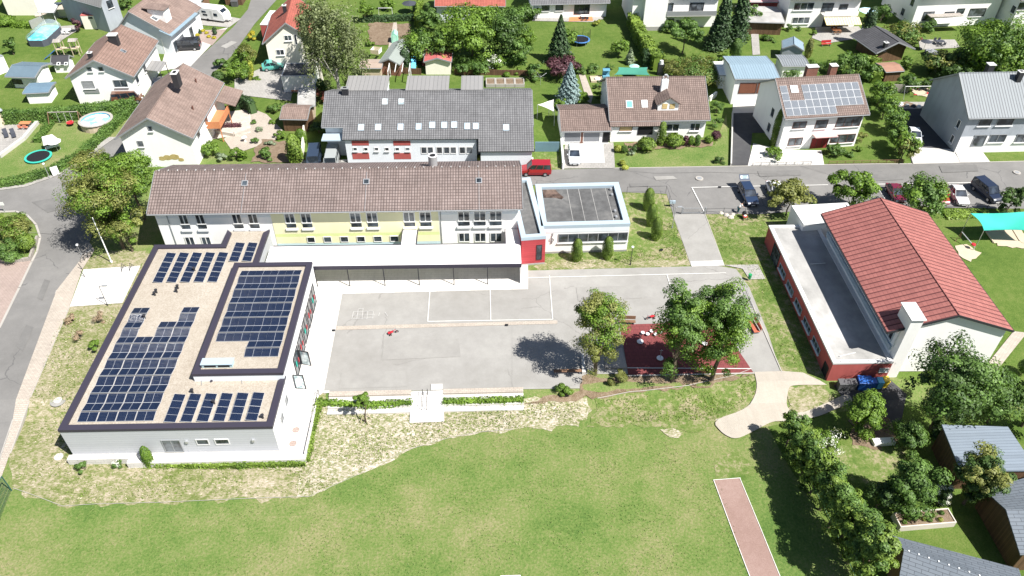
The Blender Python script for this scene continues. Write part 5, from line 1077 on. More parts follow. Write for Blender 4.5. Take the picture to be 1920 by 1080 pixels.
MB().faces([tuple(v) for v in (b, e, f, a)]+[tuple(v-up) for v in (b, e, f, a)], [(0, 1, 2, 3), (4, 7, 6, 5), (0, 4, 5, 1), (1, 5, 6, 2), (3, 2, 6, 7), (0, 3, 7, 4)]).build('roof', m_slate2, r)
mb = MB()
for i in range(12):
    p = b.lerp(e, (i+.5)/12); mb.box(p.x-.05, p.x+.05, p.y-.05, p.y+.05, p.z, p.z+.06)
mb.build('ridge_clip', whitep, r)
dv = (e-b).normalized(); s_ = dv*.25-up*1.2; W_ = [a+s_, b+s_, c+s_]
pts = [(W_[0].x, W_[0].y, 0), tuple(W_[0]), tuple(W_[1]), tuple(W_[2]), (W_[2].x, W_[2].y, 0)]
MB().faces(pts+[(p[0]+dv.x*7, p[1]+dv.y*7, p[2]) for p in pts], [(0, 1, 2, 3, 4), (5, 6, 7, 8, 9), (0, 5, 6, 1), (3, 8, 9, 4)]).build('wall', wood_br, r)
# ================================================================ vegetation
LEAF = {'bright': leafmat('leaf_bright', (.035, .085, .010), (0.240, 0.375, 0.053)), 'olive': leafmat('leaf_olive', (.06, .08, .018), (0.330, 0.345, 0.098)),
        'yellow': leafmat('leaf_yellowgreen', (.12, .15, .02), (0.510, 0.540, 0.105)), 'dark': leafmat('leaf_dark', (.018, .045, .012), (0.128, 0.217, 0.053)),
        'mid': leafmat('leaf_mid', (.028, .07, .014), (0.180, 0.300, 0.068)), 'blue': leafmat('leaf_bluespruce', (.12, .19, .19), (.32, .42, .42), .1),
        'purple': leafmat('leaf_purple', (.03, .012, .016), (0.165, 0.068, 0.083), .1), 'red': leafmat('leaf_red', (.10, .03, .02), (0.390, 0.150, 0.105), .15),
        'conifer': leafmat('leaf_conifer', (.012, .032, .012), (0.083, 0.150, 0.053), .1), 'thuja': leafmat('leaf_thuja', (.05, .10, .012), (0.255, 0.360, 0.060), .15),
        'birch': leafmat('leaf_birch', (.05, .07, .025), (0.285, 0.330, 0.150), .25), 'gold': leafmat('leaf_gold', (.30, .26, .02), (.60, .52, .05), .2),
        'grey': leafmat('leaf_greygreen', (.09, .13, .08), (0.360, 0.435, 0.270), .15), 'flower': leafmat('petal_white', (.6, .6, .56), (.8, .8, .77), .2), 'dry': leafmat('leaf_dry', (.14, .10, .06), (0.480, 0.360, 0.240), .1)}
def leafmesh(name, P_, N_, size, mat, rng, aspect=.62):
    n = len(P_); N_ = N_/np.maximum(1e-6, np.linalg.norm(N_, axis=1))[:, None]
    a = rng.normal(size=(n, 3)); t1 = np.cross(N_, a); t1 /= np.maximum(1e-6, np.linalg.norm(t1, axis=1))[:, None]; t2 = np.cross(N_, t1)
    s = (size*rng.uniform(.45, 1.6, n))[:, None]*.5
    b = N_*s*.35
    V = np.stack([P_-t1*s, P_-t2*s*aspect+b, P_+t1*s, P_+t2*s*aspect+b], 1).reshape(-1, 3)
    me = bpy.data.meshes.new(name); me.vertices.add(4*n); me.loops.add(4*n); me.polygons.add(n)
    me.vertices.foreach_set('co', V.astype(np.float32).ravel()); me.loops.foreach_set('vertex_index', np.arange(4*n, dtype=np.int32))
    me.polygons.foreach_set('loop_start', np.arange(0, 4*n, 4, dtype=np.int32)); me.polygons.foreach_set('loop_total', np.full(n, 4, dtype=np.int32))
    me.materials.append(mat); me.update(calc_edges=True); return me
def unit(rng, n):
    v = rng.normal(size=(n, 3)); return v/np.linalg.norm(v, axis=1)[:, None]
def crown(name, kind, rng, R_, H0, H1, leaf=.28, dens=1.0, form='round', gaps=.25):
    """leaves of a crown of radius R_ between heights H0 and H1 (local coordinates)"""
    zc = (H0+H1)/2; hz = (H1-H0)/2
    area = 4*math.pi*((R_*R_+2*R_*hz)/3)
    N = int(min(15000, max(60, dens*2.7*area/(leaf*leaf*.62))))
    if form in ('round', 'weep'):
        nc = max(7, int(.62*area/(.42*R_**1.2+.25))); p1_, p2_ = rng.uniform(0, 6.28, 2); d = unit(rng, nc); d[:, 2] = np.abs(d[:, 2])*np.where(rng.random(nc) < .72, 1, -1)
        lob = 1+.20*np.sin(3*np.arctan2(d[:, 1], d[:, 0])+p1_+2*d[:, 2])+.16*np.sin(5*d[:, 2]+p2_)+.15*rng.normal(size=nc)
        rad = np.clip(rng.uniform(.4, 1.0, nc)**.6*lob, .25, 1.2)*.86
        C = d*rad[:, None]*np.array([R_, R_, hz]); C[:, 2] += zc
        rc = R_*.33*rng.uniform(.45, 1.25, nc)+.08
        w = rng.random(nc)**gaps; w /= w.sum(); idx = rng.choice(nc, N, p=w)
        q = unit(rng, N); q[:, 2] = np.abs(q[:, 2])*np.where(rng.random(N) < .75, 1, -1)
        rr = rng.uniform(.45, 1.0, N)[:, None]
        P_ = C[idx]+q*rr*rc[idx][:, None]*np.array([1, 1, .72])
        if form == 'weep': P_[:, 2] -= rng.random(N)**2*hz*.55*(np.hypot(P_[:, 0], P_[:, 1])/R_)
        N_ = q+.5*(P_-np.array([0, 0, zc]))/R_+rng.normal(size=(N, 3))*.35+np.array([0, 0, .35])
    elif form == 'cone':
        h = rng.random(N)**.75; lay = np.floor(h*9)/9+rng.random(N)**2*.11
        ang = rng.uniform(0, 6.2832, N); br = 1-.30*np.abs(np.sin(ang*4.5+lay*23))
        r = R_*(1-lay)*br*rng.uniform(.45, 1.05, N)+.04
        P_ = np.stack([r*np.cos(ang), r*np.sin(ang), H0+(H1-H0)*lay-.12*r], 1)
        N_ = np.stack([np.cos(ang)*.7, np.sin(ang)*.7, np.full(N, .9)], 1)+rng.normal(size=(N, 3))*.4
    elif form == 'column':
        h = rng.random(N); ang = rng.uniform(0, 6.2832, N); prof = np.sin(np.clip(h*.88+.12, 0, 1)*math.pi)**.42
        r = R_*prof*(1+.10*np.sin(ang*3+h*9))*rng.uniform(.72, 1.04, N)
        P_ = np.stack([r*np.cos(ang), r*np.sin(ang), H0+(H1-H0)*h], 1)
        N_ = np.stack([np.cos(ang), np.sin(ang), .35+1.2*(h-.5)], 1)+rng.normal(size=(N, 3))*.35
    elif form == 'ball':
        d = unit(rng, N); d[:, 2] = np.where(d[:, 2] < -.35, -d[:, 2], d[:, 2])
        b_ = 1+.10*np.sin(d[:, 0]*6+rng.uniform(0, 6))*np.cos(d[:, 1]*5)+.08*np.sin(d[:, 2]*9)
        P_ = d*(b_*rng.uniform(.78, 1.03, N))[:, None]*np.array([R_, R_, hz]); P_[:, 2] += zc
        N_ = d+rng.normal(size=(N, 3))*.35
    return leafmesh(name, P_, N_, leaf, LEAF[kind], rng)
def core(R_, H0, H1, kind, root, form):
    mb = MB(); k = .66; zc = (H0+H1)/2; hz = (H1-H0)/2*k
    if form == 'cone': pr = [(R_*.6, H0+.1), (R_*.25, zc), (.02, H1-.25*hz)]
    else: pr = [(.01, zc-hz), (R_*k*.75, zc-hz*.7), (R_*k, zc), (R_*k*.75, zc+hz*.7), (.01, zc+hz)]
    return mb.lathe(pr, n=9).build('inner_foliage', LEAF[kind], root)
seed = [7]
NT = 0
def tree(label, bx, by, w, ty, kind, form='round', lo=.32, leaf=None, dens=1.0, name='broadleaf_tree', cat='tree', group=None, inner=False, kind2=None, gaps=.25, barkm=None):
    seed[0] += 1; rng = np.random.default_rng(seed[0]); b = T(bx, by); k = ppm(b+Vector((0, 0, 2))); R_ = w/2/k*(1.07 if form == 'round' else 1)
    H1 = max(.4, top_z(b, ty)-(R_*.32 if form in ('round', 'ball') else 0)); H0 = H1*lo if form in ('round', 'weep') else H1*(.08 if form == 'cone' else .0)
    if form == 'ball': H0 = min(H0, H1*.02)
    lf = (leaf or (.26 if by > 420 else .34 if by > 150 else .40))*.84
    if R_ < 1.1: lf *= .62
    t = thing(name, label, cat, tuple(b), 0, group)
    cr_ = bpy.data.objects.new('crown' if 'tree' in name or name in ('conifer', 'spruce') else 'foliage', crown('crown', kind, rng, R_, H0, H1, lf, dens*(.75 if kind2 else 1), form, gaps)); col.objects.link(cr_); cr_.parent = t
    if kind2:
        c2 = bpy.data.objects.new('blossom' if kind2 == 'flower' else 'crown_tips', crown('tips', kind2, rng, R_*1.02, H0+(H1-H0)*.1, H1*1.01, lf*(.8 if kind2 == 'flower' else 1), dens*(.12 if kind2 == 'flower' else .4), form, gaps)); col.objects.link(c2); c2.parent = t
    if inner or form in ('ball', 'column', 'cone'): core(R_, H0, H1, kind, t, form)
    # trunk and limbs
    bm_ = barkm or bark; tr = max(.03, .014*H1+.02)
    if form in ('round', 'weep'):
        mb = MB(); top = H0+(H1-H0)*.55; pr = [(0, 0, -.1)]
        for i in range(1, 5): pr.append((rng.normal()*.07*i, rng.normal()*.07*i, top*i/4))
        mb.tube(pr, tr*1.25, 7, tr*.4); mb.build('trunk', bm_, t)
        mb = MB()
        for i in range(7):
            a = 6.2832*i/7+rng.uniform(-.3, .3); z0 = H0*.75+(top-H0*.75)*rng.uniform(0, .9); r1 = R_*rng.uniform(.5, .85); z1 = min(H1*.9, z0+(H1-H0)*rng.uniform(.15, .5))
            mb.tube([(pr[2][0]*z0/top, pr[2][1]*z0/top, z0), (r1*.5*math.cos(a), r1*.5*math.sin(a), (z0+z1)/2-.1), (r1*math.cos(a), r1*math.sin(a), z1)], tr*.5, 5, tr*.14)
        if R_ > .8: mb.build('limb', bm_, t)
    else: MB().tube([(0, 0, -.1), (0, 0, H1*.8)], tr, 6, tr*.3).build('trunk', bm_, t)
    return t
def bush(label, bx, by, w, hpx, kind, form='ball', kind2=None, dens=1.0, group=None, name='shrub', leaf=None):
    return tree(label, bx, by, w, by-hpx, kind, form, lo=.05, name=name, cat='shrub', group=group, kind2=kind2, dens=dens, leaf=leaf or (.20 if by > 420 else .28))
def hedge(label, pts, w, h, kind, leaf=.2, dens=1.0, name='hedge', top=None):
    seed[0] += 1; rng = np.random.default_rng(seed[0]); W_ = [T(*p) for p in pts]; o = W_[0]; t = thing(name, label, 'hedge', tuple(o))
    mb = MB(); PP_ = []; NN_ = []
    for a, b in zip(W_[:-1], W_[1:]):
        a = a-o; b = b-o; d = b-a; L_ = d.xy.length; d = d/d.length; n = Vector((-d.y, d.x, 0)).normalized(); q = n*(w/2-.10)
        mb.hexa([tuple(a-q-Vector((0, 0, .2))), tuple(b-q-Vector((0, 0, .2))), tuple(b+q-Vector((0, 0, .2))), tuple(a+q-Vector((0, 0, .2)))]+[tuple(v+Vector((0, 0, h-.10))) for v in (a-q, b-q, b+q, a+q)])
        N = int(dens*2.0*L_*(w+2*h)/(leaf*leaf*.62)); u = rng.uniform(-.02, 1.02, N); s_ = rng.uniform(0, w+2*h, N)
        off = np.where(s_ < h, -w/2, np.where(s_ > h+w, w/2, s_-h-w/2)); z = np.where(s_ < h, s_, np.where(s_ > h+w, w+2*h-s_, h))
        jit = rng.normal(size=(N, 3))*.06*(h*.4+.5)
        wob = .10*np.sin(u*L_*1.3)+.07*np.sin(u*L_*3.1+1)
        base = np.array(a)[None]+np.outer(u, np.array(b-a)); P_ = base+np.outer(off*(1+wob*.6), np.array(n)); P_[:, 2] += z*(1+wob*.5); P_ += jit
        N_ = np.outer(np.sign(off)*(np.abs(off) > w/2-.01), np.array(n)); N_[:, 2] += (z > h-.01)*1.0+.25; N_ += rng.normal(size=(N, 3))*.4
        PP_.append(P_); NN_.append(N_)
    mb.build('inner_foliage', LEAF[kind], t)
    ob = bpy.data.objects.new('foliage', leafmesh('foliage', np.concatenate(PP_), np.concatenate(NN_), leaf, LEAF[kind], rng)); col.objects.link(ob); ob.parent = t
    return t
# corner trees
tree('large olive-green tree at the road corner, its shadow lying on the asphalt', 232, 466, 118, 296, 'olive', lo=.28, leaf=.24, dens=1.1, kind2='bright')
tree('bright green maple between the corner tree and the school roof', 272, 412, 108, 266, 'bright', lo=.3, leaf=.26, dens=1.1)
tree('smaller green tree hanging low over the school lawn beside the flagpole', 249, 472, 62, 392, 'bright', lo=.3, leaf=.22, kind2='olive')
tree('brownish-olive tree at the far side of the road corner group', 208, 408, 86, 278, 'olive', lo=.3, leaf=.26)
# schoolyard trees
tree('airy yellow-green tree left of the red play surface', 1116, 702, 86, 522, 'olive', lo=.03, leaf=.20, dens=.72, kind2='bright', gaps=.9)
tree('dark green tree with leaning trunk in the middle of the red play surface', 1260, 714, 88, 520, 'mid', lo=.08, leaf=.22, dens=1.0, kind2='bright', gaps=.55)
tree('full bright green tree on the right of the red play surface', 1334, 713, 92, 520, 'bright', lo=.02, leaf=.22, dens=1.25, kind2='mid')
tree('young sapling held by wooden stakes in the straw strip', 686, 792, 24, 735, 'bright', lo=.45, leaf=.2, name='young_tree')
# trees round the parking row
tree('rounded olive tree beside the navy estate car', 1474, 402, 92, 330, 'olive', lo=.2)
tree('round bright tree between parking bays and the sports hall', 1590, 395, 82, 311, 'bright', lo=.12, dens=1.3)
tree('tree in front of the red cars behind the sports hall roof', 1716, 412, 78, 330, 'mid', lo=.12, dens=1.3, kind2='bright')
tree('pointed dark tree at the right end of the parking row', 1884, 405, 46, 340, 'dark', lo=.08)
for i, (x, y, dsc) in enumerate(((1081, 488, 'column shrub left of two below the ribbon window'), (1138, 484, 'column shrub right of two below the ribbon window'), (1214, 393, 'rear one of three column shrubs right of the annex'), (1220, 422, 'middle one of three column shrubs right of the annex'), (1229, 448, 'front one of three column shrubs right of the annex'))):
    bush(dsc, x, y, 21, 40, 'thuja', 'column', kind2=None, dens=1.3, name='column_shrub', group='clipped column shrubs round the annex', leaf=.16)
# lower right
tree('big dark tree in front of the white gable of the sports hall', 1745, 805, 132, 642, 'dark', lo=.2, leaf=.28, dens=1.0, kind2='mid', gaps=.5)
tree('spreading tree right of the big dark tree, behind the upper shed', 1850, 792, 104, 700, 'mid', lo=.15, leaf=.26)
tree('green tree at the right edge above the upper shed', 1915, 800, 90, 705, 'mid', lo=.15, leaf=.26)
tree('bright bushy tree in front of the rubbish bins', 1600, 812, 72, 735, 'bright', lo=.08, leaf=.22, dens=1.3)
bush('dense dark shrub left of the upper timber shed', 1692, 840, 74, 46, 'mid', 'round')
bush('low dark shrub beside the service yard', 1760, 822, 60, 30, 'dark', 'round')
for i, (x, y, w_) in enumerate(((1474, 836, 44), (1486, 862, 48), (1500, 892, 52), (1518, 924, 56), (1536, 956, 58), (1553, 988, 60), (1570, 1020, 62), (1588, 1056, 64), (1606, 1094, 66))):
    tree(ORD[i]+' from the rear in the tall bushy tree row right of the running track', x, y, w_, y-64-i*5, 'mid' if i % 2 else 'thuja', 'round', lo=.03, leaf=.22, dens=1.1, kind2='thuja' if i % 2 else 'mid', group='tall row of bushy trees beside the running track')
bush('yellow-green hydrangea bush with white blossom clusters beside the tall row', 1540, 850, 70, 38, 'bright', 'round', 'flower')
tree('dark rounded tree left of the white raised bed', 1690, 958, 92, 872, 'mid', lo=.1, leaf=.25, dens=1.2)
bush('shrub left of the rounded tree on the dry lawn', 1642, 955, 60, 50, 'dark', 'round')
tree('conifer-like tree overhanging the middle timber shed', 1806, 945, 78, 845, 'dark', 'round', lo=.08, leaf=.22, dens=1.2, kind2='olive')
bush('shrub with white flowers above the raised bed', 1757, 945, 32, 38, 'dark', 'round', 'flower')
bush('small round shrub on the slope east of the hall', 1915, 702, 26, 30, 'mid')
# school strip shrubs
bush('small green shrub at the west end of the straw strip', 158, 882, 22, 16, 'mid', 'round'); bush('small shrub with white bloom on the straw strip', 222, 877, 16, 14, 'mid', 'round', 'flower')
bush('bright grassy shrub beside the west wall of the new building', 182, 657, 26, 20, 'bright', 'round')
for i, (x, y) in enumerate(((133, 603), (192, 603), (152, 637))): bush(('left brown', 'right brown', 'front brown')[i]+' twiggy young shrub of three on the verge', x, y, 26, 18, 'dry', 'round', dens=.35, group='three brown twiggy shrubs on the verge')
bush('green shrub on the bark mulch left of the yard tree', 1056, 739, 34, 18, 'bright', 'round'); bush('olive shrub on the bark mulch right of the yard tree', 1158, 718, 36, 22, 'olive', 'round')
hedge('young leafy hedge along the south edge of the plaza', [(276, 872), (420, 874), (573, 870)], .7, .55, 'thuja', .2); bush('tall leafy tip at the west end of the plaza hedge', 283, 872, 20, 34, 'bright', 'column')
hedge('young leafy hedge along the east edge of the plaza', [(575, 866), (588, 800), (601, 752)], .6, .55, 'thuja', .2)
hedge('low hedge below the seating steps, west of the ramp', [(600, 757), (690, 763), (771, 757)], .6, .45, 'bright', .2); hedge('low hedge below the seating steps, east of the ramp', [(832, 756), (900, 754), (982, 752)], .6, .45, 'bright', .2)
bush('small leafy shrub in the low hedge near the staked sapling', 681, 764, 26, 26, 'bright', 'round')
# traffic island on the left
bush('light green spreading shrub on the walled island', 30, 445, 62, 40, 'olive', 'round', 'bright'); bush('front shrub of the walled island at the left edge', 18, 487, 56, 34, 'mid', 'round'); bush('round bright shrub on the walled island', 55, 470, 34, 32, 'thuja')
bush('shrub behind the others on the walled island', 5, 430, 40, 28, 'thuja', 'round')
# hedges of the left gardens
hedge('long tall clipped hedge below the white house', [(8, 232), (90, 227), (180, 219), (258, 207)], 1.3, 2.0, 'mid', .24)
hedge('curved low hedge following the road bend', [(-40, 356), (45, 343), (108, 322), (158, 292), (205, 248), (250, 205)], 1.2, 1.0, 'mid', .24)
hedge('clipped hedge bank beside the swing frame', [(97, 232), (70, 268)], 1.0, .7, 'mid', .22)
bush('round bush in the top left garden', 12, 46, 38, 20, 'bright'); hedge('low hedge behind the solar garage', [(22, 50), (60, 52)], 1.2, 1.0, 'bright', .28)
tree('dark purple-leaved tree near the white tent', 148, 60, 18, 28, 'purple', lo=.1); tree('tree overhanging the solar garage', 27, 103, 22, 70, 'mid')
bush('bush between red garage and pale blue house', 208, 25, 18, 18, 'mid'); hedge('hedge strip below the red garage', [(156, 42), (200, 42)], .8, .8, 'mid', .3)
# front gardens along the left street
bush('yellow-flowering shrub at the street bend', 474, 76, 20, 18, 'gold', 'round'); bush('large olive shrub beside the street', 463, 116, 46, 34, 'olive', 'round', 'bright'); bush('large fresh green shrub by the parked green car', 449, 152, 46, 42, 'bright', 'round'); bush('dark clipped ball shrub behind the brown roof', 411, 153, 26, 22, 'dark')
hedge('yellow columnar hedge beside the fresh green shrub', [(470, 152), (473, 132)], .5, 1.8, 'yellow', .25)
hedge('dark curved topiary hedge in the terrace garden', [(437, 206), (452, 201), (466, 204), (477, 214)], 1.1, 1.9, 'conifer', .24)
for i, (x, y) in enumerate(((371, 68), (371, 57), (381, 60), (388, 64), (392, 71), (402, 73))): bush('golden ball shrub, '+('near the first conifer', 'behind the left ones', 'middle rear', 'centre of the bed', 'front centre', 'nearest the street')[i]+' in gravel bed', x, y, 8, 6, 'gold', group='golden ball shrubs in the gravel bed')
for i, (x, y) in enumerate(((376, 64), (403, 60), (404, 66))): bush(('pointed', 'rear round', 'front round')[i]+' green shrub among the golden ones in the gravel bed', x, y, 8, 10, 'conifer', 'cone' if i == 0 else 'ball')
bush('small red maple beside the black van', 337, 66, 11, 9, 'red', 'round'); bush('green shrub below the caravan', 350, 46, 12, 12, 'mid')
tree('weeping birch towering over the red-roofed house', 640, 196, 112, -22, 'birch', 'weep', lo=.12, leaf=.34, dens=1.35, barkm=bark_lt)
tree('slim second birch stem left of the weeping birch', 604, 150, 60, -12, 'birch', 'weep', lo=.15, leaf=.34, barkm=bark_lt)
bush('dark red Japanese maple beside the grey long roof', 594, 190, 42, 26, 'red', 'round'); bush('green shrub beneath the weeping birch', 605, 168, 34, 22, 'mid', 'round')
bush('tall clipped bright thuja left of the dark van', 556, 304, 30, 52, 'thuja', 'column', dens=1.3); bush('thuja behind the tall clipped one', 566, 268, 22, 26, 'bright', 'column')
for i, (x, y, w_, hh_, kd) in enumerate(((527, 260, 24, 16, 'bright'), (548, 263, 20, 14, 'bright'), (447, 300, 30, 24, 'bright'), (497, 300, 30, 22, 'mid'), (487, 248, 14, 10, 'grey'), (475, 232, 14, 10, 'mid'), (512, 233, 14, 8, 'bright'), (482, 268, 16, 12, 'mid'), (508, 272, 18, 10, 'grey'), (395, 292, 34, 30, 'bright'), (418, 300, 22, 16, 'grey'), (483, 150, 16, 8, 'bright'), (536, 168, 14, 8, 'mid'))):
    bush('garden shrub '+('left of the rounded shed path', 'below the rounded shed', 'beside the small statue lawn', 'on the lower lawn', 'grey one at the stone bed', 'behind the stone bed', 'at the path corner', 'low one in the stone bed', 'grey one near the thuja', 'beside the cream corner house', 'grey one behind the school roof', 'on the drive edge', 'at the white garage')[i], x, y, w_, hh_, kd, 'round')
hedge('row of dark red planter flowers on the terrace wall', [(404, 240), (452, 238)], .5, .6, 'purple', .2)
# gardens in the middle
hedge('clipped hedge behind the vegetable plot', [(682, 41), (777, 38)], 1.0, 1.1, 'conifer', .28); bush('bush at the left of the vegetable plot', 694, 86, 16, 14, 'bright', 'round'); bush('bush behind the brown flat shed', 687, 122, 22, 14, 'bright', 'round')
tree('tall slim tree behind the vegetable plot', 688, 42, 30, 0, 'bright', lo=.1); hedge('thuja hedge beside the rear lawn', [(783, 52), (789, 12)], .8, 2.2, 'thuja', .3)
tree('grey-green tree behind the thuja hedge', 806, 60, 44, 2, 'mid', lo=.1); tree('round tree above the pink-red shed', 832, 122, 62, 48, 'mid', lo=.1, kind2='bright')
tree('leafy tree left of the large bright tree', 790, 112, 72, 52, 'bright', lo=.12, kind2='mid'); tree('largest bright tree in the back gardens', 886, 112, 112, -4, 'bright', lo=.1, dens=1.3)
tree('darker tree right of the largest bright one', 945, 112, 74, 14, 'dark', lo=.1, kind2='mid'); tree('tree at the top behind the garden group', 960, 60, 50, 2, 'mid', lo=.1)
tree('dark fastigiate conifer beside the green-roofed shed', 760, 128, 21, 92, 'conifer', 'column', name='conifer')
bush('large round shrub right of the pink-red shed', 898, 139, 42, 32, 'mid', 'round'); bush('round shrub between shed and large shrub', 868, 140, 28, 26, 'mid', 'round'); bush('white-flowering shrub behind the raised beds', 930, 132, 36, 32, 'bright', 'round', 'flower'); hedge('hedge behind the row of shrubs', [(850, 122), (985, 120)], 1.2, 1.4, 'mid', .3)
bush('small shrub in the raised beds garden', 950, 144, 14, 10, 'bright'); tree('tree left of the tall spruce on the lawn edge', 972, 120, 46, 66, 'mid', lo=.1)
tree('tall dark spruce on the lawn', 1048, 116, 62, 28, 'conifer', 'cone', name='spruce', dens=1.4); tree('light shrub-tree behind the spruce', 1062, 90, 34, 45, 'bright', lo=.1)
tree('dark purple-leaved tree behind the blue spruce', 1055, 146, 60, 100, 'purple', lo=.1, dens=1.2); tree('pale blue spruce beside the long grey roof', 1066, 192, 62, 118, 'blue', 'cone', name='spruce', dens=1.7, leaf=.34)
for i, (x, y, w_, hh_, kd) in enumerate(((1088, 138, 26, 20, 'mid'), (1111, 135, 24, 18, 'mid'), (1095, 196, 26, 24, 'bright'), (1125, 165, 18, 16, 'mid'), (1122, 190, 22, 24, 'bright'), (1050, 205, 22, 24, 'bright'), (1144, 130, 16, 12, 'mid'), (970, 138, 20, 14, 'bright'))):
    bush('garden shrub '+('behind the sandpit', 'on the lawn edge by the post', 'right of the blue spruce', 'by the garden path', 'beside the white gable', 'behind the white shade sail', 'near the green tarp', 'at the raised beds')[i], x, y, w_, hh_, kd, 'round')
tree('small apple tree on the lawn near the trampoline', 1160, 106, 38, 68, 'bright', lo=.35, name='apple_tree'); tree('grey-green young conifer at the lawn corner', 1180, 120, 26, 90, 'grey', 'cone', name='conifer')
bush('small yellow tree beside the terrace', 1118, 48, 16, 14, 'yellow', 'round')
hedge('tall thuja hedge running back beside the white house', [(1232, 132), (1212, 104), (1196, 76), (1184, 48)], 1.8, 2.6, 'thuja', .32); hedge('clipped thuja hedge end on the lawn', [(1205, 122), (1240, 122)], 1.6, 2.4, 'conifer', .3)
tree('round tree with slim dark trunk on the rear lawn', 1279, 101, 64, 24, 'mid', lo=.35); bush('huge mounded shrub behind the bungalow roof', 1308, 146, 90, 42, 'olive', 'round', 'mid'); bush('yellowish shrub left of the mounded shrub', 1262, 138, 46, 28, 'olive', 'round'); bush('pale flowering shrub right of the mounded shrub', 1357, 122, 34, 22, 'bright', 'round', 'flower')
tree('tall dark spruce, left of the pair at the top', 1346, 92, 54, -40, 'conifer', 'cone', name='spruce', dens=1.2); tree('tall dark spruce, right of the pair at the top', 1378, 86, 56, -55, 'conifer', 'cone', name='spruce', dens=1.2); tree('broad spruce in front of the tall pair', 1335, 92, 50, 30, 'conifer', 'cone', name='spruce')
bush('conical bush beside the garden building', 1376, 112, 22, 40, 'mid', 'column')
for i, (x, y, w_, hh_, kd) in enumerate(((1480, 58, 15, 16, 'mid'), (1498, 58, 12, 8, 'mid'), (1526, 66, 11, 10, 'bright'), (1482, 136, 52, 26, 'mid'), (1530, 134, 40, 20, 'mid'), (1488, 88, 22, 10, 'mid'), (1400, 74, 16, 12, 'mid'), (1440, 78, 26, 14, 'mid'), (1900, 112, 30, 24, 'mid'))):
    bush('garden shrub '+('clipped ball by the house corner', 'low ball by the house corner', 'ball on the terrace edge', 'behind the metal shed', 'behind the solar roof ridge', 'on the rear lawn slope', 'by the garden building', 'at the small pond', 'right of the huge walnut')[i], x, y, w_, hh_, kd, 'round')
tree('leaning yellowish column shrub on the rear lawn', 1513, 108, 14, 72, 'olive', 'column', name='conifer'); tree('tall dark columnar conifer beside the awning house', 1618, 84, 24, 12, 'conifer', 'column', name='conifer', dens=1.4)
tree('round tree between metal shed and timber pavilion', 1585, 142, 60, 92, 'mid', lo=.1); tree('mixed green tree behind the timber pavilion', 1688, 82, 62, 38, 'mid', lo=.08, kind2='olive'); bush('red-leaved shrub beside the white awning', 1716, 82, 16, 18, 'red', 'round')
bush('bright round shrub at the pavilion corner', 1696, 134, 28, 28, 'bright', 'round'); tree('dark tree right of the pavilion', 1758, 142, 66, 92, 'dark', lo=.1, kind2='olive')
tree('huge walnut tree behind the grey house', 1858, 150, 140, 24, 'bright', lo=.08, dens=1.3, kind2='mid', leaf=.42); tree('shaded tree left of the huge walnut', 1800, 140, 60, 80, 'dark', lo=.1)
hedge('bright clipped hedge beside the rusty shed', [(1640, 158), (1637, 128), (1612, 124)], 1.4, 1.8, 'thuja', .3); 
for i, (x, y, w_) in enumerate(((1646, 196, 46), (1654, 222, 44), (1668, 250, 46), (1678, 282, 44), (1690, 300, 44))): tree(('rear', 'second', 'middle', 'fourth', 'front')[i]+' bushy tree of the row between solar house and driveway', x, y, w_, y-52, 'mid' if i != 4 else 'olive', lo=.05, kind2='bright', group='bushy trees between solar house and driveway', dens=1.2)
bush('tall left thuja column beside the white gable', 1449, 273, 15, 70, 'thuja', 'column', dens=1.5); bush('shorter right thuja column beside the white gable', 1462, 272, 12, 58, 'mid', 'column', dens=1.5)
for i, (x, y, w_, hh_, kd) in enumerate(((1448, 296, 36, 22, 'bright'), (1563, 293, 36, 24, 'mid'), (1591, 292, 20, 10, 'mid'), (1609, 284, 15, 12, 'bright'), (1613, 268, 18, 22, 'olive'))): bush('clipped front garden shrub '+('left of the solar house path', 'right of the red front door', 'low one by the front lawn', 'small ball near the house corner', 'beside the house corner')[i], x, y, w_, hh_, kd, 'round')
fk = (('left end of the bungalow bed', 1158, 285, 15, 14, 'yellow', 'ball'), ('second in the bungalow bed', 1170, 286, 14, 14, 'mid', 'ball'), ('dark one in the bungalow bed', 1187, 286, 18, 20, 'dark', 'round'), ('wide clipped dome by the entrance', 1211, 282, 36, 26, 'thuja', 'ball'), ('slim bright thuja at the bungalow entrance', 1238, 272, 17, 44, 'thuja', 'column'), ('wide clipped dome under the window', 1263, 273, 38, 24, 'thuja', 'ball'), ('purple one under the window', 1284, 274, 12, 20, 'purple', 'ball'), ('green cone right of the purple one', 1294, 274, 14, 20, 'bright', 'ball'), ('dark green cone in the bungalow bed', 1306, 273, 13, 20, 'mid', 'column'), ('small ball at the bungalow corner', 1328, 268, 17, 14, 'bright', 'ball'), ('dark purple ball at the bungalow corner', 1341, 262, 19, 18, 'purple', 'ball'), ('front one behind the bungalow gable', 1339, 240, 22, 24, 'mid', 'round'), ('rear one behind the bungalow gable', 1342, 212, 24, 26, 'mid', 'round'), ('golden one at the drive corner', 1168, 312, 24, 12, 'yellow', 'round'), ('grey-green one at the drive corner', 1184, 290, 14, 10, 'grey', 'round'), ('dark one at the lawn corner by the road', 1350, 306, 22, 14, 'dark', 'round'))
for d_, x, y, w_, hh_, kd, fm_ in fk: bush('shrub, '+d_, x, y, w_, hh_, kd, fm_)
bush('creeping shrub beside the parking fence', 1520, 400, 50, 14, 'dark', 'round'); bush('pale flowering shrub at the hall corner', 1748, 398, 22, 16, 'bright', 'round', 'flower'); bush('low green shrub left of the red van', 985, 306, 24, 14, 'bright', 'round'); bush('leafy plant at the entrance block', 1007, 492, 14, 14, 'bright', 'round')
hedge('rough grass bank behind the sports hall', [(1770, 404), (1850, 402)], 1.8, .35, 'thuja', .25)
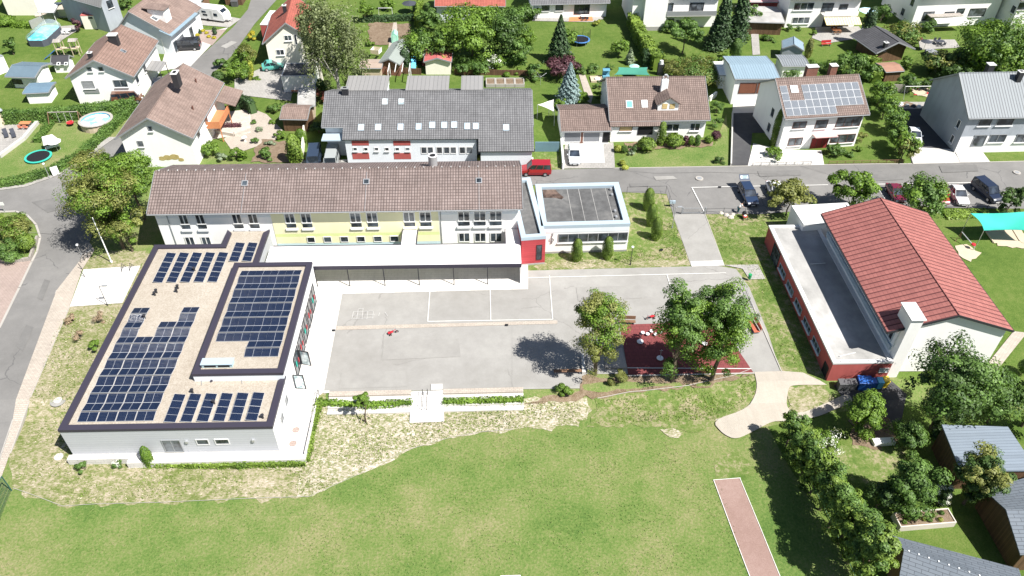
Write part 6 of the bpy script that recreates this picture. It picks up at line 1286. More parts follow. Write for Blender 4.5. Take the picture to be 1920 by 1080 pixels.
hedge('low hedge in front of the grey annex', [(874, 302), (985, 299)], .6, .6, 'yellow', .25)
for i, (x, y, w_, ty, kd) in enumerate(((990, 40, 44, 4, 'mid'), (984, 84, 40, 46, 'bright'), (1000, 150, 30, 118, 'mid'), (728, 18, 30, -6, 'bright'), (1252, 60, 26, 34, 'mid'), (1400, 50, 40, 2, 'mid'), (1652, 40, 34, 6, 'mid'), (1740, 60, 30, 36, 'mid'), (1622, 150, 46, 118, 'mid'), (1700, 170, 40, 136, 'mid'), (1740, 170, 30, 146, 'dark'), (1790, 165, 46, 116, 'dark'), (515, 210, 26, 190, 'mid'), (598, 250, 30, 226, 'dark'), (240, 16, 30, -10, 'mid'), (420, 128, 26, 106, 'mid'))):
    tree('garden tree '+('left of the bungalow terrace', 'below the bungalow terrace left side', 'right of the stone planters', 'at the picture top left of the parasol', 'in front of the long balcony', 'behind the garden building', 'right of the columnar conifer', 'between red shrub and white awning', 'left of the rusty shed', 'behind the trellis fence', 'above the oval sandpit', 'shading the grey house gable', 'behind the curved topiary', 'left end of the long grey roof', 'at the top behind the grey gabled house', 'by the street behind the brown roof')[i], x, y, w_, ty, kd, lo=.08)
def tufts(name, label, polys, n, size, mat, seed_, up=.5):
    rng = np.random.default_rng(seed_); PP_ = []
    for pl in polys:
        W_ = np.array([tuple(T(*p).xy) for p in pl]); lo_, hi_ = W_.min(0), W_.max(0); q = rng.uniform(lo_, hi_, (n*3, 2)); ins = np.zeros(len(q), bool); k = len(W_)
        for i in range(k):
            a, b = W_[i], W_[(i+1) % k]; c = ((a[1] > q[:, 1]) != (b[1] > q[:, 1])) & (q[:, 0] < (b[0]-a[0])*(q[:, 1]-a[1])/(b[1]-a[1]+1e-9)+a[0]); ins ^= c
        q = q[ins][:n]; cl = np.sin(q[:, 0]*.9+q[:, 1]*.4)+np.sin(q[:, 1]*1.3-q[:, 0]*.3)+rng.normal(size=len(q))*.9; q = q[cl > -.2]
        z = np.array([hgt(v) for v in q[:, 1]]); PP_.append(np.column_stack([q, z+.075+rng.random(len(q))*.04]))
    P_ = np.concatenate(PP_); N_ = rng.normal(size=P_.shape)*np.array([1, 1, .3]); N_[:, 2] += up
    o = bpy.data.objects.new(name, leafmesh(name, P_, N_, size, mat, rng, .3)); col.objects.link(o); o['kind'] = 'stuff'; o['label'] = label
sw_ = [[(560, 900), (600, 765), (780, 760), (980, 752), (1090, 756), (1085, 795), (960, 804), (850, 818), (760, 844), (640, 900), (585, 928)], [(30, 905), (60, 760), (110, 600), (225, 575), (130, 820), (270, 880), (560, 880), (575, 925), (480, 930), (230, 940), (125, 946)]]
tufts('straw_litter', 'pale straw stalks scattered over the new lawn strip', sw_, 4500, .17, leafmat('leaf_straw', (.36, .31, .20), (.66, .60, .48), .1), 5)
tufts('grass_tufts', 'green grass tufts sprouting through the straw strip', sw_, 5000, .19, LEAF['thuja'], 6)
tufts('lawn_tufts', 'longer grass and clover tufts on the playing field', [[(0, 1079), (0, 990), (130, 955), (560, 940), (720, 880), (860, 830), (1060, 808), (1330, 830), (1350, 905), (1405, 1079)]], 12000, .14, leafmat('leaf_lawn', (.08, .16, .03), (.27, .33, .11), .2), 8)
tufts('lawn_tufts', 'patchy grass tufts on the school lawns', [[(1010, 500), (1180, 470), (1262, 410), (1290, 487)], [(1325, 405), (1430, 402), (1530, 700), (1470, 690), (1400, 500), (1362, 495)], [(1120, 752), (1240, 738), (1415, 708), (1415, 740), (1340, 788), (1110, 795)]], 3500, .18, LEAF['thuja'], 9)
# ================================================================ vehicles
glc = glass('car_glass', (.015, .02, .028), .04, .8); tyre = plain('tyre', (.02, .02, .02)); rimm = plain('alloy', (.5, .5, .52), rough=.3, metal=.7); lampw = plain('headlight', (.7, .72, .75), rough=.1); lampr = plain('taillight', (.35, .01, .015), rough=.15)
def car(name, label, c, f, Lc, kind, colr, cat='car', Wc=1.78, Hc=None, group=None, hatch=False):
    """c: pixel of the centre on the ground, f: a pixel ahead of it"""
    a = T(*c); b = T(*f); d = b-a; a.z += .10; t = thing(name, label, cat, tuple(a), math.atan2(d.y, d.x), group)
    key = 'paint_%s' % (colr,); pm = plain(key, colr, rough=.28, var=.03, coat=.7, spec=.5)
    Hc = Hc or {'car': 1.45, 'estate': 1.48, 'van': 1.85, 'bus': 1.95}[kind]; h = Lc/2; w = Wc/2; wb = .95 if kind != 'bus' else 1.0
    belt = {'car': .92, 'estate': .92, 'van': 1.1, 'bus': 1.1}[kind]
    # lower body lofted along x
    st = [(-h, w*.86, .38, belt*.88), (-h+.12, w*.95, .30, belt*.98), (-h*.6, w, .25, belt), (h*.25, w, .25, belt), (h*.55, w*.99, .25, belt*.93), (h-.25, w*.93, .28, belt*.80), (h, w*.80, .36, belt*.62)]
    mb = MB(); pts = []
    for x, ww, z0, z1 in st:
        zm = (z0+z1)/2
        pts += [(x, -ww*.93, z0), (x, -ww, zm), (x, -ww*.93, z1), (x, ww*.93, z1), (x, ww, zm), (x, ww*.93, z0)]
    n = len(st); fs = [(i*6+k, i*6+(k+1) % 6, (i+1)*6+(k+1) % 6, (i+1)*6+k) for i in range(n-1) for k in range(6)]+[(0, 1, 2, 3, 4, 5), tuple(range((n-1)*6, n*6))]
    mb.faces(pts, fs); body = mb.build('body', pm, t, smooth=False)
    # greenhouse: glass block with painted roof and pillars
    xr = {'car': -h*.78, 'estate': -h*.93, 'van': -h*.96, 'bus': -h*.97}[kind]; xf = {'car': h*.42, 'estate': h*.42, 'van': h*.55, 'bus': h*.78}[kind]
    tr_ = {'car': .55, 'estate': .28, 'van': .10, 'bus': .06}[kind]; tf = {'car': .80, 'estate': .80, 'van': .65, 'bus': .45}[kind]
    wt = w*.78 if kind in ('car', 'estate') else w*.86
    z0, z1 = belt-.02, Hc
    def ghs(e, z0, z1): return [(xr+e, -w*.9+e, z0), (xf-e, -w*.9+e, z0), (xf-e, w*.9-e, z0), (xr+e, w*.9-e, z0), (xr+tr_+e, -wt+e, z1), (xf-tf-e, -wt+e, z1), (xf-tf-e, wt-e, z1), (xr+tr_+e, wt-e, z1)]
    MB().hexa(ghs(.012, z0, z1-.02)).build('windows', glc, t)
    p = ghs(0, z0, z1)
    L_ = lambda a_, b_, s_: tuple(a_[i]+(b_[i]-a_[i])*s_ for i in range(3))
    mb = MB(); top = [p[4], p[5], p[6], p[7]]; mb.hexa([(q[0], q[1], z1-.05) for q in top]+[(q[0]*.97, q[1]*.93, z1+.02) for q in top])
    mb.build('roof', pm, t)
    mb = MB()
    for lo_, hi_ in ((p[0], p[4]), (p[1], p[5]), (p[2], p[6]), (p[3], p[7])): MB().tube([lo_, hi_], .045, 5).build('pillar', pm, t)
    for fr_ in ((.5,) if kind == 'car' else (.35, .68)):
        for k in (0, 3):
            lo_ = L_(p[k], p[k+1 if k == 0 else 2], fr_); hi_ = L_(p[k+4], p[5 if k == 0 else 6], fr_); MB().tube([lo_, hi_], .04, 5).build('pillar', pm, t)
    if kind == 'bus' : mb.hexa([(xr-.01, -w*.92, z0), (xr+.9, -w*.92, z0), (xr+.9, w*.92, z0), (xr-.01, w*.92, z0), (xr+.05, -wt-.01, z1-.5), (xr+.9, -wt-.01, z1-.5), (xr+.9, wt+.01, z1-.5), (xr+.05, wt+.01, z1-.5)])
    if mb.v: mb.build('rear_pillar', pm, t)
    for x in (-h*.60, h*.62):
        for s_ in (-1, 1):
            wv = MB(); wv.tube([(x, s_*(w-.16), .31), (x, s_*(w+.02), .31)], .32, 14); wo = wv.build('wheel', tyre, t)
            MB().tube([(x, s_*(w+.0), .31), (x, s_*(w+.035), .31)], .20, 10).build('rim', rimm, wo)
    for s_ in (-1, 1):
        MB().box(h-.22, h-.02, s_*w*.62-.16, s_*w*.62+.16, belt*.62, belt*.74).build('headlight', lampw, t)
        MB().box(-h-.01, -h+.10, s_*w*.74-.13, s_*w*.74+.13, belt*.70, belt*.92).build('taillight', lampr, t)
        MB().box(xf-.45, xf-.28, s_*(w+.10)-.09, s_*(w+.10)+.09, belt, belt+.14).build('wing_mirror', pm, t)
    MB().box(h-.06, h+.012, -.45, .45, .40, .52).build('grille', black, t)
    MB().box(h-.03, h+.02, -.26, .26, .30, .39).build('number_plate', whitep, t)
    if hatch:
        mb = MB(); mb.hexa([(xr+.05, -w*.8, Hc), (xr+.15, -w*.8, Hc), (xr+.15, w*.8, Hc), (xr+.05, w*.8, Hc), (xr-.75, -w*.75, Hc+.45), (xr-.65, -w*.75, Hc+.50), (xr-.65, w*.75, Hc+.50), (xr-.75, w*.75, Hc+.45)]); g_ = mb.build('tailgate', pm, t)
        MB().hexa([(xr-.05, -w*.6, Hc+.10), (xr-.03, -w*.6, Hc+.11), (xr-.03, w*.6, Hc+.11), (xr-.05, w*.6, Hc+.10), (xr-.5, -w*.58, Hc+.36), (xr-.48, -w*.58, Hc+.41), (xr-.48, w*.58, Hc+.41), (xr-.5, w*.58, Hc+.36)]).build('rear_window', gl_b, g_)
    return t
pk = 'cars in the parking bays behind the sports hall'
car('parked_car', 'red panel van behind the entrance block, facing left', (1004, 326), (980, 326), 4.4, 'van', (.30, .012, .02), cat='van')
car('parked_car', 'silver-white estate car on the double garage drive', (1076, 298), (1078, 318), 4.5, 'estate', (.62, .64, .66))
car('parked_car', 'navy estate car with raised tailgate in the parking area', (1401, 372), (1413, 394), 4.7, 'estate', (.02, .035, .075), hatch=True)
car('parked_car', 'white car half hidden behind the olive tree', (1452, 366), (1462, 386), 4.4, 'car', (.7, .71, .72))
car('parked_car', 'dark maroon car left of the parking row tree', (1677, 370), (1690, 392), 4.2, 'car', (.14, .012, .03), group=pk)
car('parked_car', 'bright red car right of the parking row tree', (1757, 372), (1770, 392), 4.2, 'car', (.42, .012, .025), group=pk)
car('parked_car', 'silver car beside the bright red one', (1793, 373), (1806, 392), 4.3, 'car', (.55, .55, .54), group=pk)
car('parked_car', 'dark navy van at the right end of the parking row', (1846, 367), (1866, 383), 4.6, 'van', (.015, .022, .045), group=pk, cat='van')
car('parked_car', 'white car on the dark drive of the grey house', (1711, 262), (1718, 280), 4.3, 'car', (.70, .73, .76))
car('parked_van', 'black minibus parked in front of the gravel bed', (352, 93), (330, 94), 5.0, 'bus', (.012, .013, .018), cat='van', Wc=1.9)
car('parked_car', 'small turquoise hatchback by the white garage', (513, 130), (530, 128), 3.8, 'car', (.10, .38, .33))
car('parked_van', 'dark blue van behind the school roof', (591, 306), (588, 325), 4.9, 'bus', (.03, .045, .075), cat='van', Wc=1.9)
car('parked_van', 'silver-grey van right of the dark blue one behind the school roof', (624, 309), (620, 328), 4.9, 'bus', (.34, .36, .36), cat='van', Wc=1.9)
car('parked_van', 'brown camper van below the white house windows', (243, 192), (262, 190), 4.6, 'bus', (.13, .06, .035), cat='van', Wc=1.85)
car('parked_car', 'dark car half hidden between the two brown-roofed houses', (301, 162), (310, 145), 4.3, 'car', (.03, .035, .05))
# caravan
a = T(400, 37); b = T(430, 41); d = b-a; t = thing('caravan', 'white caravan with dark windows beside the street at the top', 'caravan', tuple(a), math.atan2(d.y, d.x))
MB().faces([(x, y, z) for y in (-1.15, 1.15) for x, z in ((-3.4, .5), (-3.45, 2.2), (-3.1, 2.6), (2.2, 2.65), (3.2, 1.7), (3.4, .9), (3.2, .5))], [(0, 1, 2, 3, 4, 5, 6), (7, 8, 9, 10, 11, 12, 13)]+[(i, (i+1) % 7, 7+(i+1) % 7, 7+i) for i in range(7)]).build('body', whitep, t)
for x0, x1, z0, z1 in ((-3.1, -1.9, 1.35, 1.9), (-1.3, -.4, 1.75, 2.1), (-1.2, -.2, 1.2, 1.5), (1.2, 2.0, 1.3, 1.85)): MB().box(x0, x1, -1.18, -1.149, z0, z1).build('window', glc, t)
MB().hexa([(2.45, -.8, 2.36), (2.5, -.8, 2.44), (2.5, .8, 2.44), (2.45, .8, 2.36), (2.95, -.8, 1.90), (3.0, -.8, 1.97), (3.0, .8, 1.97), (2.95, .8, 1.90)]).build('front_window', glc, t)
MB().box(.5, 1.0, -1.17, -1.149, .7, 2.3).build('door', cop_white, t)
for s_ in (-1, 1): MB().tube([(-.3, s_*1.0, .33), (-.3, s_*1.17, .33)], .33, 12).build('wheel', tyre, t)
MB().tube([(3.2, 0, .5), (4.5, 0, .5)], .06, 6).build('drawbar', galv, t); MB().box(3.3, 3.8, -.5, .5, .5, .9).build('gas_locker', whitep, t)
for x, z in ((-1.5, 2.66), (.3, 2.66), (1.4, 2.66)): MB().box(x-.25, x+.25, -.25, .25, 2.6, 2.74).build('roof_hatch', cop_white, t)
# ================================================================ schoolyard furniture
# seating steps and ramp between yard and lawn
def steps(label, pa, pb):
    a = T(*pa); b = T(*pb); y0 = YA0+.05; L_ = b.x-a.x; t = thing('seating_steps', label, 'steps', (a.x, y0, 0), 0)
    for i in range(4):
        zt = .10-.20*i; MB().box(0, L_, -.62*(i+1)+.004, -.62*i, -.9, zt).build('step', conc if i else pv_tan, t)
    return t
steps('pale concrete seating steps west of the ramp', (618, 735), (771, 734)); steps('pale concrete seating steps east of the ramp', (831, 733), (981, 731))
drape('ramp', [(771, 736), (831, 734), (833, 792), (768, 795)], pv_lt, 8)
strip('yard_edge', [(607, 736.5), (618, 735.5)], .3, conc, 7)
a = T(793, 742); t = thing('handrail', 'thin dark handrail at the top of the ramp', 'handrail', tuple(a), 0)
for x in (0, .5): MB().tube([(x, 0, 0), (x, 0, 1.0), (x-.05, -1.6, .5), (x-.05, -1.6, -.5)], .03, 6).build('rail', dark, t)
a = T(819, 727); MBx = MB().box(-.6, .6, -.4, .4, .0, .16); o = MBx.build('concrete_slab', conc, loc=tuple(a)); tag(o, 'small pale concrete slab lying by the ramp top', 'slab')
# railing along the plaza
def railing(label, pts, h=.9, step=2.0, r=.03, mat=None, infill=0, name='railing', cat='railing', rails=(1.0,), z0=0.0):
    W_ = [T(*p) for p in pts]; o = W_[0]; t = thing(name, label, cat, tuple(o)); mat = mat or dark; mb = MB()
    for a, b in zip(W_[:-1], W_[1:]):
        a = a-o; b = b-o; n = max(1, int((b-a).length/step))
        for i in range(n+1):
            p = a.lerp(b, i/n); MB().tube([(p.x, p.y, p.z+z0), (p.x, p.y, p.z+z0+h)], r*1.15, 6).build('post', mat, t)
        for k in rails: MB().tube([tuple(a+Vector((0, 0, z0+h*k))), tuple(b+Vector((0, 0, z0+h*k)))], r, 6).build('rail', mat, t)
        if infill:
            m_ = max(2, int((b-a).length/infill)); mw = MB()
            for i in range(m_): p = a.lerp(b, (i+.5)/m_); mw.box(p.x-.008, p.x+.008, p.y-.008, p.y+.008, p.z+z0+.05, p.z+z0+h-.02)
            for k in (.2, .4, .6, .8): mw.tube([tuple(a+Vector((0, 0, z0+h*k))), tuple(b+Vector((0, 0, z0+h*k)))], .008, 4)
            w_ = mw.build('mesh_infill', mat, t)
    return t
railing('dark railing along the east edge of the plaza', [(573, 861), (586, 800), (599, 742)], .9, 2.2, z0=.1)
a = T(562, 740); o = MB().tube([(0, 0, .1), (-1.6, -5.2, .1)], .05, 6).build('ground_rail', grey, loc=tuple(a)); tag(o, 'long grey metal rail lying along the plaza beside the manhole', 'rail')
def lamp(label, b, top, mat=None, r=.05, head='ball', arm=None, name='street_lamp', cat='street lamp'):
    p = T(*b); H_ = min(8.5, top_z(p, top)); t = thing(name, label, cat, tuple(p)); mat = mat or dark
    MB().tube([(0, 0, 0), (0, 0, H_)], r, 8, r*.7).build('pole', mat, t); MB().cyl((0, 0), r*1.8, -.02, .25, 8).build('base', mat, t)
    if head == 'ball': MB().lathe([(.01, H_-.02), (.16, H_+.02), (.17, H_+.12), (.08, H_+.2), (.01, H_+.21)], n=12).build('lamp_head', whitep, t)
    elif head == 'arm': MB().tube([(0, 0, H_), (.5, .1, H_+.02)], r*.8, 6).build('arm', mat, t); MB().box(.3, .85, -.02, .2, H_-.02, H_+.07).build('lamp_head', galv, t)
    elif head == 'sign': MB().box(-.35, .35, -.03, .0, H_-.5, H_).build('sign_plate', whitep, t)
    return t
lamp('slim dark lamp post with white head in front of the annex lawn', (1181.7, 497), 464); lamp('tall grey lamp post with side arm beside the gate path', (1260, 428), 389, grey, head='arm')
lamp('tall white flagpole on the grass beside the corner tree', (209.5, 492), 408, whitep, .08, None, name='flagpole', cat='flagpole')
lamp('dark lamp post with flat head on the pale bicycle area', (202, 573), 537, dark, .04, 'arm'); lamp('white-headed post at the kerb in the tree shadow', (153, 478), 460, galv, .04, 'ball')
lamp('street lamp by the curved hedge at the left, beside the white sign board', (94, 335), 308, galv, .05, 'ball'); lamp('yellow-headed sign post at the left picture edge', (10, 398), 379, galv, .04, 'sign', name='sign_post', cat='sign'); 
lamp('white-headed lamp at the corner of the double garage', (1060, 268), 248, whitep, .05, 'ball'); lamp('thin green lamp post on the rear lawn of the awning house', (1607, 84), 52, galv, .04, 'ball')
a = T(107, 330); o = MB().box(-.45, .45, -.04, .04, .25, 1.5).box(-.4, -.34, -.05, .05, 0, .25).box(.34, .4, -.05, .05, 0, .25); t = thing('sign_board', 'white sign board standing by the road hedge', 'sign', tuple(a), R(35)); MB().box(-.45, .45, -.04, .04, .2, 1.5).build('board', whitep, t); MB().box(-.4, -.34, -.05, .05, 0, .2).build('leg', galv, t); MB().box(.34, .4, -.05, .05, 0, .2).build('leg', galv, t)
for i, (x, y) in enumerate(((233, 506), (248, 505))):
    a = T(x, y); t = thing('bicycle_stand', ('left', 'right')[i]+' of two dark triangular bicycle stands on the pale area', 'bicycle stand', tuple(a), R(80), 'bicycle stands on the pale area')
    MB().tube([(-.55, 0, 0), (0, 0, 1.0), (.55, 0, 0)], .035, 6).build('hoop', dark, t); MB().tube([(-.25, 0, .5), (.25, 0, .5)], .03, 6).build('crossbar', dark, t)
for i, (x, y) in enumerate(((155, 506), (160, 520))):
    a = T(x, y); t = thing('barrier_post', ('rear', 'front')[i]+' of two short dark barrier posts at the pavement edge', 'post', tuple(a), 0, 'short barrier posts at the pavement')
    MB().tube([(0, 0, 0), (-.25, .1, .9)], .04, 6).build('post', dark, t)
for i, (x, y) in enumerate(((163, 487), (169, 483))):
    a = T(x, y); t = thing('bicycle', ('front', 'rear')[i]+' bicycle parked under the corner tree at the kerb', 'bicycle', tuple(a), R(60), 'bicycles under the corner tree')
    for k in (-.5, .5): MB(lambda x_, y_, z_: (x_, z_, y_)).ring((k, .34), .34, .30, -.015, .015, 18).build('wheel', tyre, t)
    MB().tube([(-.5, 0, .34), (-.15, 0, .85), (.4, 0, .85), (.5, 0, .34)], .02, 5).build('frame', galv, t); MB().box(-.25, -.02, -.06, .06, .88, .93).build('saddle', black, t); MB().tube([(.38, -.28, .98), (.38, .28, .98)], .018, 5).build('handlebar', galv, t)
def bench(name, label, pa, pb, m1, back=0, seat_w=.42, h=.45, flip=1):
    a = T(*pa); b = T(*pb); L_ = (b-a).xy.length; t = thing(name, label, 'bench', tuple(a), math.atan2(b.y-a.y, b.x-a.x))
    for i in range(3): MB().box(0, L_, i*seat_w/3+.01, (i+1)*seat_w/3-.01, h, h+.05).build('seat_slat', m1, t)
    for x in (.15, L_-.2): MB().box(x, x+.06, .02, seat_w-.02, 0, h-.001).build('leg', grey, t)
    if back:
        y = seat_w+.02 if flip > 0 else -.08
        MB().box(0, L_, y, y+.06, h+.15, h+.62).build('backrest', m1, t)
    return t
bench('bench', 'dark brown bench on the north edge of the red play surface', (1160, 610), (1191, 611), wood_br, 1)
bench('bench', 'bright orange-red bench at the right edge of the schoolyard', (1424, 628), (1410, 604), plain('bench_red', (.42, .12, .07)), 1, .7, flip=-1)
bench('bench', 'dark bench at the lower edge of the yard beneath the tree shadow', (1038, 704), (1090, 703), wood_br, 0)
bench('bench', 'long slatted wooden bench between steps and red play surface', (1160, 656), (1152, 611), wood_pl, 0, .7, .42)
# decking
P_ = [T(*p) for p in ((1137, 656), (1166, 655), (1176, 692), (1134, 692))]; c = P_[0]; t = thing('timber_deck', 'grey ribbed timber deck left of the red play surface', 'deck', tuple(c)); MB().prism([(p.x-c.x, p.y-c.y) for p in P_], 0, .22).build('deck_boards', wood_gy, t)
P_ = [T(*p) for p in ((1138, 611), (1150, 611), (1157, 655), (1138, 655))]; c = P_[0]; t = thing('timber_deck', 'pale raised slab beside the long slatted bench', 'deck', tuple(c)); MB().prism([(p.x-c.x, p.y-c.y) for p in P_], 0, .30).build('deck_boards', conc, t)
P_ = [T(*p) for p in ((1090, 668), (1094, 668), (1098, 703), (1091, 703))]; c = P_[0]; t = thing('low_wall', 'low pale wall below the airy yard tree', 'wall', tuple(c)); MB().prism([(p.x-c.x, p.y-c.y) for p in P_], 0, .45).build('wall_block', conc, t)
# stools and tables on the play surface
for i, (x, y) in enumerate(((1204.5, 628), (1213.5, 630.5), (1221, 625), (1228.5, 631), (1237, 627))):
    a = T(x, y); t = thing('play_stool', 'round white stool, %s from left in the curved group on the red surface' % ORD[i], 'stool', tuple(a), 0, 'round white stools on the red surface')
    MB().cyl((0, 0), .06, 0, .35, 8).build('leg', grey, t); MB().lathe([(.01, .43), (.20, .42), (.22, .36), (.01, .35)], n=16).build('seat', whitep, t)
for i, (x, y) in enumerate(((1200, 643), (1237, 674), (1320, 646))):
    a = T(x, y); t = thing('balance_disc', ('left', 'front', 'right')[i]+' white balance disc with grey mast on the red surface', 'play equipment', tuple(a), 0, 'white balance discs with masts')
    MB().lathe([(.01, .30), (.34, .28), (.37, .22), (.01, .20)], n=18).build('disc', whitep, t); MB().tube([(0, 0, 0), (0, 0, 1.5)], .035, 6).build('mast', galv, t); MB().tube([(-.18, 0, 1.35), (.18, 0, 1.35)], .025, 5).build('handle', galv, t)
def trike(label, x, y, rz):
    a = T(x, y); t = thing('tricycle', label, 'tricycle', tuple(a), rz)
    V = lambda x_, y_, z_: (x_, z_, y_)
    for k, r_, yy in ((.45, .2, 0), (-.35, .15, -.25), (-.35, .15, .25)): MB(lambda x_, y_, z_, yy=yy: (x_, z_+yy, y_)).ring((k, r_), r_, r_-.06, -.03, .03, 14).build('wheel', tyre, t)
    MB().tube([(.45, 0, .2), (.38, 0, .62), (-.2, 0, .3), (-.35, 0, .16)], .035, 6).build('frame', redp, t); MB().tube([(-.35, -.25, .16), (-.35, .25, .16)], .03, 6).build('axle', redp, t)
    MB().tube([(.36, -.25, .68), (.36, .25, .68)], .022, 5).build('handlebar', grey, t); MB().box(-.28, .02, -.14, .14, .33, .38).build('saddle', redp, t); MB().box(-.55, -.3, -.16, .16, .3, .34).build('rear_step', redp, t)
trike('red tricycle left alone in the middle of the yard', 737, 626, R(20)); trike('red tricycle above the red play surface', 1219, 598, R(200))
# litter bin, rack
a = T(1404, 526); t = thing('litter_bin', 'green litter bin on a post by the paved corner', 'litter bin', tuple(a)); MB().cyl((0, 0), .04, 0, .5, 8).build('post', grey, t); MB().lathe([(.01, .35), (.18, .35), (.22, .95), (.2, .98), (.01, .96)], n=14).build('container', greenp, t)
a = T(1412, 580); b = T(1400, 545); t = thing('bicycle_rack', 'long galvanised bicycle rack at the right yard edge', 'bicycle rack', tuple(a), math.atan2(b.y-a.y, b.x-a.x)); L_ = (b-a).length
MB().tube([(0, 0, .25), (L_, 0, .25)], .03, 6).build('rail', galv, t); MB().tube([(0, .5, .12), (L_, .5, .12)], .03, 6).build('rail', galv, t)
for i in range(8): MB().tube([(L_*(i+.5)/8, 0, .25), (L_*(i+.5)/8, .25, .45), (L_*(i+.5)/8, .5, .12)], .02, 5).build('wheel_holder', galv, t)
# gate and fences
a = T(1278, 402); b = T(1321, 402); t = thing('metal_gate', 'grey horizontal-bar gate across the school path', 'gate', tuple(a), math.atan2(b.y-a.y, b.x-a.x)); L_ = (b-a).length
for x in (0, L_): MB().box(x-.07, x+.07, -.07, .07, 0, 1.15).build('post', grey, t)
mb = MB(); mb.tube([(.1, 0, .25), (L_-.1, 0, .25)], .04, 6); mb.tube([(.1, 0, 1.0), (L_-.1, 0, 1.0)], .04, 6)
for i in range(int(L_/.2)): mb.tube([(.15+i*.2, 0, .25), (.15+i*.2, 0, 1.0)], .012, 4)
mb.tube([(.1, 0, .25), (.1, 0, 1.0)], .04, 6); mb.tube([(L_-.1, 0, .25), (L_-.1, 0, 1.0)], .04, 6); mb.build('gate_leaf', grey, t)
railing('dark post fence along the road beside the annex', [(1175, 364), (1212, 363), (1248, 362), (1254, 380), (1261, 402)], 1.2, 3.4, .02, dark, 0, 'wire_fence', 'fence', (.97,))
railing('short dark fence right of the gate', [(1324, 401), (1356, 400), (1396, 401)], .9, 2.6, .02, dark, 0, 'wire_fence', 'fence', (.9,))
railing('dark rail fence in front of the parking row', [(1762, 391), (1812, 394), (1850, 392)], .9, 1.8, .03, dark, 0, 'rail_fence', 'fence', (.95, .5))
railing('long low dark fence in front of the solar house garden', [(1410, 312), (1520, 309.5)], .6, 1.2, .03, dark, .3, 'garden_fence', 'fence'); railing('low dark fence right of the pale drive', [(1553, 309), (1692, 306)], .6, 1.2, .03, wood_br, .3, 'garden_fence', 'fence')
railing('green mesh ball fence at the left edge of the playing field', [(22, 920), (0, 975), (-30, 1060)], 2.2, 2.6, .05, plain('fence_green', (.03, .09, .07)), .12, 'mesh_fence', 'fence')
railing('green mesh fence running between the tall tree row and the gardens', [(1480, 838), (1520, 905), (1560, 985), (1608, 1095)], 1.8, 2.6, .04, plain('fence_green', (.03, .09, .07)), 0, 'mesh_fence', 'fence', (1.0, .1))
a = T(1200, 392); 
for i, x in enumerate((1257, 1262)):
    a = T(x, 388); t = thing('mailbox_post', ('left', 'right')[i]+' of two light blue boxes at the fence corner', 'box', tuple(a), 0, 'light blue boxes at the fence corner'); MB().box(-.2, .2, -.12, .12, .6, 1.0).build('box', cop_blue, t); MB().box(-.03, .03, -.03, .03, 0, .599).build('post', grey, t)
# people and pushchair beside the navy car
def skinbody(name, verts, edges, rad, mat, parent, root=0, sub=1):
    me = bpy.data.meshes.new(name); me.from_pydata(verts, edges, []); o = bpy.data.objects.new(name, me); col.objects.link(o)
    m = o.modifiers.new('s', 'SKIN'); o.modifiers.new('d', 'SUBSURF').levels = sub; o.modifiers['d'].render_levels = sub
    for v, r_ in zip(me.skin_vertices[0].data, rad): v.radius = (r_, r_)
    me.skin_vertices[0].data[root].use_root = True
    dg = bpy.context.evaluated_depsgraph_get(); me2 = bpy.data.meshes.new_from_object(o.evaluated_get(dg)); bpy.data.objects.remove(o); me2.materials.append(mat)
    me2.polygons.foreach_set('use_smooth', [True]*len(me2.polygons))
    r = bpy.data.objects.new(name, me2); col.objects.link(r); r.parent = parent; return r
skin = plain('skin', (.42, .26, .19), var=.05); hair = plain('hair_dark', (.03, .02, .015)); shirt = plain('shirt_white', (.78, .77, .75), var=.05); jeans = plain('trousers_teal', (.03, .09, .11), var=.1)
a = T(1383, 400); ps = thing('person', 'person in white top and dark teal trousers bending forward beside the navy car', 'person', tuple(a), R(20))
V = [(0, 0, .95), (.10, 0, 1.12), (.26, 0, 1.30), (.36, 0, 1.40), (.44, 0, 1.47), (.52, 0, 1.55), (.0, .10, .90), (.04, .11, .50), (-.02, .12, .09), (.12, .13, .04), (0, -.10, .90), (-.02, -.11, .50), (-.10, -.12, .09), (.04, -.13, .04),
     (.30, .19, 1.36), (.42, .24, 1.12), (.60, .20, .98), (.68, .19, .95), (.30, -.19, 1.36), (.44, -.24, 1.12), (.62, -.20, .98), (.70, -.19, .95)]
E_ = [(0, 1), (1, 2), (2, 3), (3, 4), (4, 5), (0, 6), (6, 7), (7, 8), (8, 9), (0, 10), (10, 11), (11, 12), (12, 13), (3, 14), (14, 15), (15, 16), (16, 17), (3, 18), (18, 19), (19, 20), (20, 21)]
Rr = [.14, .13, .15, .13, .055, .095, .09, .06, .04, .04, .09, .06, .04, .04, .065, .045, .032, .035, .065, .045, .032, .035]
for k, s_ in ((17, 1), (21, -1)):
    bx_, by_, bz_ = V[k]
    for j, (dy, L_) in enumerate(((-.035, .065), (-.012, .08), (.012, .075), (.035, .06), (.05*s_, .05))):
        n = len(V); V.append((bx_+L_*.6, by_+dy, bz_-.02)); V.append((bx_+L_, by_+dy*1.1, bz_-.05)); E_ += [(k, n), (n, n+1)]; Rr += [.009, .008]
skinbody('body', V, E_, Rr, skin, ps)
skinbody('shirt', [(0, 0, .98), (.10, 0, 1.12), (.26, 0, 1.30), (.36, 0, 1.40), (.30, .19, 1.36), (.36, .22, 1.24), (.30, -.19, 1.36), (.37, -.22, 1.24)], [(0, 1), (1, 2), (2, 3), (3, 4), (4, 5), (3, 6), (6, 7)], [.165, .155, .175, .145, .085, .07, .085, .07], shirt, ps)
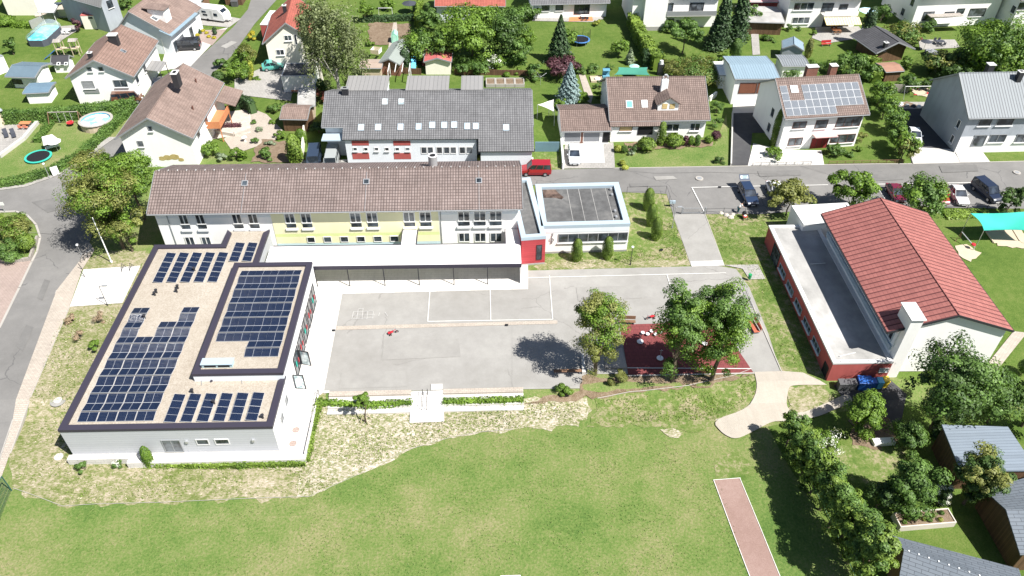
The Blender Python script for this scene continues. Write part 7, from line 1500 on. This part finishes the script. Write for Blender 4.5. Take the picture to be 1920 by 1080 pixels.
skinbody('trousers', [(0, 0, .97), (0, .10, .88), (.04, .11, .50), (-.02, .12, .14), (0, -.10, .88), (-.02, -.11, .50), (-.10, -.12, .14)], [(0, 1), (1, 2), (2, 3), (0, 4), (4, 5), (5, 6)], [.16, .115, .085, .065, .115, .085, .065], jeans, ps)
MB().lathe([(.01, .12), (.07, .10), (.11, .03), (.105, -.04), (.07, -.07)], n=12).build('hair', hair, ps).location = (.50, 0, 1.57)
mb = MB(); mb.hexa([(.60, -.012, 1.53), (.635, -.012, 1.52), (.635, .012, 1.52), (.60, .012, 1.53), (.60, -.008, 1.57), (.612, -.008, 1.57), (.612, .008, 1.57), (.60, .008, 1.57)]); mb.build('nose', skin, ps)
for s_ in (-1, 1): MB().box(.600, .615, s_*.034-.010, s_*.034+.010, 1.575, 1.588).build('eye', black, ps)
a = T(1395, 410); t = thing('pushchair', 'red and black pushchair with white bundle beside the navy car', 'pushchair', tuple(a), R(-80))
MB().hexa([(-.3, -.25, .45), (.35, -.25, .40), (.35, .25, .40), (-.3, .25, .45), (-.38, -.25, .60), (.35, -.25, .50), (.35, .25, .50), (-.38, .25, .60)]).build('seat', redp, t); MB().lathe([(.01, 1.05), (.22, .98), (.30, .78), (.28, .66)], (-.22, 0), 12).build('hood', black, t)
for x in (-.3, .38):
    for s_ in (-1, 1): MB(lambda x_, y_, z_, s_=s_: (x_, z_+s_*.27, y_)).ring((x, .14), .14, .09, -.02, .02, 12).build('wheel', tyre, t)
MB().tube([(.38, .2, .14), (-.4, .2, .7), (-.6, .2, 1.0), (-.6, -.2, 1.0), (-.4, -.2, .7), (.38, -.2, .14)], .018, 5).build('frame', galv, t); MB().lathe([(.01, .66), (.16, .62), (.2, .54), (.12, .5)], (.05, 0), 10).build('blanket', fabw, t)
for i, (x, y, s) in enumerate(((1352, 400, .35), (1362, 404, .4), (1370, 408, .45), (1374, 403, .35))):
    a = T(x, y); rng = np.random.default_rng(i); mb = MB(); mb.lathe([(.01, s*.7), (s*.6, s*.6), (s, s*.2), (s*.9, -.1)], n=7); o = mb.build('boulder', stone, loc=tuple(a), rz=i); tag(o, ('leftmost', 'second', 'largest right-hand', 'rear')[i]+' pale boulder left of the navy car at the lawn edge', 'boulder', 'pale boulders at the lawn edge')
# rubbish bins against the red wing
def wbin(label, x, y, w, d, h_, m, rz=0, name='wheelie_bin', grp=None):
    a = T(x, y); t = thing(name, label, 'bin', tuple(a), rz, grp); MB().hexa([(-w*.42, -d*.42, .05), (w*.42, -d*.42, .05), (w*.42, d*.42, .05), (-w*.42, d*.42, .05), (-w/2, -d/2, h_), (w/2, -d/2, h_), (w/2, d/2, h_), (-w/2, d/2, h_)]).build('container', m, t)
    MB().hexa([(-w*.54, -d*.56, h_+.002), (w*.54, -d*.56, h_+.002), (w*.54, d*.54, h_+.002), (-w*.54, d*.54, h_+.002), (-w*.5, -d*.5, h_+.05), (w*.5, -d*.5, h_+.05), (w*.5, d*.5, h_+.14), (-w*.5, d*.5, h_+.14)]).build('lid', m, t)
    for s_ in (-1, 1): MB().tube([(s_*w*.35, d*.45, .1), (s_*w*.45, d*.45, .1)], .10, 10).build('wheel', tyre, t)
    MB().tube([(-w*.35, d*.62, h_), (w*.35, d*.62, h_)], .02, 5).build('handle', black, t)
bing = plain('bin_grey', (.10, .10, .105), rough=.5)
for i, x in enumerate((1573, 1584, 1595)): wbin(('left', 'middle', 'right')[i]+' dark grey wheelie bin against the red wall', x, 729, .6, .7, 1.05, bing, grp='dark grey wheelie bins')
wbin('large blue waste container against the red wall', 1616, 727, 1.35, 1.0, 1.2, bluep, R(-5), 'waste_container'); wbin('blue wheelie bin next to the large blue container', 1632, 727, .6, .7, 1.05, bluep); wbin('light-blue-lidded bin left of the yellow one', 1645, 726, .6, .7, 1.05, skyb); wbin('yellow wheelie bin at the right end of the bins', 1656, 724, .6, .7, 1.05, yelp)
for i, (x, y) in enumerate(((438, 12), (444, 12))): wbin(('left', 'right')[i]+' dark bin behind the caravan', x, y, .7, .7, 1.1, bing, grp='dark bins behind the caravan')
# raised bed, sandpit, shade sails
a = T(1684, 997); b = T(1788, 988); d = b-a; t = thing('raised_bed', 'white-washed timber raised bed with vegetables on the lower right lawn', 'raised bed', tuple(a), math.atan2(d.y, d.x)); L_ = d.length; Dp = 1.45
mb = MB(); r4(mb, 0, L_, 0, Dp, .09, 0, .75); mb.build('planks', plain('wood_whitewash', (.58, .53, .47), var=.12), t); MB().box(.1, L_-.1, .1, Dp-.1, .3, .66).build('soil', soil, t)
rng = np.random.default_rng(3)
for i in range(9):
    x = .5+i*(L_-.9)/9; y = .35+.7*rng.random(); g_ = crown('plant', ('bright', 'yellow', 'mid')[i % 3], rng, .22, 0, .3, .13, .8, 'ball'); o = bpy.data.objects.new('vegetable_plant', g_); col.objects.link(o); o.parent = t; o.location = (x, y, .66)
a = T(1640, 838); t = thing('cold_frame', 'white garden cold frame near the bare soil patch', 'cold frame', tuple(a), R(3)); MB().box(-.1, 2.0, 0, .7, 0, .45).build('box', whitep, t)
def sail(name, label, px, hs, sag, m, posts=None, n=9):
    """four-cornered fabric: corners from pixels at their own heights"""
    C = [G(x, y, z) for (x, y), z in zip(px, hs)]; o = C[0].copy(); o.z = hgt(o.y); t = thing(name, label, 'shade sail', tuple(o)); pts = []
    for i in range(n):
        for j in range(n):
            u, v = i/(n-1), j/(n-1); uu = u+(.5-u)*.10*math.sin(math.pi*v); vv = v+(.5-v)*.10*math.sin(math.pi*u)
            p = (C[0]*(1-uu)+C[1]*uu)*(1-vv)+(C[3]*(1-uu)+C[2]*uu)*vv-o; p.z -= sag*math.sin(math.pi*u)*math.sin(math.pi*v); pts.append(tuple(p))
    mb = MB(); mb.faces(pts+[(p[0], p[1], p[2]-.02) for p in pts], [(i*n+j, i*n+j+1, (i+1)*n+j+1, (i+1)*n+j) for i in range(n-1) for j in range(n-1)]+[(n*n+i*n+j, n*n+(i+1)*n+j, n*n+(i+1)*n+j+1, n*n+i*n+j+1) for i in range(n-1) for j in range(n-1)])
    mb.build('fabric', m, t, smooth=True)
    for c, k in zip(C, posts or (1, 1, 1, 1)):
        if k: q = c-o; MB().tube([(q.x, q.y, hgt(c.y)-o.z), (q.x, q.y, q.z)], .04, 6).build('pole', galv, t)
    return t
sail('shade_sail', 'large teal shade sail over the sandpit right of the sports hall', [(1845, 432), (1945, 433), (1930, 396), (1820, 400)], [2.3, 2.3, 3.0, 3.0], .9, tealp); sail('shade_sail', 'white triangular shade sail beside the long grey roof', [(1008, 196), (1040, 210), (1038, 186), (1030, 189)], [2.6, 2.4, 2.8, 2.7], .3, plain('fabric_sail', (.62, .60, .56)))
P_ = [T(*p) for p in ((1862, 456), (1912, 455), (1898, 432), (1848, 434))]; c = P_[0]; t = thing('sandpit', 'timber-edged sandpit under the teal sail', 'sandpit', tuple(c)); MB().prism([(p.x-c.x, p.y-c.y) for p in P_], 0, .12).build('sand', sand, t)
for p, q in zip(P_, P_[1:]+P_[:1]): MB().tube([tuple(p-c+Vector((0, 0, .12))), tuple(q-c+Vector((0, 0, .12)))], .12, 6).build('edge_beam', wood_pl, t)
a = T(1796, 450); t = thing('play_rocker', 'spring play frame with red seat beside the sports hall eave', 'play equipment', tuple(a)); MB().tube([(0, 0, 1.3), (.9, -2.2, .55), (.9, -2.2, 0)], .06, 6).build('beam', galv, t); MB().tube([(-.5, -.3, 0), (0, 0, 1.35), (.4, .3, 0)], .06, 6).build('support', wood_br, t); MB().lathe([(.01, .9), (.25, .85), (.3, .7), (.01, .55)], (.8, -1.9), 12).build('seat', redp, t)
# trampolines
def tramp(label, x, y, r_, h_, rimc, net=False):
    a = T(x, y); t = thing('trampoline', label, 'trampoline', tuple(a)); MB().ring((0, 0), r_, r_*.84, h_-.05, h_+.05, 28).build('edge_pad', rimc, t); MB().cyl((0, 0), r_*.838, h_-.02, h_+.01, 28).build('jumping_mat', black, t)
    for k in range(6): an_ = k*1.047; MB().tube([(r_*.93*math.cos(an_), r_*.93*math.sin(an_), 0), (r_*.93*math.cos(an_), r_*.93*math.sin(an_), h_-.05)], .03, 6).build('leg', galv, t)
    if net:
        for k in range(6): an_ = k*1.047+.2; MB().tube([(r_*math.cos(an_), r_*math.sin(an_), h_), (r_*math.cos(an_), r_*math.sin(an_), h_+1.8)], .03, 6).build('net_pole', black, t)
        mb = MB()
        for k in range(40): an_ = k*.157; mb.tube([(r_*math.cos(an_), r_*math.sin(an_), h_+.06), (r_*math.cos(an_), r_*math.sin(an_), h_+1.75)], .006, 3)
        for z in (.3, .6, .9, 1.2, 1.5, 1.78): mb.ring((0, 0), r_, r_-.012, h_+z, h_+z+.012, 28)
        mb.build('safety_net', black, t)
tramp('low trampoline with turquoise rim on the left lawn', 73, 296, 1.85, .25, tealp); tramp('trampoline with blue rim and safety net on the rear lawn', 1088, 82, 1.75, .85, bluep if False else plain('rim_blue', (.08, .22, .50)), True)
# pools
a = T(184, 236); t = thing('garden_pool', 'round timber-clad pool with blue liner behind the corner hedge', 'pool', tuple(a)); MB().ring((0, 0), 2.35, 2.25, 0, 1.1, 22).build('cladding', wood_pl, t); MB().ring((0, 0), 2.5, 2.1, 1.101, 1.16, 22).build('rim', edging, t); MB().ring((0, 0), 2.249, 2.2, .02, 1.1, 22).build('liner', skyb, t); MB().cyl((0, 0), 2.2, .1, .85, 22).build('water', glass('pool_water', (.25, .55, .65), .05, .5), t)
a2 = T(198, 215); t = thing('pool_box', 'open white box at the rear of the round pool', 'box', tuple(a2)); mb = MB(); r4(mb, -.9, .9, -.5, .5, .06, 0, .9); mb.build('frame', whitep, t); MB().box(-.8, .8, -.4, .4, .3, .4).build('inside_panel', dark, t)
a = T(70, 88); b = T(98, 62); d = b-a; t = thing('covered_pool', 'dark-walled garden pool under a translucent domed cover', 'pool', tuple(a), math.atan2(d.y, d.x)); L_ = d.length+1.0
MB().prism([(x, y) for x, y in ((0, -1.2), (.8, -1.9), (L_-.8, -1.9), (L_, -1.2), (L_, 1.2), (L_-.8, 1.9), (.8, 1.9), (0, 1.2))], 0, 1.15).build('pool_wall', plain('pool_wall', (.07, .08, .10)), t)
MB().prism([(x, y) for x, y in ((.15, -1.1), (.9, -1.7), (L_-.9, -1.7), (L_-.15, -1.1), (L_-.15, 1.1), (L_-.9, 1.7), (.9, 1.7), (.15, 1.1))], 1.151, 1.17).build('water', glass('pool_water_b', (.10, .50, .62), .05, .5), t)
for k in range(5):
    x = .6+(L_-1.2)*k/4; MB().tube([(x, -1.8*math.cos(q_*.3142), 1.17+1.3*math.sin(q_*.3142)) for q_ in range(11)], .03, 5).build('cover_arch', galv, t)
cv = bpy.data.materials.new('cover_film'); cv.use_nodes = True; bs = cv.node_tree.nodes['Principled BSDF']; bs.inputs['Base Color'].default_value = (.6, .75, .8, 1); bs.inputs['Alpha'].default_value = .28; bs.inputs['Roughness'].default_value = .1
mb = MB(); pts = [(x, -1.78*math.cos(q_*.3142), 1.17+1.27*math.sin(q_*.3142)) for x in (.9, L_-.3) for q_ in range(11)]; mb.faces(pts, [(i, i+1, 12+i, 11+i) for i in range(10)]); mb.build('cover_film', cv, t)
# play tower, swing, hanging chairs, loungers
a = T(118, 104); t = thing('play_tower', 'double timber play tower with blue slide on the left lawn', 'play tower', tuple(a), R(5))
for cx_ in (0, 2.6):
    for x in (-.55, .55):
        for y in (-.55, .55): MB().box(cx_+x-.05, cx_+x+.05, y-.05, y+.05, 0, 2.7).build('post', wood_pl, t)
    MB().box(cx_-.6, cx_+.6, -.6, .6, 1.3, 1.38).build('platform', wood_pl, t); MB().hexa([(cx_-.7, -.7, 2.7), (cx_+.7, -.7, 2.7), (cx_+.7, .7, 2.7), (cx_-.7, .7, 2.7), (cx_-.6, -.05, 3.05), (cx_+.6, -.05, 3.05), (cx_+.6, .05, 3.05), (cx_-.6, .05, 3.05)]).build('roof', wood_gy, t)
MB().hexa([(.6, -.3, 1.35), (2.0, -.3, 1.35), (2.0, .3, 1.35), (.6, .3, 1.35), (.6, -.3, 1.42), (2.0, -.3, 1.42), (2.0, .3, 1.42), (.6, .3, 1.42)]).build('bridge', wood_pl, t)
MB().hexa([(-.6, -.25, 1.3), (-.6, .25, 1.3), (-2.6, -1.2, .1), (-2.6, -1.7, .1), (-.6, -.25, 1.38), (-.6, .25, 1.38), (-2.6, -1.2, .18), (-2.6, -1.7, .18)]).build('slide', bluep, t)
a = T(100, 236); t = thing('swing_frame', 'dark timber swing frame with red nest seat on the left lawn', 'swing', tuple(a), R(2))
MB().tube([(0, 0, 2.3), (4.4, 0, 2.3)], .07, 7).build('top_beam', wood_gy, t)
for x, q_ in ((0, -.5), (4.4, .5)):
    for y in (-1.1, 1.1): MB().tube([(x+q_*.3, y, 0), (x, 0, 2.35)], .06, 6).build('leg', wood_br, t)
for x in (2.3, 3.2): MB().tube([(x, 0, 2.3), (x, -.1, .6)], .015, 4).build('rope', fabw, t)
MB().lathe([(.01, .5), (.45, .52), (.55, .60), (.5, .45), (.01, .44)], (2.75, -.1), 14).build('nest_seat', redp, t); MB().tube([(1.2, 0, 2.3), (1.2, 0, .6)], .015, 4).build('rope', fabw, t); MB().box(1.0, 1.4, -.12, .12, .55, .6).build('swing_seat', black, t)
def parasol(label, x, y, r_, h_, m, flat_=.35):
    a = T(x, y); t = thing('parasol', label, 'parasol', tuple(a)); MB().tube([(0, 0, 0), (0, 0, h_)], .03, 6).build('pole', galv, t); MB().lathe([(.01, h_), (r_*.5, h_-flat_*.45), (r_, h_-flat_), (r_*.98, h_-flat_-.02), (.01, h_-.05)], n=8).build('canopy', m, t)
    return t
parasol('round white parasol above the hanging seat on the left lawn', 109, 284, 1.0, 2.0, fabw)
a = T(100, 279); t = thing('garden_lounger', 'white covered hanging lounger on the left lawn', 'lounger', tuple(a), R(30)); MB().hexa([(-1.0, -.7, 1.2), (1.0, -.7, 1.2), (1.0, .7, 1.2), (-1.0, .7, 1.2), (-.8, -.5, 2.0), (.6, -.5, 2.0), (.6, .5, 2.0), (-.8, .5, 2.0)]).build('canopy', fabw, t); MB().box(-.8, .8, -.4, .4, .4, .5).build('seat', fabw, t)
for x in (-.9, .9): MB().tube([(x, -.7, 0), (x, 0, 1.25), (x, .7, 0)], .03, 6).build('leg', galv, t)
parasol('dark parasol on the rear lawn behind the hedge', 769, 24, 1.5, 2.4, fabd, .5); parasol('small mint-green parasol behind the bungalow roof', 1187, 143, .9, 2.2, plain('fab_mint', (.35, .62, .52))); parasol('mint-green larger parasol beside the green tarp', 1192, 148, 1.4, 1.8, plain('fab_mint2', (.25, .60, .50))); parasol('pale blue parasol on the terrace of the awning house', 1622, 40, 1.8, 2.6, plain('fab_blue', (.45, .65, .75)), .5); parasol('closed-looking dark parasol on the terrace of the white house', 1731, 94, 1.0, 2.0, fabd)
sail('shade_tarp', 'dark green net tarp behind the bungalow roof', [(1152, 140), (1218, 141), (1214, 126), (1160, 126)], [1.8, 1.8, 2.2, 2.2], .3, plain('net_green', (.05, .22, .16)))
for i, (x, y) in enumerate(((13, 257), (27, 257))):
    a = T(x, y); t = thing('sun_lounger', ('left', 'right')[i]+' dark sun lounger on the grey terrace', 'sun lounger', tuple(a), R(-60), 'dark sun loungers on the grey terrace'); MB().box(-.6, .6, -.3, .3, .28, .34).build('seat', fabd, t); MB().hexa([(-.6, -.3, .3), (-.5, -.3, .3), (-.5, .3, .3), (-.6, .3, .3), (-1.1, -.3, .95), (-1.0, -.3, .98), (-1.0, .3, .98), (-1.1, .3, .95)]).build('backrest', fabd, t); MB().box(-.5, .5, -.25, -.2, 0, .279).build('leg', grey, t); MB().box(-.5, .5, .2, .25, 0, .279).build('leg', grey, t)
def table_set(label, x, y, m, mc, n=4, rz=0, s=1.0):
    a = T(x, y); t = thing('garden_table', label+', table', 'table', tuple(a), rz); MB().box(-.8*s, .8*s, -.45*s, .45*s, .70, .75).build('table_top', m, t)
    for q_ in ((-.7, -.35), (.7, -.35), (-.7, .35), (.7, .35)): MB().box(q_[0]*s-.03, q_[0]*s+.03, q_[1]*s-.03, q_[1]*s+.03, 0, .699).build('leg', grey, t)
    for i in range(n):
        sx = (-.4, .4)[i % 2]*s; sy = (-.85, .85)[i//2]*s; p = Vector((sx*math.cos(rz)-sy*math.sin(rz), sx*math.sin(rz)+sy*math.cos(rz), 0))+a
        c = thing('garden_chair', label+', '+('front left', 'front right', 'rear left', 'rear right')[i]+' chair', 'chair', tuple(p), rz+(0 if sy < 0 else math.pi)); MB().box(-.24, .24, -.24, .24, .40, .45).build('seat', mc, c); MB().box(-.24, .24, -.27, -.23, .45, .92).build('backrest', mc, c)
        for q_ in ((-.2, -.2), (.2, -.2), (-.2, .2), (.2, .2)): MB().box(q_[0]-.02, q_[0]+.02, q_[1]-.02, q_[1]+.02, 0, .399).build('leg', grey, c)
table_set('dark dining set on the bungalow top terrace', 1096, 36, fabw, fabd); table_set('wooden dining set under the striped awning', 1566, 62, wood_or, wood_br); table_set('dining set under the white awning', 1760, 84, fabd, fabd); table_set('orange dining set on the grey terrace', 50, 238, wood_or, plain('chair_orange', (.62, .22, .14)), 2); table_set('dining set on the garage roof side of the cream house', 560, 112, fabw, fabd, 2); table_set('white dining set left of the white tent', 84, 22, fabw, fabd); table_set('set by the white tent', 128, 62, fabw, whitep, 2)
bench('bench', 'red bench on the lawn edge below the awning house', (1540, 88), (1558, 87), redp, 1); bench('bench', 'orange seesaw bench near the dark red maple', (546, 176), (566, 177), wood_or, 0)
t_ = T(1745, 104); t = thing('hot_tub', 'dark oval tub on the pale terrace right of the pavilion', 'tub', tuple(t_)); MB().lathe([(.01, .75), (1.1, .8), (1.25, .7), (1.3, 0)], n=18).build('shell', fabd, t); MB().lathe([(.01, .801), (1.05, .83), (1.05, .805)], n=18).build('cover', grey, t)
t_ = T(1778, 112); t = thing('grill_cover', 'dark covered round garden furniture right of the tub', 'garden furniture', tuple(t_)); MB().lathe([(.01, 1.1), (.6, 1.0), (1.0, .5), (1.05, 0)], n=14).build('cover', fabd, t)
# clothes dryers, goals, greenhouse, oddments
def dryer(label, x, y, m, full=True):
    a = T(x, y); t = thing('rotary_dryer', label, 'clothes dryer', tuple(a)); MB().tube([(0, 0, 0), (0, 0, 1.9)], .03, 6).build('pole', galv, t)
    for k in range(4): an_ = k*1.571+.5; MB().tube([(0, 0, 1.5), (1.2*math.cos(an_), 1.2*math.sin(an_), 1.95)], .02, 5).build('arm', galv, t)
    if full:
        for k in range(4):
            an_ = k*1.571+.5; b_ = an_+1.571; mb = MB(); p = (1.1*math.cos(an_), 1.1*math.sin(an_)); q_ = (1.1*math.cos(b_), 1.1*math.sin(b_)); mb.faces([(p[0], p[1], 1.9), (q_[0], q_[1], 1.9), (q_[0]*.97, q_[1]*.97, 1.1), (p[0]*.97, p[1]*.97, 1.2), (p[0]*.96, p[1]*.96, 1.9), (q_[0]*.96, q_[1]*.96, 1.9), (q_[0]*.93, q_[1]*.93, 1.1), (p[0]*.93, p[1]*.93, 1.2)], [(0, 1, 2, 3), (7, 6, 5, 4), (0, 3, 7, 4), (1, 5, 6, 2)]); mb.build('laundry', fabw if k % 2 else fabb, t)
dryer('rotary clothes dryer with white laundry left of the green-roofed shed', 707, 110, fabw); dryer('empty rotary dryer beside the white shade sail', 1013, 160, fabw, False)
def goal(label, pa, pb, h_, dep, m=whitep, net=True):
    a = T(*pa); b = T(*pb); L_ = (b-a).length; t = thing('football_goal', label, 'goal', tuple(a), math.atan2(b.y-a.y, b.x-a.x)); MB().tube([(0, 0, 0), (0, 0, h_), (L_, 0, h_), (L_, 0, 0)], .05, 7).build('frame', m, t)
    MB().tube([(0, 0, h_), (0, dep, 0), (L_, dep, 0), (L_, 0, h_)], .03, 6).build('rear_stay', galv, t)
    if net:
        mb = MB()
        for i in range(1, 24): mb.tube([(L_*i/24, 0, h_), (L_*i/24, dep, 0)], .008, 3)
        for i in range(1, 10): mb.tube([(0, dep*i/10, h_*(1-i/10)), (L_, dep*i/10, h_*(1-i/10))], .008, 3)
        mb.build('net', m, t)
goal('small white football goal on the rear lawn', (711, 31), (736, 31), 1.7, 1.2, net=False); goal('white football goal whose net just enters the bottom picture edge', (939, 1102), (975, 1101), 1.9, -1.2)
a = T(741, 78); t = thing('greenhouse', 'tall mint-green plastic greenhouse in the vegetable plot', 'greenhouse', tuple(a)); MB().faces([(x, y, z) for y in (-.9, .9) for x, z in ((-.55, 0), (-.55, 1.5), (0, 2.0), (.55, 1.5), (.55, 0))], [(0, 1, 2, 3, 4), (5, 6, 7, 8, 9)]+[(i, i+1, 6+i, 5+i) for i in range(4)]).build('cover', plain('film_mint', (.30, .62, .48), var=.1), t); MB().box(-.3, .3, -.92, -.9, 0, 1.5).build('door', plain('film_mint2', (.40, .70, .58)), t)
a = T(776, 128); t = thing('toy_slide', 'bright blue plastic toy slide right of the dark conifer', 'slide', tuple(a)); MB().hexa([(-.4, -.9, .1), (.4, -.9, .1), (.4, .6, 1.2), (-.4, .6, 1.2), (-.4, -.9, .2), (.4, -.9, .2), (.4, .6, 1.3), (-.4, .6, 1.3)]).build('chute', skyb, t); MB().box(-.45, .45, .6, 1.1, 0, 1.25).build('platform', skyb, t); MB().tube([(-.4, 1.0, 1.2), (-.4, 1.0, 1.7), (.4, 1.0, 1.7), (.4, 1.0, 1.2)], .04, 6).build('handle', skyb, t)
a = T(731, 152); b = T(752, 152); t = thing('pergola', 'white pergola frame between the grey roof dormers', 'pergola', tuple(a)); L_ = (b-a).length+1.6
for i in range(4): MB().box(i*L_/3-.05, i*L_/3+.05, -1.5, 1.8, 2.3, 2.42).build('beam', whitep, t)
for x in (0, L_): MB().box(x-.06, x+.06, 1.6, 1.72, 0, 2.299).build('post', whitep, t); MB().box(x-.06, x+.06, -1.4, -1.28, 0, 2.299).build('post', whitep, t)
for i, (x, y) in enumerate(((920, 158), (938, 158), (956, 158), (974, 158))):
    a = T(x, y); t = thing('planter_bed', 'pale stone planter, %s from left behind the grey roof' % ORD[i], 'planter', tuple(a), 0, 'stone planters behind the grey roof'); mb = MB(); r4(mb, -.8, .8, -1.2, 1.2, .15, 0, .6); mb.build('wall', edging, t); MB().box(-.65, .65, -1.05, 1.05, 0, .5).build('soil', soil, t)
a = T(1118, 150); t = thing('sandbox', 'pale timber sandbox with white toy behind the bungalow', 'sandbox', tuple(a)); mb = MB(); r4(mb, -1.0, 1.0, -1.0, 1.0, .12, 0, .3); mb.build('frame', wood_pl, t); MB().box(-.88, .88, -.88, .88, 0, .2).build('sand', sand, t); MB().lathe([(.01, .5), (.4, .45), (.5, .25), (.01, .21)], (.1, -.1), 12).build('toy_basin', whitep, t)
a = T(1136, 147); t = thing('beach_chair', 'blue covered beach chair behind the bungalow roof', 'chair', tuple(a)); MB().box(-.6, .6, -.3, .4, 0, .5).build('seat', plain('fab_bl', (.12, .30, .40)), t); MB().box(-.6, .6, .4, .6, 0, 1.6).build('backrest', plain('fab_bl', (.12, .30, .40)), t); MB().box(-.6, .6, -.2, .4, 1.4, 1.5).build('hood', plain('fab_bl', (.12, .30, .40)), t)
a = T(1237, 140); t = thing('garden_oven', 'dark garden chimney stove with white cap behind the bungalow ridge', 'stove', tuple(a)); MB().box(-.5, .5, -.4, .4, 0, 2.0).build('body', dark, t); MB().lathe([(.01, 2.7), (.3, 2.6), (.35, 2.3), (.4, 2.001)], n=12).build('cap', cop_white, t)
a = T(1700, 183); b = T(1714, 183); t = thing('swing_frame', 'thin white swing frame beside the oval sandpit', 'swing', tuple(a)); MB().tube([(-.9, 0, 2.0), (3.4, 0, 2.0)], .05, 6).build('top_beam', whitep, t)
for x in (-.9, 3.4): MB().tube([(x, -.8, 0), (x, 0, 2.0), (x, .8, 0)], .04, 6).build('leg', galv, t)
MB().box(1.0, 1.5, -.12, .12, .5, .56).build('swing_seat', redp, t)
for x in (1.05, 1.45): MB().tube([(x, 0, 2.0), (x, 0, .56)], .012, 4).build('rope', fabw, t)
for i, (x, y, m) in enumerate(((1678, 198, fabd), (1688, 197, whitep), (1700, 200, grey), (1712, 201, fabd), (1722, 202, whitep), (1720, 168, redp), (1738, 176, redp))):
    a = T(x, y); t = thing('garden_item', ('dark sack', 'white sack', 'grey sack', 'dark bundle', 'white bundle', 'red toy', 'small red toy')[i]+(' on the paving behind the driveway' if i < 5 else ' in the oval sandpit, %s side' % ('left' if i == 5 else 'right')), 'toy' if i > 4 else 'sack', tuple(a), i, None if i > 4 else 'sacks behind the driveway'); s = .5 if i < 5 else .3; MB().lathe([(.01, s), (s*.5, s*.9), (s*.85, s*.4), (s*.7, 0)], n=9).build('bundle', m, t)
def arrowbirdbath(x, y):
    a = T(x, y); t = thing('bird_bath', 'white stone bird bath on the small garden lawn', 'bird bath', tuple(a)); MB().lathe([(.2, 0), (.12, .15), (.1, .6), (.35, .75), (.38, .8), (.3, .78), (.01, .72)], n=14).build('basin', whitep, t)
arrowbirdbath(460, 266)
a = T(1760, 700); 
for i, (x, y) in enumerate(((1848, 703), (1868, 726), (1878, 733))):
    a = T(x, y); t = thing('fence_stake', ('left', 'middle', 'right')[i]+' of three dark stakes on the slope right of the hall', 'stake', tuple(a), 0, 'dark stakes on the slope'); MB().tube([(0, 0, 0), (.1, .05, 1.2)], .05, 6).build('stake', wood_br, t)
for i, (x, y) in enumerate(((676, 796), (692, 798), (696, 786))):
    a = T(x, y); o = MB().tube([(0, 0, 0), ((.25, -.2, -.35)[i], .3, .9)], .035, 5).build('tree_stake', wood_pl, loc=tuple(a)); tag(o, ('left', 'front right', 'rear right')[i]+' timber stake propping the young sapling', 'stake', 'stakes of the young sapling')
# island wall
W_ = [T(*p) for p in ((0, 492), (20, 494), (58, 489), (66, 464), (72, 448))]; o0 = W_[0]; t = thing('block_wall', 'dark grey palisade wall round the planted traffic island', 'wall', tuple(o0)); mb = MB()
for a, b in zip(W_[:-1], W_[1:]): d = (b-a).normalized(); n = Vector((-d.y, d.x, 0))*.12; mb.hexa([tuple(p-o0+Vector((0, 0, z))) for z in (-.1, .55) for p in (a-n, b-n, b+n, a+n)])
mb.build('palisades', wood_gy, t)
# terraces and garden walls
def gwall(label, pts, h_, w, m, name='garden_wall', cat='wall'):
    W_ = [T(*p) for p in pts]; o0 = W_[0]; t = thing(name, label, cat, tuple(o0)); mb = MB()
    for a, b in zip(W_[:-1], W_[1:]): d = (b-a).normalized(); n = Vector((-d.y, d.x, 0))*w/2; mb.hexa([tuple(p-o0+Vector((0, 0, z))) for z in (-.1, h_) for p in (a-n, b-n, b+n, a+n)])
    mb.build('wall_face', m, t)
gwall('white boundary wall between lawn patch and double garage drive', [(1056, 318), (1052, 270)], 1.1, .25, w_white); gwall('grey solid fence beside the kindergarten lawn', [(1003, 284), (1048, 284)], 1.6, .15, plain('fence_bluegrey', (.12, .20, .24)), 'solid_fence', 'fence'); gwall('stone terrace wall below the wooden balcony', [(405, 250), (440, 256), (470, 246)], .6, .4, stone); gwall('grey retaining wall of the left terrace', [(0, 296), (46, 262), (76, 226)], .5, .5, pv_gy if False else conc)
gwall('pale boundary wall left of the lawn beside the bungalow', [(1370, 312), (1373, 214)], .5, .2, conc); gwall('cream garden wall beside the dark van', [(568, 305), (572, 250)], 1.4, .2, w_cream); gwall('dark timber fence behind the row of shrubs', [(752, 138), (790, 140)], 1.1, .1, wood_dk, 'timber_fence', 'fence'); gwall('dark timber fence behind the large round shrub', [(852, 140), (992, 142)], 1.0, .1, wood_dk, 'timber_fence', 'fence')
gwall('grey trellis fence behind the rusty shed', [(1662, 172), (1702, 174)], 1.4, .1, wood_gy, 'timber_fence', 'fence'); gwall('pale fence panel between white tent and hedge', [(60, 55), (112, 33), (150, 34)], 1.6, .1, galv, 'panel_fence', 'fence'); gwall('low white wall beside the bungalow terrace', [(1330, 190), (1342, 180)], .8, .3, w_white)
